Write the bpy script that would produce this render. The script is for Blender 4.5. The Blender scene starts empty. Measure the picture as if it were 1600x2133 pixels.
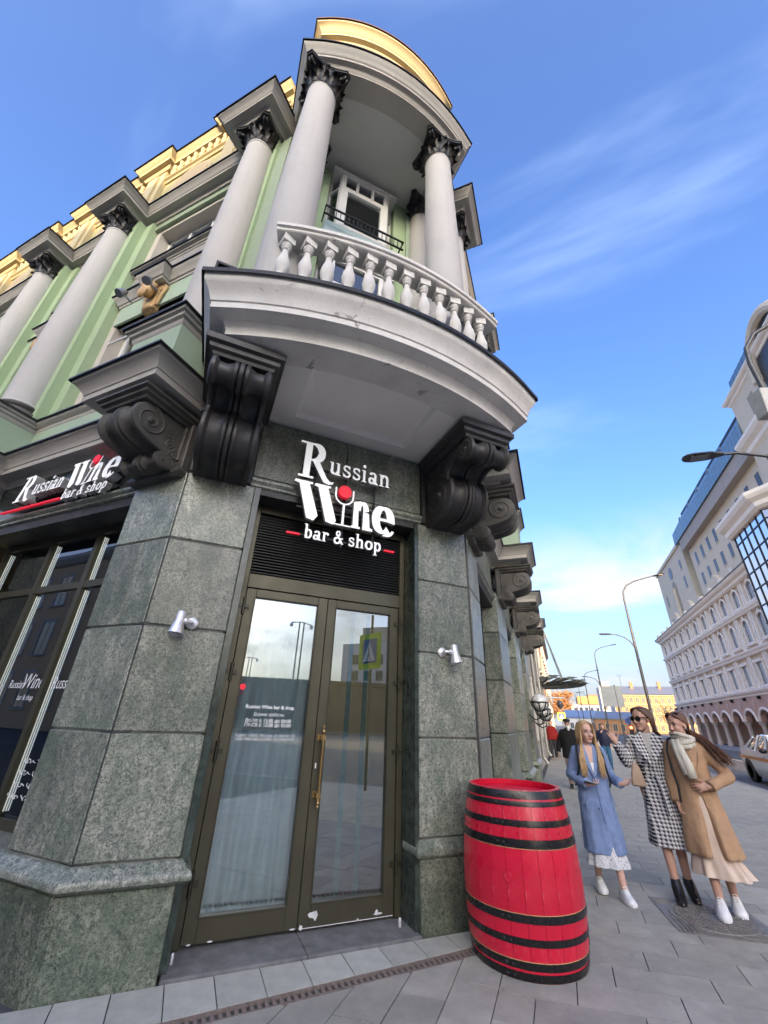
import bpy, bmesh, math, random
from mathutils import Matrix, Vector
random.seed(7)
R = math.radians
SC = bpy.context.scene
COL = SC.collection

# ------------------------------------------------------------------ camera
cam_d = bpy.data.cameras.new('camera')
cam_d.sensor_fit = 'HORIZONTAL'; cam_d.sensor_width = 36.0
cam_d.lens = 36.0 * 844.0 / 1600.0
cam_d.clip_start = 0.05; cam_d.clip_end = 3000
cam = bpy.data.objects.new('camera', cam_d); COL.objects.link(cam)
_r = Vector((0.9317, 0.3619, 0.0323)); _u = Vector((0.1378, -0.4342, 0.8902)); _f = Vector((-0.336, 0.825, 0.454))
_f.normalize(); _r = (_r - _f * _r.dot(_f)).normalized(); _u = _r.cross(_f)
m = Matrix((( _r.x, _u.x, -_f.x, 0), (_r.y, _u.y, -_f.y, 0), (_r.z, _u.z, -_f.z, 1.5), (0, 0, 0, 1)))
cam.matrix_world = m
SC.camera = cam
SC.render.resolution_x = 768; SC.render.resolution_y = 1024

# ------------------------------------------------------------------ sky, sun, exposure
SUN_AZ = (0.30, -0.954)          # horizontal direction towards the sun
SUN_EL = R(14)
SKY_STRENGTH = 0.15
EXPOSURE = 2.33
w = bpy.data.worlds.new('World'); SC.world = w; w.use_nodes = True
nt = w.node_tree; nt.nodes.clear()
def _n(t, **k):
    n = nt.nodes.new(t)
    for a, b in k.items(): setattr(n, a, b)
    return n
sky = _n('ShaderNodeTexSky', sky_type='NISHITA', sun_disc=False)
sky.sun_elevation = SUN_EL; sky.sun_rotation = math.atan2(SUN_AZ[0], SUN_AZ[1])
sky.air_density = 0.7; sky.dust_density = 6.0; sky.ozone_density = 2.2; sky.altitude = 100
tc = _n('ShaderNodeTexCoord')
def cloud_mask(scale, loc, lo, hi, zlo, zhi, stretch, rot=(0, 0, 0), detail=7):
    mp = _n('ShaderNodeMapping'); mp.inputs['Scale'].default_value = stretch; mp.inputs['Location'].default_value = loc; mp.inputs['Rotation'].default_value = rot
    nt.links.new(tc.outputs['Generated'], mp.inputs[0])
    no = _n('ShaderNodeTexNoise'); no.inputs['Scale'].default_value = scale; no.inputs['Detail'].default_value = detail
    no.inputs['Roughness'].default_value = 0.58; no.inputs['Distortion'].default_value = 0.6
    nt.links.new(mp.outputs[0], no.inputs['Vector'])
    mr = _n('ShaderNodeMapRange', interpolation_type='SMOOTHSTEP'); mr.inputs[1].default_value = lo; mr.inputs[2].default_value = hi
    nt.links.new(no.outputs['Fac'], mr.inputs[0])
    sx = _n('ShaderNodeSeparateXYZ'); nt.links.new(tc.outputs['Generated'], sx.inputs[0])
    mz = _n('ShaderNodeMapRange', interpolation_type='SMOOTHSTEP'); mz.inputs[1].default_value = zlo; mz.inputs[2].default_value = zhi
    mz.inputs[3].default_value = 1; mz.inputs[4].default_value = 0
    nt.links.new(sx.outputs['Z'], mz.inputs[0])
    mu = _n('ShaderNodeMath', operation='MULTIPLY'); nt.links.new(mr.outputs[0], mu.inputs[0]); nt.links.new(mz.outputs[0], mu.inputs[1])
    return mu.outputs[0]
hs = _n('ShaderNodeHueSaturation'); hs.inputs['Hue'].default_value = 0.509; hs.inputs['Saturation'].default_value = 1.2; hs.inputs['Value'].default_value = 1.0
nt.links.new(sky.outputs[0], hs.inputs['Color'])
col = hs.outputs[0]
# pale haze band at the horizon, all the way round
sxh = _n('ShaderNodeSeparateXYZ'); nt.links.new(tc.outputs['Generated'], sxh.inputs[0])
mzh = _n('ShaderNodeMapRange', interpolation_type='SMOOTHSTEP'); mzh.inputs[1].default_value = -.05; mzh.inputs[2].default_value = .38; mzh.inputs[3].default_value = .88; mzh.inputs[4].default_value = 0
nt.links.new(sxh.outputs['Z'], mzh.inputs[0])
mxh = _n('ShaderNodeMix', data_type='RGBA'); nt.links.new(mzh.outputs[0], mxh.inputs[0]); nt.links.new(col, mxh.inputs[6]); mxh.inputs[7].default_value = (1.0, 1.06, 1.14, 1)
col = mxh.outputs[2]
for mask, cc, amt in ((cloud_mask(1.9, (3.3, 4.4, 2.2), 0.45, 0.66, 0.26, 0.44, (1, 1, 2.6)), (1.45, 1.45, 1.47, 1), 0.92),
                      (cloud_mask(1.1, (0.3, 5.2, 1.7), 0.48, 0.80, 0.9, 1.4, (0.5, 2.2, 1.2), (0.2, 0.5, -0.75), 5), (1.5, 1.9, 2.6, 1), 0.5)):
    mx = _n('ShaderNodeMix', data_type='RGBA'); m1 = _n('ShaderNodeMath', operation='MULTIPLY'); m1.inputs[1].default_value = amt
    nt.links.new(mask, m1.inputs[0]); nt.links.new(m1.outputs[0], mx.inputs[0])
    nt.links.new(col, mx.inputs[6]); mx.inputs[7].default_value = cc
    col = mx.outputs[2]
bg = _n('ShaderNodeBackground'); bg.inputs[1].default_value = SKY_STRENGTH
nt.links.new(col, bg.inputs[0])
wo = _n('ShaderNodeOutputWorld'); nt.links.new(bg.outputs[0], wo.inputs[0])
sun_d = bpy.data.lights.new('sun', 'SUN'); sun_d.energy = 2.0; sun_d.angle = R(0.5); sun_d.color = (1.0, 0.66, 0.36)
sun = bpy.data.objects.new('sun', sun_d); COL.objects.link(sun)
sd = Vector((SUN_AZ[0] * math.cos(SUN_EL), SUN_AZ[1] * math.cos(SUN_EL), math.sin(SUN_EL)))
sun.rotation_euler = sd.to_track_quat('Z', 'Y').to_euler(); sun.location = sd * 60
SC.view_settings.view_transform = 'Standard'; SC.view_settings.look = 'None'
SC.view_settings.exposure = EXPOSURE; SC.view_settings.gamma = 1.0
SC.view_settings.use_curve_mapping = False

# ------------------------------------------------------------------ materials
MATS = {}
class NB:
    """small node helper"""
    def __init__(s, name):
        s.m = bpy.data.materials.new(name); s.m.use_nodes = True; s.t = s.m.node_tree; s.t.nodes.clear()
        s.out = s.t.nodes.new('ShaderNodeOutputMaterial'); s.tc = None
    def n(s, t, **k):
        x = s.t.nodes.new(t)
        for a, b in k.items(): setattr(x, a, b)
        return x
    def l(s, a, b): s.t.links.new(a, b)
    def co(s, kind='Object'):
        if s.tc is None: s.tc = s.n('ShaderNodeTexCoord')
        return s.tc.outputs[kind]
    def mapped(s, scale=(1, 1, 1), loc=(0, 0, 0), rot=(0, 0, 0), src=None):
        mp = s.n('ShaderNodeMapping'); mp.inputs['Scale'].default_value = scale; mp.inputs['Location'].default_value = loc; mp.inputs['Rotation'].default_value = rot
        s.l(src or s.co(), mp.inputs[0]); return mp.outputs[0]
    def noise(s, scale, detail=4, rough=.5, dist=0, vec=None):
        x = s.n('ShaderNodeTexNoise'); x.inputs['Scale'].default_value = scale; x.inputs['Detail'].default_value = detail
        x.inputs['Roughness'].default_value = rough; x.inputs['Distortion'].default_value = dist
        s.l(vec or s.co(), x.inputs['Vector']); return x.outputs['Fac']
    def ramp(s, fac, pts, interp='LINEAR'):
        x = s.n('ShaderNodeValToRGB'); x.color_ramp.interpolation = interp
        e = x.color_ramp.elements
        while len(e) < len(pts): e.new(0.5)
        for i, (p, c) in enumerate(pts):
            e[i].position = p; e[i].color = (c if len(c) == 4 else (*c, 1)) if hasattr(c, '__len__') else (c, c, c, 1)
        s.l(fac, x.inputs[0]); return x.outputs[0]
    def mix(s, fac, a, b, mode='MIX'):
        x = s.n('ShaderNodeMix', data_type='RGBA', blend_type=mode)
        for i, v in ((0, fac), (6, a), (7, b)):
            if hasattr(v, 'is_linked') or hasattr(v, 'links'): s.l(v, x.inputs[i])
            elif i == 0: x.inputs[0].default_value = v
            else: x.inputs[i].default_value = v if len(v) == 4 else (*v, 1)
        return x.outputs[2]
    def math(s, op, a, b=0.0):
        x = s.n('ShaderNodeMath', operation=op)
        for i, v in ((0, a), (1, b)):
            if hasattr(v, 'links'): s.l(v, x.inputs[i])
            else: x.inputs[i].default_value = v
        return x.outputs[0]
    def bump(s, h, strength=.2, dist=.01):
        x = s.n('ShaderNodeBump'); x.inputs['Strength'].default_value = strength; x.inputs['Distance'].default_value = dist
        s.l(h, x.inputs['Height']); return x.outputs[0]
    def bsdf(s, color, rough=.6, metal=0, normal=None, **k):
        b = s.n('ShaderNodeBsdfPrincipled')
        for key, v in (('Base Color', color), ('Roughness', rough), ('Metallic', metal)):
            if hasattr(v, 'links'): s.l(v, b.inputs[key])
            elif key == 'Base Color': b.inputs[key].default_value = v if len(v) == 4 else (*v, 1)
            else: b.inputs[key].default_value = v
        if normal is not None: s.l(normal, b.inputs['Normal'])
        for key, v in k.items(): b.inputs[key.replace('_', ' ')].default_value = v
        s.l(b.outputs[0], s.out.inputs[0]); return b

def plain(name, color, rough=.6, metal=0, var=.12, nscale=6, bump=0.0, bscale=60, streak=0, objvar=0, spec=None):
    if name in MATS: return MATS[name]
    b = NB(name)
    f = b.noise(nscale, 6, .6)
    dark = tuple(c * (1 - var) for c in color); light = tuple(min(1, c * (1 + var)) for c in color)
    c = b.ramp(f, [(.3, dark), (.7, light)])
    if streak:
        sv = b.noise(3, 6, .65, 0, b.mapped((9, 9, .5)))
        c = b.mix(b.ramp(sv, [(.5, 0.0), (.8, streak)]), c, tuple(x * .45 for x in color))
    if objvar:
        oi = b.n('ShaderNodeObjectInfo')
        c = b.mix(1.0, c, b.ramp(oi.outputs['Random'], [(0, 1 - objvar), (1, 1 + objvar * .0)]), 'MULTIPLY')
    rr = b.ramp(b.noise(nscale * 2.3, 4), [(.3, max(.02, rough * .85)), (.7, min(1, rough * 1.12))])
    nrm = b.bump(b.noise(bscale, 4, .6), bump, .01) if bump else None
    p = b.bsdf(c, rr, metal, nrm)
    if spec is not None: p.inputs['Specular IOR Level'].default_value = spec
    MATS[name] = b.m
    return b.m

def mat_granite(name='green_granite', k=(1, 1, 1)):
    if name in MATS: return MATS[name]
    b = NB(name); oi = b.n('ShaderNodeObjectInfo')
    off = b.n('ShaderNodeVectorMath', operation='SCALE'); cb = b.n('ShaderNodeCombineXYZ')
    b.l(oi.outputs['Random'], cb.inputs[0]); b.l(oi.outputs['Random'], cb.inputs[1]); b.l(cb.outputs[0], off.inputs[0]); off.inputs['Scale'].default_value = 37
    ad = b.n('ShaderNodeVectorMath', operation='ADD'); b.l(b.co(), ad.inputs[0]); b.l(off.outputs[0], ad.inputs[1])
    v = ad.outputs[0]
    n1 = b.noise(15, 3, .5, 1.8, v); worm = b.math('ABSOLUTE', b.math('SUBTRACT', n1, .5))
    wl = b.ramp(worm, [(0.0, 1.0), (.02, .9), (.05, 0.0)])
    n2 = b.noise(38, 3, .5, 1.4, v); w2 = b.ramp(b.math('ABSOLUTE', b.math('SUBTRACT', n2, .5)), [(0.0, 1.0), (.03, .9), (.075, 0.0)])
    brk = b.ramp(b.noise(46, 2, .5, 0, v), [(.44, 0.0), (.52, 1.0)])
    brk2 = b.ramp(b.noise(24, 2, .5, 0, v), [(.40, 0.0), (.50, 1.0)])
    big = b.noise(2.4, 5, .6, 1.0, v)
    base = b.ramp(big, [(.28, (.17, .205, .155)), (.45, (.36, .385, .30)), (.58, (.47, .465, .385)), (.75, (.58, .555, .47))])
    stv = b.noise(1.5, 6, .7, 2.2, b.mapped((2.6, 2.6, .9), rot=(.5, .35, .2), src=v))
    base = b.mix(b.ramp(stv, [(.42, .55), (.56, 0.0)]), base, (.11, .15, .115))
    base = b.mix(b.ramp(stv, [(.58, 0.0), (.74, .5)]), base, (.62, .60, .53))
    base = b.mix(b.ramp(b.noise(75, 3, .6, 0, v), [(.38, .55), (.62, 0.0)]), base, (.12, .145, .125))
    base = b.mix(b.ramp(b.noise(60, 4, .7, .6, v), [(.55, 0.0), (.75, .55)]), base, (.50, .50, .45))
    base = b.mix(b.math('MULTIPLY', wl, b.math('MULTIPLY', brk, .78)), base, (.05, .07, .055))
    base = b.mix(b.math('MULTIPLY', w2, b.math('MULTIPLY', brk2, .62)), base, (.06, .085, .066))
    fine = b.mix(1.0, base, b.ramp(oi.outputs['Random'], [(0, .64), (1, 1.14)]), 'MULTIPLY')
    if k != (1, 1, 1): fine = b.mix(1.0, fine, k, 'MULTIPLY')
    rg = b.ramp(b.noise(30, 4, .6, 0, v), [(.3, .26), (.7, .42)])
    b.bsdf(fine, rg, 0, b.bump(b.noise(90, 3, .6, 0, v), .06, .004))
    MATS[name] = b.m; return b.m

def mat_pave():
    b = NB('grey_paving'); oi = b.n('ShaderNodeObjectInfo'); g = b.n('ShaderNodeNewGeometry'); P = g.outputs['Position']
    c = b.ramp(b.noise(5, 6, .65, 0, P), [(.3, (.325, .31, .265)), (.7, (.45, .425, .365))])
    c = b.mix(1.0, c, b.ramp(oi.outputs['Random'], [(0, .80), (1, 1.02)]), 'MULTIPLY')
    c = b.mix(b.ramp(b.noise(1.1, 5, .65, .6, P), [(.48, 0.0), (.75, .5)]), c, (.16, .155, .145))
    vo = b.n('ShaderNodeTexVoronoi'); vo.inputs['Scale'].default_value = 3.4; b.l(P, vo.inputs['Vector'])
    c = b.mix(b.ramp(vo.outputs['Distance'], [(.035, .5), (.06, 0.0)]), c, (.13, .125, .12))
    c = b.mix(b.ramp(b.noise(230, 2, .5, 0, P), [(.3, .35), (.5, 0.0)]), c, (.16, .155, .15))
    b.bsdf(c, b.ramp(b.noise(9, 4, .6, 0, P), [(.3, .6), (.7, .85)]), 0, b.bump(b.noise(170, 4, .6, 0, P), .35, .006)); MATS['grey_paving'] = b.m; return b.m
def mat_render(name, color, var=.08, dirt=.25):
    """painted stucco with faint streaks"""
    if name in MATS: return MATS[name]
    b = NB(name)
    c = b.ramp(b.noise(1.3, 5, .6), [(.3, tuple(x * (1 - var) for x in color)), (.7, tuple(min(1, x * (1 + var * .6)) for x in color))])
    st = b.ramp(b.noise(2.2, 6, .65, .3, b.mapped((6, 6, .6))), [(.55, 0.0), (.85, dirt)])
    c = b.mix(st, c, tuple(x * .5 for x in color))
    c = b.mix(b.ramp(b.noise(14, 5, .7), [(.62, 0.0), (.8, dirt * .8)]), c, tuple(x * .6 for x in color))
    b.bsdf(c, .75, 0, b.bump(b.noise(120, 3, .6), .12, .004))
    MATS[name] = b.m; return b.m

def mat_peel():
    """off-white paint with flaked patches"""
    if 'flaking_paint' in MATS: return MATS['flaking_paint']
    b = NB('flaking_paint')
    col = b.ramp(b.noise(3, 5, .6), [(.3, (.60, .585, .545)), (.7, (.76, .74, .69))])
    fl = b.noise(2.3, 9, .66, .9)
    mask = b.ramp(fl, [(.63, 0.0), (.645, 1.0)])
    col = b.mix(mask, col, b.ramp(b.noise(30, 4), [(.3, (.26, .25, .23)), (.7, (.42, .40, .36))]))
    st = b.ramp(b.noise(2.2, 6, .65, .3, b.mapped((8, 8, .5))), [(.55, 0.0), (.85, .35)])
    col = b.mix(st, col, (.22, .21, .19))
    b.bsdf(col, .7, 0, b.bump(b.math('SUBTRACT', b.noise(60, 4), mask), .3, .006))
    MATS['flaking_paint'] = b.m; return b.m

def mat_glass(name, tint=(.8, .86, .84), refl=.10, ior=1.9, rough=0.0, wav=.0):
    if name in MATS: return MATS[name]
    b = NB(name)
    tr = b.n('ShaderNodeBsdfTransparent'); tr.inputs[0].default_value = (*tint, 1)
    gl = b.n('ShaderNodeBsdfGlossy'); gl.inputs['Roughness'].default_value = rough; gl.inputs[0].default_value = (.95, .97, 1, 1)
    fr = b.n('ShaderNodeFresnel'); fr.inputs['IOR'].default_value = ior
    if wav:
        nn = b.bump(b.noise(1.1, 2), wav, .02); b.l(nn, gl.inputs['Normal'])
    f = b.math('ADD', fr.outputs[0], refl)
    mx = b.n('ShaderNodeMixShader'); b.l(f, mx.inputs[0]); b.l(tr.outputs[0], mx.inputs[1]); b.l(gl.outputs[0], mx.inputs[2])
    b.l(mx.outputs[0], b.out.inputs[0]); MATS[name] = b.m; return b.m

def mat_emit(name, color, strength):
    if name in MATS: return MATS[name]
    b = NB(name)
    p = b.bsdf(color, .5); p.inputs['Emission Color'].default_value = (*color, 1); p.inputs['Emission Strength'].default_value = strength
    MATS[name] = b.m; return b.m

# ------------------------------------------------------------------ mesh helpers
class MB:
    def __init__(s): s.v = []; s.f = []; s.mi = []; s.cm = 0
    def add(s, vs, fs):
        o = len(s.v); s.v += [tuple(v) for v in vs]
        for f in fs: s.f.append(tuple(i + o for i in f)); s.mi.append(s.cm)
        return s
    def box(s, x0, x1, y0, y1, z0, z1):
        return s.add([(x0, y0, z0), (x1, y0, z0), (x1, y1, z0), (x0, y1, z0), (x0, y0, z1), (x1, y0, z1), (x1, y1, z1), (x0, y1, z1)],
                     [(0, 3, 2, 1), (4, 5, 6, 7), (0, 1, 5, 4), (1, 2, 6, 5), (2, 3, 7, 6), (3, 0, 4, 7)])
    def quad(s, a, b, c, d): return s.add([a, b, c, d], [(0, 1, 2, 3)])
    def loft(s, rings, close=True, caps=True):
        n = len(rings[0]); vs = [p for r in rings for p in r]; fs = []
        for i in range(len(rings) - 1):
            for j in range(n if close else n - 1):
                k = (j + 1) % n
                fs.append((i * n + j, i * n + k, (i + 1) * n + k, (i + 1) * n + j))
        if caps and close:
            fs.append(tuple(range(n - 1, -1, -1))); fs.append(tuple((len(rings) - 1) * n + j for j in range(n)))
        return s.add(vs, fs)
    def lathe(s, prof, n=24, c=(0, 0, 0), axis='z', caps=True, a0=0, a1=None):
        rings = []
        full = a1 is None
        for r, z in prof:
            ring = []
            for j in range(n if full else n + 1):
                a = a0 + (2 * math.pi if full else (a1 - a0)) * j / n
                p = (r * math.cos(a), r * math.sin(a), z)
                if axis == 'x': p = (p[2], p[0], p[1])
                elif axis == 'y': p = (p[1], p[2], p[0])
                ring.append((p[0] + c[0], p[1] + c[1], p[2] + c[2]))
            rings.append(ring)
        return s.loft(rings, close=full, caps=caps and full)
    def tube(s, pts, rad, n=10, caps=True):
        pts = [Vector(p) for p in pts]
        rads = rad if hasattr(rad, '__len__') else [rad] * len(pts)
        rings = []; prev = None
        for i, p in enumerate(pts):
            t = (pts[min(i + 1, len(pts) - 1)] - pts[max(i - 1, 0)]).normalized()
            if prev is None:
                a = Vector((0, 0, 1)) if abs(t.z) < .9 else Vector((1, 0, 0)); u = t.cross(a).normalized()
            else:
                u = (prev - t * prev.dot(t)).normalized()
            prev = u; w_ = t.cross(u)
            rings.append([tuple(p + (u * math.cos(2 * math.pi * j / n) + w_ * math.sin(2 * math.pi * j / n)) * rads[i]) for j in range(n)])
        return s.loft(rings, caps=caps)
    def ell(s, c, r, nu=16, nv=10, M=None):
        rings = []
        for i in range(nv + 1):
            th = math.pi * i / nv; rr = max(math.sin(th), 1e-3)
            ring = []
            for j in range(nu):
                a = 2 * math.pi * j / nu
                p = Vector((rr * math.cos(a) * r[0], rr * math.sin(a) * r[1], -math.cos(th) * r[2]))
                if M is not None: p = M @ p
                ring.append((p[0] + c[0], p[1] + c[1], p[2] + c[2]))
            rings.append(ring)
        return s.loft(rings)
    def prism(s, poly, h0, h1, mp=lambda a, b, h: (a, b, h)):
        n = len(poly)
        vs = [mp(a, b, h0) for a, b in poly] + [mp(a, b, h1) for a, b in poly]
        fs = [tuple(range(n - 1, -1, -1)), tuple(range(n, 2 * n))] + [(i, (i + 1) % n, n + (i + 1) % n, n + i) for i in range(n)]
        return s.add(vs, fs)
    def sweep(s, path, prof, caps=True, closed_prof=True):
        """path: (x,y) polyline travelled with outside on the right; prof: (offset outward, z)"""
        n = len(path); P = [Vector((p[0], p[1])) for p in path]; dirs = []
        for i in range(n):
            if i == 0: t0 = t1 = (P[1] - P[0]).normalized()
            elif i == n - 1: t0 = t1 = (P[i] - P[i - 1]).normalized()
            else: t0 = (P[i] - P[i - 1]).normalized(); t1 = (P[i + 1] - P[i]).normalized()
            n0 = Vector((t0.y, -t0.x)); n1 = Vector((t1.y, -t1.x)); b = (n0 + n1)
            if b.length < 1e-5: b = n0
            b.normalize(); dirs.append(b / max(.25, b.dot(n0)))
        rings = [[(P[i].x + dirs[i].x * o, P[i].y + dirs[i].y * o, z) for o, z in prof] for i in range(n)]
        return s.loft(rings, close=closed_prof, caps=caps)
    def xf(s, fn):
        s.v = [tuple(fn(*v)) for v in s.v]; return s
    def mat4(s, M):
        s.v = [tuple(M @ Vector(v)) for v in s.v]; return s

def mesh_of(mb, name, smooth=False, fixn=True):
    me = bpy.data.meshes.new(name); me.from_pydata(mb.v, [], mb.f)
    if any(mb.mi): me.polygons.foreach_set('material_index', mb.mi)
    if fixn:
        bm = bmesh.new(); bm.from_mesh(me); bmesh.ops.recalc_face_normals(bm, faces=bm.faces); bm.to_mesh(me); bm.free()
    if smooth:
        me.polygons.foreach_set('use_smooth', [True] * len(me.polygons))
        if smooth != 'all':
            me.set_sharp_from_angle(angle=R(38))
    me.update(); return me

def thing(name, label, cat, loc=(0, 0, 0), rotz=0, group=None):
    o = bpy.data.objects.new(name, None); o.empty_display_size = .2
    COL.objects.link(o); o.location = loc; o.rotation_euler = (0, 0, rotz)
    o['label'] = label; o['category'] = cat
    if group: o['group'] = group
    return o
def part(mb, name, mat, parent=None, smooth=False, world=False, bevel=0, loc=None, label=None, kind=None):
    """link a builder as one mesh object; world=True: vertices are world coordinates under a moved parent chain"""
    if isinstance(mb, bpy.types.Mesh): me = mb
    else:
        if world and parent is not None:
            org = Vector((0, 0, 0)); p = parent
            while p is not None: org += p.location; p = p.parent
            mb.v = [(a - org.x, b - org.y, c - org.z) for a, b, c in mb.v]
        me = mesh_of(mb, name, smooth)
        for mm in (mat if isinstance(mat, (list, tuple)) else [mat]): me.materials.append(mm)
    o = bpy.data.objects.new(name, me); COL.objects.link(o)
    if parent is not None: o.parent = parent
    if loc is not None: o.location = loc
    if bevel:
        md = o.modifiers.new('bevel', 'BEVEL'); md.width = bevel; md.segments = 1; md.limit_method = 'ANGLE'
    if label: o['label'] = label
    if kind: o['kind'] = kind
    return o
def tag(o, label, cat, group=None):
    o['label'] = label; o['category'] = cat
    if group: o['group'] = group
    return o
def copy_tree(o, parent=None):
    c = o.copy(); COL.objects.link(c); c.parent = parent
    for ch in list(o.children): copy_tree(ch, c)
    return c
def solid_box(name, mat, parent, x0, x1, y0, y1, z0, z1, **k):
    return part(MB().box(x0, x1, y0, y1, z0, z1), name, mat, parent, **k)

# frames: (s along the wall to the right seen from outside, d outwards, z) -> world
S2 = 2 ** -.5
PCN = -3.81
def FC(s, d, z): return ((s + PCN + d) * S2, (s - PCN - d) * S2, z)
_al = R(2.1)
def FL(s, d, z): return (-3.01 + s * math.cos(_al) - d * math.sin(_al), 2.37 - s * math.sin(_al) - d * math.cos(_al), z)
def FR(s, d, z): return (-.77 + d, 4.60 + s, z)

# ================================================================== the corner building
M_GRAN = mat_granite(); M_GRAND = mat_granite('dark_green_granite', (.68, .71, .65))
M_CHAR = plain('charcoal_paint', (.034, .033, .033), .5, 0, .4, 5, .1, 90)
M_TRIM = mat_render('grey_beige_trim', (.42, .40, .36), .12, .4)
M_PEEL = mat_peel()
M_SOFF = mat_render('pale_soffit', (.84, .825, .78), .06, .12)
M_COLW = mat_render('column_white', (.47, .455, .43), .08, .32)
M_GREEN = mat_render('pale_green_stucco', (.36, .47, .285), .07, .25)
M_GREEN2 = mat_render('mint_green_stucco', (.35, .445, .325), .07, .25)
M_GREEND = mat_render('grey_green_stucco', (.285, .355, .25), .05, .12)
M_CREAM = mat_render('cream_stucco', (.42, .36, .215), .06, .12)
M_BEIGE = mat_render('beige_reveal', (.52, .48, .42), .06, .12)
M_FLASH = plain('dark_flashing', (.014, .013, .013), .45, .4, .2, 8)
M_OLIVE = plain('olive_bronze_metal', (.082, .076, .050), .42, .55, .12, 3, .02, 200)
M_WHITE = plain('white_window_paint', (.66, .66, .64), .45, 0, .05, 5)
M_STEEL = plain('brushed_steel', (.70, .70, .71), .42, .65, .04, 5)
M_BRASS = plain('worn_brass', (.42, .29, .13), .38, 1, .35, 18)
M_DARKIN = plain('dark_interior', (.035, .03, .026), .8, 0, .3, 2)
M_GLASS = mat_glass('door_glass', (.84, .92, .91), .17, 1.7)
M_GLASSW = mat_glass('window_glass', (.80, .83, .80), .07, 1.6, 0, .05)
M_OCHRE = plain('ochre_plaster', (.50, .33, .15), .65, 0, .2, 14, .1)
M_STEP = plain('grey_step_granite', (.15, .15, .15), .6, 0, .3, 9, .15, 140)

BLD = thing('corner_building', 'green and white corner building with columns, round balcony and granite ground floor', 'building', (-3.2, 4.6, 0))
def bp(mb, name, mat, parent=BLD, **k):
    return part(mb, name, mat, parent, world=True, **k)
def fbox(F, s0, s1, d0, d1, z0, z1): return MB().box(s0, s1, d0, d1, z0, z1).xf(F)
def fpath(F, pts): return [F(s, d, 0)[:2] for s, d in pts]

def wall_holes(F, s0, s1, z0, z1, d, holes, depth=.22):
    ss = sorted({s0, s1, *[h[0] for h in holes], *[h[1] for h in holes]}); zs = sorted({z0, z1, *[h[2] for h in holes], *[h[3] for h in holes]})
    mb = MB()
    for a, b in zip(ss, ss[1:]):
        for c, e in zip(zs, zs[1:]):
            ms, mz = (a + b) / 2, (c + e) / 2
            if any(h[0] < ms < h[1] and h[2] < mz < h[3] for h in holes): continue
            mb.quad((a, d, c), (b, d, c), (b, d, e), (a, d, e))
    for h in holes:
        a, b, c, e = h; k = d - depth
        mb.quad((a, d, c), (a, k, c), (a, k, e), (a, d, e)); mb.quad((b, d, c), (b, k, c), (b, k, e), (b, d, e))
        mb.quad((a, d, e), (b, d, e), (b, k, e), (a, k, e)); mb.quad((a, d, c), (b, d, c), (b, k, c), (a, k, c))
    mb.xf(F); return mb

def window(F, s0, s1, z0, z1, d, vm, hm, fm, gm, name='window', fw=.06, parent=BLD):
    """frame with mullions (vm) and transoms (hm); one pane per light"""
    mb = MB(); t = .05
    mb.box(s0, s0 + fw, d - t, d + .02, z0, z1); mb.box(s1 - fw, s1, d - t, d + .02, z0, z1)
    mb.box(s0 + fw, s1 - fw, d - t, d + .018, z0, z0 + fw); mb.box(s0 + fw, s1 - fw, d - t, d + .018, z1 - fw, z1)
    S = [s0 + fw] + vm + [s1 - fw]; Z = [z0 + fw] + hm + [z1 - fw]
    for v in vm: mb.box(v - fw / 2, v + fw / 2, d - t, d + .014, z0 + fw, z1 - fw)
    for h in hm: mb.box(s0 + fw, s1 - fw, d - t, d + .010, h - fw / 2, h + fw / 2)
    wo_ = bp(mb.xf(F), name, fm)
    for a, b in zip(S, S[1:]):
        for c, e in zip(Z, Z[1:]):
            bp(MB().box(a, b, d - .034, d - .024, c, e).xf(F), 'pane', gm, wo_)
    return wo_

# ---- ground floor: granite slabs -------------------------------------------------
JZ = [.60, 1.35, 2.115, 2.875, 3.565]
def slabs(F, s0, s1, d1, d0=-.28, split=False):
    for i in range(4):
        a, b = JZ[i] + .006, JZ[i + 1] - .006
        if split and i in (0, 2):
            mid = s0 + (s1 - s0) * .55
            for x, y in ((s0, mid - .004), (mid + .004, s1)): bp(fbox(F, x, y, d0, d1, a, b), 'stone_slab', M_GRAN, bevel=.008)
        else:
            bp(fbox(F, s0, s1, d0, d1, a, b), 'stone_slab', M_GRAN, bevel=.010)
for F, s0, s1 in ((FC, -.44, .17), (FC, 2.05, 2.67), (FL, -.70, -.03), (FR, .03, .70), (FR, 2.70, 4.08), (FR, 5.92, 7.28), (FR, 9.12, 10.48), (FL, -5.0, -3.75)):
    bp(fbox(F, s0 + .02, s1 - .02, -.27, -.014, .02, 3.56), 'joint_core', plain('grey_joint', (.13, .13, .12), .9))     # recessed behind the slabs
slabs(FC, -.452, .178, 0); slabs(FC, 2.045, 2.69, 0)
slabs(FL, -.712, -.012, 0, split=True); slabs(FR, .012, .71, 0)
for a, b in ((2.68, 4.10), (5.90, 7.30), (9.10, 10.5)): slabs(FR, a, b, 0)
slabs(FL, -5.0, -3.72, 0)
bp(MB().prism([FL(-.25, -.02, 0)[:2], FL(-.004, -.006, 0)[:2], FC(-.452, -.006, 0)[:2], FC(-.25, -.02, 0)[:2], FC(-.2, -.4, 0)[:2], FL(-.3, -.4, 0)[:2]], .0, 4.44), 'corner_core', M_CHAR)
bp(MB().prism([FC(2.45, -.02, 0)[:2], FC(2.688, -.006, 0)[:2], FR(.004, -.006, 0)[:2], FR(.25, -.02, 0)[:2], FR(.3, -.4, 0)[:2], FC(2.4, -.4, 0)[:2]], .0, 4.44), 'corner_core', M_CHAR)
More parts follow.
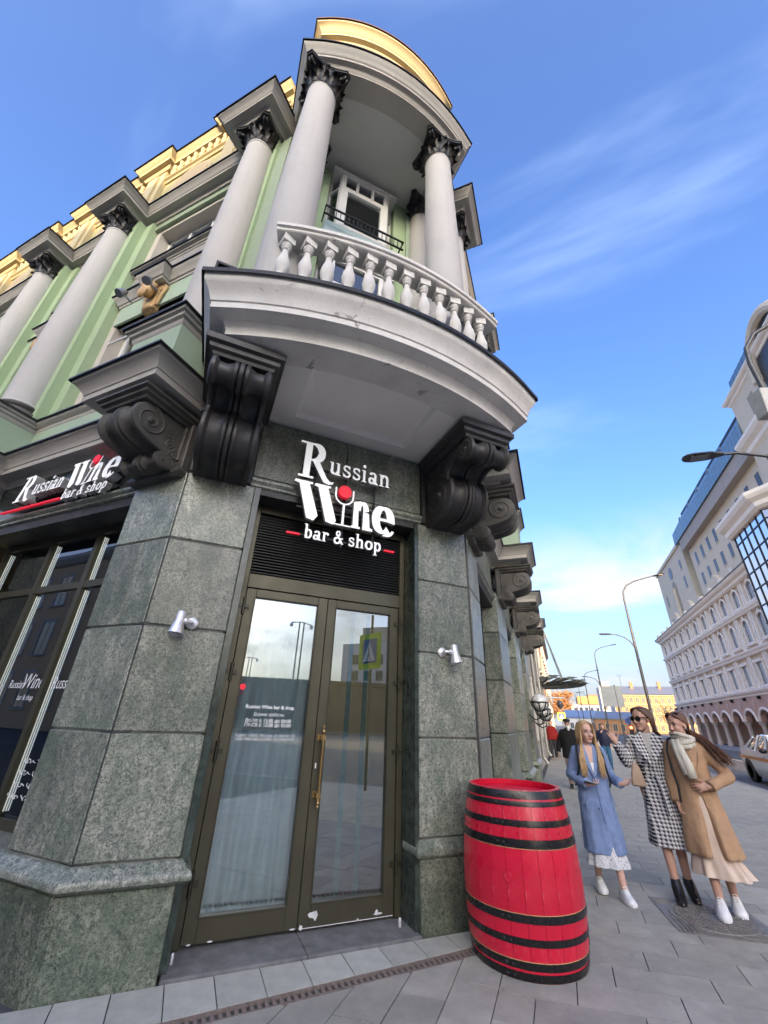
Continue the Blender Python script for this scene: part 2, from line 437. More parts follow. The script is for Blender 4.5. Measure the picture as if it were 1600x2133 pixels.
# plinth: lower slab and bull-nose moulding following the corner
PROF_PL = [(-.25, .475), (.055, .475), (.062, .483), (.075, .487), (.088, .50), (.09, .52), (.078, .545), (.058, .556), (.052, .562), (.04, .572), (.03, .585), (.012, .598), (-.25, .598)]
pl_l = fpath(FL, [(-.73, -.3), (-.73, 0), (0, 0)]) + fpath(FC, [(-.455, 0), (.182, 0), (.182, -.25)])
pl_r = fpath(FC, [(2.04, -.25), (2.04, 0), (2.70, 0)]) + fpath(FR, [(0, 0), (.72, 0), (.72, -.3)])
def dedupe(p):
    o = [p[0]]
    for q in p[1:]:
        if math.dist(q, o[-1]) > .03: o.append(q)
    return o
bp(MB().sweep(dedupe(pl_l), PROF_PL), 'plinth_moulding', M_GRAN, smooth=True)
bp(MB().sweep(dedupe(pl_r), [(o * .45 if o > 0 else o, z) for o, z in PROF_PL]), 'plinth_moulding', M_GRAN, smooth=True)
for F, a, b in ((FC, -.455, .185), (FC, 2.04, 2.66), (FL, -.735, -.02), (FR, -.02, .72)):
    bp(fbox(F, a, b, -.25, .052 if F is FL or (F is FC and a < 1) else .022, -.02, .468), 'plinth_slab', M_GRAND, bevel=.008)
bp(MB().prism([FL(-.02, .052, 0)[:2], FC(-.455, .052, 0)[:2], FC(-.3, -.15, 0)[:2], FL(-.2, -.15, 0)[:2]], -.02, .467), 'plinth_slab', M_GRAND)
for i in range(3):
    s0 = 2.66 + 3.2 * i
    bp(fbox(FR, s0, s0 + 1.46, -.25, .05, -.02, .468), 'plinth_slab', M_GRAND, bevel=.008)
    bp(MB().sweep(fpath(FR, [(s0, -.2), (s0, 0), (s0 + 1.46, 0), (s0 + 1.46, -.2)]), PROF_PL), 'plinth_moulding', M_GRAN, smooth=True)
bp(fbox(FL, -5.1, -3.66, -.25, .05, -.02, .468), 'plinth_slab', M_GRAND, bevel=.008)
# low sills under the shop windows
bp(fbox(FL, -3.655, -.74, -.5, -.12, -.02, .55), 'window_sill_wall', M_GRAN, bevel=.01)
for i in range(4): bp(fbox(FR, .73 + 3.2 * i, 2.65 + 3.2 * i, -.5, -.08, -.02, .60), 'window_sill_wall', M_GRAN, bevel=.01)
# door reveals
M_DGRN = plain('polished_dark_green_stone', (.040, .055, .046), .2, 0, .5, 14)
bp(fbox(FC, .182, .236, -.45, -.012, .02, 3.56), 'door_reveal', M_DGRN); bp(fbox(FC, 2.005, 2.043, -.45, -.012, .02, 3.56), 'door_reveal', M_DGRN)
# lintel band over door (stone slabs + moulding), dark blocks behind the brackets
bp(fbox(FC, .13, 1.12, -.4, -.03, 3.70, 4.43), 'lintel_slab', M_GRAN, bevel=.006)
bp(fbox(FC, 1.13, 2.09, -.4, -.03, 3.70, 4.43), 'lintel_slab', M_GRAN, bevel=.006)
PROF_LN = [(-.3, 3.565), (.0, 3.565), (.02, 3.58), (.02, 3.60), (.05, 3.625), (.05, 3.65), (.03, 3.672), (.0, 3.69), (-.3, 3.69)]
bp(MB().sweep(fpath(FC, [(.13, -.03), (2.09, -.03)]), PROF_LN), 'lintel_moulding', M_GRAN, smooth=True)
bp(fbox(FC, .18, 2.05, -.45, -.035, 3.50, 3.563), 'lintel_soffit', M_CHAR)
for a, b in ((-.455, .125), (2.095, 2.69)):
    bp(fbox(FC, a, b, -.28, .012, 3.572, 4.43), 'bracket_block', M_CHAR, bevel=.006)
# left shop front: sign band, moulding, soffit
for a, b in ((-3.72, -2.75), (-2.74, -1.73), (-1.72, -.715)):
    bp(fbox(FL, a, b, -.45, -.09, 3.62, 4.14), 'sign_band_slab', plain('polished_dark_stone', (.035, .042, .04), .12, 0, .5, 5), bevel=.004)
bp(MB().sweep(fpath(FL, [(-3.72, -.09), (-.715, -.09)]), [(o, z - .06) for o, z in PROF_LN]), 'lintel_moulding', M_GRAN, smooth=True)
bp(fbox(FL, -3.72, -.715, -.62, -.1, 3.40, 3.503), 'lintel_soffit', M_CHAR)
for i in range(3):
    a, b = .715 + 3.2 * i, 2.675 + 3.2 * i
    bp(fbox(FR, a, b, -.45, -.06, 3.42, 4.14), 'sign_band_slab', M_GRAN, bevel=.004)
    bp(MB().sweep(fpath(FR, [(a, -.06), (b, -.06)]), [(o, z - .15) for o, z in PROF_LN]), 'lintel_moulding', M_GRAN, smooth=True)
    bp(fbox(FR, a, b, -.6, -.07, 3.30, 3.413), 'lintel_soffit', M_CHAR)

# ---- shop windows -----------------------------------------------------------------
window(FL, -3.70, -.72, .55, 3.40, -.42, [-2.65, -1.76], [2.72], M_OLIVE, M_GLASSW, 'shop_window', .075)
for i in range(4):
    window(FR, .72 + 3.2 * i, 2.66 + 3.2 * i, .60, 3.30, -.40, [1.69 + 3.2 * i], [2.55], M_OLIVE, M_GLASSW, 'shop_window', .07)
M_EDGEGLOW = mat_emit('white_edge_glow', (.95, .96, .93), .12)  # white mullion side faces, with emission added to brighten them
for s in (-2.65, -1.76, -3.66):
    for z0_, z1_ in ((.66, 2.66), (2.78, 3.30)): bp(fbox(FL, s + .039, s + .048, -.462, -.450, z0_, z1_), 'glowing_frame_edge', M_EDGEGLOW)
# interior seen through the glass
M_INW = plain('olive_interior_wall', (.50, .45, .28), .8, 0, .25, 1.2)
bp(MB().prism([FL(-8, -.6, 0)[:2], FC(-.35, -.45, 0)[:2], FC(2.5, -.45, 0)[:2], (-1.3, 9), (-10, 9)], .0, .018), 'interior_floor', M_DARKIN)
bp(MB().prism([FL(-8, -.6, 0)[:2], FC(-.35, -.3, 0)[:2], FC(2.5, -.3, 0)[:2], (-1.3, 9), (-10, 9)], 3.57, 3.6), 'interior_ceiling', M_DARKIN)
bp(MB().box(-10, -1.2, 7.2, 7.3, 0, 3.57), 'interior_wall', M_INW)
bp(MB().box(-10, -9.9, 2.9, 7.2, 0, 3.57), 'interior_wall', M_INW)
bp(MB().box(-6.0, -5.2, 4.0, 4.6, .018, 3.57), 'interior_pier', M_INW)
bp(MB().box(-1.9, -1.85, 6.3, 18, 0.018, 3.57), 'interior_wall', plain('interior_panel', (.10, .09, .075), .8, 0, .3, 2))
for p_ in ((-4.6, 4.2), (-6.6, 4.4), (-3.4, 5.6)): bp(MB().lathe([(.001, 3.52), (.16, 3.52), (.16, 3.56), (.001, 3.56)], 20, (p_[0], p_[1], 0)), 'added_ceiling_glow', mat_emit('warm_added_glow', (1.0, .82, .55), 9))  # added discs, out of view, that brighten the shop interior
# brick pier inside the left window
M_BRICK = plain('brown_brick', (.085, .055, .04), .8, 0, .35, 9, .3, 80, objvar=.5)
bm_brick = mesh_of(MB().box(-.112, .112, -.05, .05, -.030, .030), 'brick'); bm_brick.materials.append(M_BRICK)
bpier = bp(fbox(FL, -1.50, -.62, -.85, -.672, .02, 3.38), 'brick_pier', plain('dark_mortar', (.03, .026, .022), .9))
for r_ in range(38):
    for c_ in range(4):
        s_ = -1.40 + c_ * .235 + (.117 if r_ % 2 else 0)
        if s_ > -.66: continue
        x, y, z = FL(s_, -.645, .6 + r_ * .072)
        o = part(bm_brick, 'brick', None, bpier, loc=(x - BLD.location.x, y - BLD.location.y, z)); o.rotation_euler[2] = -_al
# a red bench and round table inside the window
bp(MB().lathe([(.02, .018), (.22, .02), (.22, .035), (.025, .06), (.025, .72), (.30, .73), (.30, .755), (.01, .756)], 20, FL(-2.0, -1.25, 0)), 'cafe_table', plain('cafe_table_wood', (.22, .12, .05), .5))
bp(fbox(FL, -1.7, -.9, -1.5, -1.05, .02, .45).box(*(lambda a: (a[0] - .1, a[0] + .75, a[1] - .06, a[1] + .05))(FL(-1.6, -1.5, 0)), .45, .95), 'red_bench', plain('red_leather', (.25, .02, .018), .5))
bp(MB().lathe([(.006, 0), (.006, .75), (.12, .76), (.10, .84), (.02, .88), (.001, .88)], 14, FL(-2.2, -.95, 1.92)), 'pendant_shade', mat_emit('lit_opal_shade', (.8, .78, .7), 4))

# ---- entrance door -----------------------------------------------------------------
DD = -.287
fr = MB()
fr.box(.238, .30, DD - .08, DD + .015, .03, 3.50); fr.box(1.945, 2.003, DD - .08, DD + .015, .03, 3.50)
fr.box(.30, 1.945, DD - .08, DD + .013, 2.605, 2.745); fr.box(.30, 1.945, DD - .08, DD + .013, 3.42, 3.50)
bp(fr.xf(FC), 'door_frame', M_OLIVE, bevel=.004)
lp = bp(fbox(FC, .30, 1.945, DD - .09, DD - .055, 2.745, 3.42), 'louvre_panel', plain('louvre_back', (.012, .012, .011), .6))
nsl = 21
slat = MB()
slat.add([(-.822, -.028, .014), (.822, -.028, .014), (.822, .028, -.012), (-.822, .028, -.012), (-.822, -.028, .008), (.822, -.028, .008), (.822, .028, -.018), (-.822, .028, -.018)],
         [(0, 1, 2, 3), (4, 7, 6, 5), (0, 4, 5, 1), (1, 5, 6, 2), (2, 6, 7, 3), (3, 7, 4, 0)])
slat.xf(lambda x, y, z: ((x + y) * S2, (x - y) * S2, z))
slat_me = mesh_of(slat, 'slat'); slat_me.materials.append(plain('dark_louvre_paint', (.026, .026, .024), .4, .2, .15))
for i in range(nsl):
    x, y, z = FC(1.1225, DD - .025, 2.765 + (i + .5) * (.645 / nsl))
    part(slat_me, 'slat', None, lp, loc=(x - BLD.location.x, y - BLD.location.y, z))
def leaf(s0, s1, hinge_side):
    g0, g1, gz0, gz1 = s0 + .095, s1 - .10, .19, 2.515
    f = MB(); d0, d1 = DD - .055, DD + .004
    f.box(s0, g0, d0, d1, .045, 2.598); f.box(g1, s1, d0, d1, .045, 2.598); f.box(g0, g1, d0, d1, .045, gz0); f.box(g0, g1, d0, d1, gz1, 2.598)
    for a, b, c, e in ((g0 - .012, g0, gz0 - .012, gz1 + .012), (g1, g1 + .012, gz0 - .012, gz1 + .012)): f.box(a, b, d1, d1 + .008, c, e)
    f.box(g0, g1, d1, d1 + .008, gz0 - .012, gz0); f.box(g0, g1, d1, d1 + .008, gz1, gz1 + .012)
    dr = bp(f.xf(FC), 'entrance_door', M_OLIVE, bevel=.003, label='left glazed door leaf with a curtain behind' if hinge_side < 0 else 'right glazed door leaf with the brass handle')
    bp(fbox(FC, g0, g1, DD - .03, DD - .02, gz0, gz1), 'glass_pane', M_GLASS, dr)
    hs_ = s0 - .005 if hinge_side < 0 else s1 + .005
    for z in (2.42, 1.83, 1.22, .38):
        h = MB().lathe([(.015, -.075), (.015, -.026), (.013, -.025), (.013, .025), (.015, .026), (.015, .075)], 10, (hs_, DD + .03, z))
        h.box(hs_ - .05, hs_ + .05, DD + .004, DD + .022, z - .018, z + .018)
        bp(h.xf(FC), 'hinge', plain('hinge_metal', (.05, .048, .035), .4, .6), dr)
    return dr
dl = leaf(.305, 1.125, -1); dr = leaf(1.130, 1.94, 1)
hd = MB()
hs_ = 1.183
hd.tube([(hs_, DD + .075, .86), (hs_, DD + .075, 1.36)], .013, 12)
hd.lathe([(.004, 1.36), (.012, 1.365), (.018, 1.375), (.012, 1.385), (.009, 1.40), (.013, 1.41), (.002, 1.43)], 10, (hs_, DD + .075, 0))
hd.lathe([(.002, .80), (.012, .82), (.009, .83), (.016, .845), (.012, .86)], 10, (hs_, DD + .075, 0))
for z in (.90, 1.33): hd.box(hs_ - .02, hs_ + .02, DD + .006, DD + .085, z - .016, z + .016); hd.box(hs_ - .036, hs_ + .03, DD + .006, DD + .014, z - .024, z + .024)
bp(hd.xf(FC), 'handle', M_BRASS, dr, smooth=True)
bp(fbox(FC, 1.148, 1.160, DD + .005, DD + .011, 1.09, 1.13), 'keyhole_plate', M_WHITE, dr)
M_CHIP = plain('white_paint_chip', (.72, .72, .70), .8)
rc = random.Random(5)
def chip(s, z, w_, h_, d_=DD + .008):
    n = 11; poly = [(s + w_ * math.cos(6.283 * i / n) * rc.uniform(.55, 1), z + h_ * math.sin(6.283 * i / n) * rc.uniform(.55, 1)) for i in range(n)]
    bp(MB().prism(poly, d_, d_ + .0015, lambda a, b, h: (a, h, b)).xf(FC), 'paint_chip', M_CHIP, dr)
for a in ((1.24, .118, .042, .024), (1.265, .115, .020, .034), (1.80, .072, .055, .008), (1.785, .080, .02, .02), (1.155, .055, .018, .020), (1.62, .056, .012, .005), (.36, .050, .018, .006), (.50, .052, .022, .006), (1.09, .052, .026, .006)): chip(*a)
bp(fbox(FC, 1.14, 1.93, DD + .006, DD + .010, .045, .0485), 'worn_threshold_edge', M_CHIP, dr)
cu = MB()
NU, NV = 90, 14
rows = []
for j in range(NV + 1):
    z = .05 + 2.58 * j / NV; row = []
    for i in range(NU + 1):
        s = .31 + .83 * i / NU; k = i / NU
        a = .028 * math.sin(k * 46 + .5 * math.sin(j * .4)) + .016 * math.sin(k * 19 + 1 + .1 * j) + .006 * math.sin(z * 3 + k * 9)
        row.append(FC(s + .01 * math.sin(z * 1.7 + k * 12), DD - .14 + a * (.7 + .5 * (1 - j / NV)), z))
    rows.append(row)
cu.loft(rows, close=False, caps=False)
bp(cu, 'curtain', plain('pale_curtain', (.62, .66, .70), .85, 0, .08, 9), smooth='all')
for s_ in (1.55, 1.74): bp(fbox(FC, s_, s_ + .05, -.75, -.74, .02, 2.6), 'inner_glass_screen', plain('teal_glass_edge', (.05, .20, .16), .3))
# little red lamp-like sticker on the glass and the printed opening hours
def text_part(body, size, F, s, z, d, mat, parent, name='printed_text', align='CENTER', shear=0, bold=0, sx=1, world=True):
    c = bpy.data.curves.new(name, 'FONT'); c.body = body; c.size = size; c.align_x = align; c.resolution_u = 3
    c.shear = shear; c.offset = bold; c.space_line = .9
    o = bpy.data.objects.new('tmp', c); COL.objects.link(o)
    me = bpy.data.meshes.new_from_object(o.evaluated_get(bpy.context.evaluated_depsgraph_get()))
    bpy.data.objects.remove(o); bpy.data.curves.remove(c)
    mb = MB(); mb.v = [F(s + v.co.x * sx, d, z + v.co.y) for v in me.vertices]; mb.f = [tuple(p.vertices) for p in me.polygons]; mb.mi = [0] * len(mb.f)
    bpy.data.meshes.remove(me)
    return part(mb, name, mat, parent, world=world)
M_DECAL = plain('white_print', (.78, .78, .78), .6, 0, .02)
GD = DD - .018
text_part('Russian Wine bar & shop', .042, FC, .695, 1.545, GD, M_DECAL, dl, bold=.001)
text_part('Время работы:', .038, FC, .695, 1.486, GD, M_DECAL, dl)
text_part('Вс-Чт с 12:00 до 00:00', .040, FC, .695, 1.436, GD, M_DECAL, dl, bold=.0006)
text_part('Пт-Сб с 12:00 до 02:00', .040, FC, .695, 1.402, GD, M_DECAL, dl, bold=.0006)
text_part('Адрес: 115035, Москва, ул. Балчуг 3/2', .029, FC, .69, 1.325, GD, M_DECAL, dl)
text_part('ИНН 9705168513 ОГРН 1227700297970', .029, FC, .69, 1.296, GD, M_DECAL, dl)
bp(MB().lathe([(.0005, 0), (.024, 0), (.024, .002), (.0005, .002)], 18, axis='y').xf(lambda a, b, c: FC(.425 + a, GD + b, 1.715 + c)), 'red_dot_decal', mat_emit('red_print', (.75, .01, .03), .15), dl)
text_part('ГЕ', .04, FC, .42, 1.66, GD, plain('red_print2', (.5, .02, .03), .6), dl)
# door step, stops
bp(fbox(FC, .205, 1.13, -.45, .055, -.02, .022), 'door_step', M_STEP, bevel=.005)
bp(fbox(FC, 1.134, 2.03, -.45, .055, -.02, .022), 'door_step', M_STEP, bevel=.005)
for s, d in ((.26, -.13), (1.93, -.14)):
    bp(MB().lathe([(.013, .022), (.013, .07), (.010, .076), (.001, .077)], 12, FC(s, d, 0)), 'door_stop', M_STEEL, smooth=True)

# ---- scroll brackets ---------------------------------------------------------------
def hermite(p0, t0, p1, t1, n=10):
    o = []
    for i in range(1, n):
        t = i / n; h1 = 2 * t ** 3 - 3 * t * t + 1; h2 = t ** 3 - 2 * t * t + t; h3 = -2 * t ** 3 + 3 * t * t; h4 = t ** 3 - t * t
        o.append((h1 * p0[0] + h2 * t0[0] + h3 * p1[0] + h4 * t1[0], h1 * p0[1] + h2 * t0[1] + h3 * p1[1] + h4 * t1[1]))
    return o
def bracket(F, sc, w_, c1, r1, a1, c2, r2, b0, b1, ztop, zbot, k1, k2, mat, spiral_big, name='scroll_bracket', parent=None, plate=None):
    out = [(0.0, ztop), (c1[0] * .5, ztop), (c1[0], c1[1] + r1)]
    arc1 = [(c1[0] + r1 * math.cos(R(a)), c1[1] + r1 * math.sin(R(a))) for a in [90 + (a1 - 90) * i / 12 for i in range(1, 13)]]
    arc2 = [(c2[0] + r2 * math.cos(R(a)), c2[1] + r2 * math.sin(R(a))) for a in [b0 + (b1 - b0) * i / 10 for i in range(0, 11)]]
    ta = (math.sin(R(a1)) * k1, -math.cos(R(a1)) * k1); tb = (math.sin(R(b0)) * k2, -math.cos(R(b0)) * k2)
    out += arc1 + hermite(arc1[-1], ta, arc2[0], tb, 12) + arc2 + [(0.0, zbot)]
    n = len(out)
    # ridge pattern across the width
    prof = [(-1, -.012), (-.97, .004), (-.86, .010), (-.80, -.006), (-.74, -.030), (-.5, -.035), (-.30, -.012), (-.24, .008), (-.14, .008), (-.10, -.010), (-.06, .020), (.06, .020), (.10, -.010), (.14, .008), (.24, .008), (.30, -.012), (.5, -.035), (.74, -.030), (.80, -.006), (.86, .010), (.97, .004), (1, -.012)]
    rings = []
    sc_ = min(1.0, w_ / .5)
    for ps, o in prof:
        ring = []
        for i, (d, z) in enumerate(out):
            if i < 2 or i == n - 1: ring.append((sc + ps * w_ / 2, d, z)); continue
            p0, p1 = out[max(0, i - 1)], out[min(n - 1, i + 1)]
            tx, tz = p1[0] - p0[0], p1[1] - p0[1]; L = math.hypot(tx, tz) or 1
            ring.append((sc + ps * w_ / 2, max(0, d - tz / L * o * sc_), z + tx / L * o * sc_))
        rings.append(ring)
    mb = MB(); mb.loft(rings)
    br = bp(mb.xf(F), name, mat, parent or BLD, smooth=True)
    for sgn in (-1, 1):
        ss = sc + sgn * (w_ / 2 - .004)
        for c, r_, st in ((c1, r1, spiral_big[0]), (c2, r2, spiral_big[1])):
            pts = []; rd = []; sp = MB()
            for i in range(44):
                t = i / 43; a = R(st) + sgn * 0 + t * R(720); rr = (r_ - .012) * (1 - .86 * t)
                pts.append((ss, c[0] + rr * math.cos(a), c[1] + rr * math.sin(a))); rd.append(.018 * (r_ / .18) * (1 - .45 * t))
            sp.tube(pts, rd, 6)
            sp.ell((ss, c[0], c[1]), (.026 * r_ / .18, r_ * .22, r_ * .22), 12, 8)
            bp(sp.xf(F), 'volute', mat, br, smooth=True)
        fo = MB(); rr2 = random.Random(int(sc * 100) + sgn)
        mx, mz = c1[0] * .32 + c2[0] * .18, (c1[1] + c2[1]) / 2
        for i in range(16):      # curled foliage between the volutes
            t = i / 15; x = .03 + (c1[0] * .5) * (1 - t) * rr2.uniform(.3, 1.0) if c1[1] > c2[1] and r1 > r2 else .05 + rr2.uniform(.1, .55) * (.35 + t * .6)
            z = c1[1] - r1 * .5 - (c1[1] - c2[1] - r1 * .3) * t if r1 > r2 else c2[1] + r2 * .8 + (ztop - c2[1] - r2) * t * .8
            a0 = rr2.uniform(0, 6.28); q = .028 * (1.4 if r2 > r1 else 1)
            pts = [(ss, x + q * (1.6 - .9 * j / 9) * math.cos(a0 + j * .62), z + q * (1.6 - .9 * j / 9) * math.sin(a0 + j * .62)) for j in range(10)]
            fo.tube(pts, [q * .42 * (1 - .5 * j / 9) for j in range(10)], 5)
            fo.ell((ss, x, z), (.016, q * .6, q * .5), 8, 6)
        bp(fo.xf(F), 'carved_foliage', mat, br, smooth=True)
    return br
M_CHARL = plain('charcoal_stucco', (.075, .071, .063), .62, 0, .4, 4, .15, 80)
def facade_bracket(F, sc):
    bp(fbox(F, sc - .34, sc + .33, -.02, .06, 3.565, 4.10), 'bracket_plate', M_CHARL, bevel=.012)
    bp(fbox(F, sc - .29, sc + .28, .06, .085, 3.66, 4.08), 'bracket_plate', M_CHARL, bevel=.01)
    bp(MB().sweep(fpath(F, [(sc - .33, .0), (sc - .33, .06), (sc + .32, .06), (sc + .32, 0)]), [(-.06, 3.50), (.005, 3.50), (.03, 3.53), (.03, 3.56), (.012, 3.58), (0, 3.60), (-.06, 3.60)]), 'bracket_foot', M_CHARL)
    bracket(F, sc, .50, (.43, 3.895), .165, -52, (.20, 3.605), .075, 62, -95, 4.06, 3.56, .30, .10, M_CHARL, (90, 250))
    bp(MB().sweep(fpath(F, [(sc - .29, .0), (sc - .29, .56), (sc + .28, .56), (sc + .28, 0)]), [(-.28, 4.06), (.0, 4.06), (.01, 4.085), (.04, 4.10), (.045, 4.125), (.075, 4.14), (.075, 4.165), (-.28, 4.165)]), 'bracket_cap', M_CHARL)
facade_bracket(FL, -.38)
for s in (.36, 3.39, 6.60, 9.80): facade_bracket(FR, s)
for sc in (-.165, 2.40):
    bracket(FC, sc, .50, (.87, 4.10), .125, -150, (.30, 3.80), .27, 40, -105, 4.24, 3.53, .45, .25, M_CHAR, (200, 20))
    bp(MB().sweep(fpath(FC, [(sc - .29, 0), (sc - .29, .95), (sc + .285, .95), (sc + .285, 0)]), [(-.28, 4.24), (-.03, 4.24), (-.02, 4.27), (.01, 4.29), (.015, 4.33), (.05, 4.345), (.055, 4.40), (-.28, 4.40)]), 'bracket_cap', M_CHAR)

# ---- first cornice ------------------------------------------------------------------
PROF_C1 = [(-.2, 4.14), (.0, 4.14), (.012, 4.15), (.012, 4.17), (.03, 4.19), (.05, 4.20), (.055, 4.225), (.19, 4.235), (.19, 4.30), (.20, 4.305), (.205, 4.325), (.235, 4.37), (.27, 4.41), (.295, 4.425), (.30, 4.46), (-.2, 4.50)]
def cornice(path, prof, mat, name, flash=True):
    o = bp(MB().sweep(path, prof), name, mat, smooth=True)
    if flash:
        mo = max(p[0] for p in prof); mz = max(z for of, z in prof if of > mo - .02)
        bp(MB().sweep(path, [(-.2, mz + .045), (mo + .02, mz + .004), (mo + .02, mz - .012), (mo + .024, mz - .012), (mo + .024, mz + .012), (-.2, mz + .055)]), 'cornice_flashing', M_FLASH)
    return o
bo = .44
cornice(fpath(FL, [(-14, -.1), (-4.55, -.1), (-4.55, bo), (-3.7, bo), (-3.7, -.1), (-.82, -.1), (-.82, bo), (-.16, bo), (-.16, -.1)]), PROF_C1, M_TRIM, 'first_cornice')
pr = []
for s in (.36, 3.39, 6.60, 9.80): pr += [(s - .32, -.1), (s - .32, bo - .03), (s + .32, bo - .03), (s + .32, -.1)]
cornice(fpath(FR, pr + [(13.4, -.1)]), PROF_C1, M_TRIM, 'first_cornice')
bp(fbox(FL, -.82, -.14, -.2, .44, 4.168, 4.225), 'cornice_soffit', M_CHARL)
for s in (.36, 3.39, 6.60, 9.80): bp(fbox(FR, s - .32, s + .32, -.2, .41, 4.168, 4.225), 'cornice_soffit', M_CHARL)
bp(fbox(FL, -14, -.05, -.35, -.12, 4.0, 4.52), 'frieze', M_TRIM); bp(fbox(FR, .05, 13.4, -.35, -.12, 4.0, 4.52), 'frieze', M_TRIM)

# ---- balcony --------------------------------------------------------------------------
UC = 1.18
def arcpts(c, apex, Rr, half, n=24, wall=None):
    p = []
    for i in range(n + 1):
        s = -half + 2 * half * i / n
        p.append((c + s, apex - Rr + math.sqrt(Rr * Rr - s * s)))
    if wall is not None: p = [(c - half + .04, wall)] + p + [(c + half - .04, wall)]
    return p
BAL = bp(MB().sweep(fpath(FC, arcpts(UC, 1.29, 4.0, 1.555, 28, -.15)), [(-.3, 4.4450), (0, 4.4450), (0, 4.4945), (.010, 4.5088), (.016, 4.5330), (.035, 4.5550), (.04, 4.5715), (.155, 4.5880), (.155, 4.6540), (.168, 4.6617), (.174, 4.6925), (.20, 4.7585), (.235, 4.8080), (.252, 4.8355), (.26, 4.9070), (-.3, 4.9455)]), 'balcony', M_PEEL, smooth=True, label='round fronted balcony with flaking off-white cornice')
bp(MB().sweep(fpath(FC, arcpts(UC, 1.29, 4.0, 1.555, 28, -.15)), [(-.3, 4.9620), (.278, 4.9125), (.278, 4.8817), (.284, 4.8817), (.284, 4.9290), (-.3, 4.9763)]), 'balcony_flashing', M_FLASH, BAL)
so = MB(); z0 = 4.448; a, b, c_, e = .43, 1.78, .16, 1.03
front = arcpts(UC, 1.29, 4.0, 1.545, 28)
fs = [p for p in front]
def strip(lo, hi, dlo):
    pp = [p for p in fs if lo - 1e-6 <= p[0] <= hi + 1e-6]
    f = lambda s: 1.29 - 4.0 + math.sqrt(4.0 ** 2 - (s - UC) ** 2)
    if not pp or pp[0][0] > lo + 1e-4: pp = [(lo, f(lo))] + pp
    if pp[-1][0] < hi - 1e-4: pp = pp + [(hi, f(hi))]
    poly = [(lo, dlo)] + pp + [(hi, dlo)]
    so.add([(s, d, z0) for s, d in poly], [tuple(range(len(poly)))])
strip(UC - 1.545, a, -.1); strip(b, UC + 1.545, -.1); strip(a, b, e)
so.add([(a, -.1, z0), (b, -.1, z0), (b, c_, z0), (a, c_, z0)], [(0, 1, 2, 3)])
zr = z0 + .05; i_ = .035
so.add([(a, c_, z0), (b, c_, z0), (b, e, z0), (a, e, z0), (a + i_, c_ + i_, zr), (b - i_, c_ + i_, zr), (b - i_, e - i_, zr), (a + i_, e - i_, zr)],
       [(0, 1, 5, 4), (1, 2, 6, 5), (2, 3, 7, 6), (3, 0, 4, 7), (4, 5, 6, 7)])
bp(so.xf(FC), 'balcony_soffit', M_SOFF, BAL)
bp(MB().prism([FC(s, d, 0)[:2] for s, d in arcpts(UC, 1.40, 4.0, 1.60, 20, -.3)], 4.88, 4.955), 'balcony_floor', M_FLASH, BAL)
# balustrade
RB = 4.10; APB = 1.30
bst = lambda half, n=24: arcpts(UC, APB, RB, half, n)
bp(MB().sweep(fpath(FC, bst(1.31)), [(-.10, 4.955), (.10, 4.955), (.10, 5.14), (.08, 5.16), (-.08, 5.16), (-.10, 5.14)]), 'balustrade_plinth', M_WHITE, BAL)
bp(MB().sweep(fpath(FC, bst(1.325)), [(-.115, 5.86), (.09, 5.86), (.10, 5.87), (.10, 5.90), (.122, 5.91), (.125, 5.95), (.10, 5.97), (-.10, 5.975), (-.12, 5.96), (-.125, 5.92), (-.115, 5.90)]), 'handrail', M_PEEL, BAL, smooth=True)
bal = MB().lathe([(.052, .08), (.060, .10), (.060, .115), (.046, .13), (.060, .17), (.078, .23), (.082, .28), (.072, .34), (.050, .41), (.038, .47), (.036, .50), (.050, .515), (.050, .53), (.040, .54), (.058, .565), (.062, .585), (.062, .60)], 20)
bal.box(-.07, .07, -.07, .07, 0, .082); bal.box(-.072, .072, -.072, .072, .60, .70)
bal_me = mesh_of(bal, 'baluster', True); bal_me.materials.append(M_PEEL)
for i in range(12):
    s = -.045 + .212 * i; d = APB - RB + math.sqrt(RB ** 2 - (s - UC) ** 2)
    x, y, z = FC(s, d, 5.16)
    o = part(bal_me, 'baluster', None, BAL, loc=(x - BLD.location.x, y - BLD.location.y, z)); o.rotation_euler[2] = R(45) - math.asin((s - UC) / RB); o.scale = (.86, .86, 1)

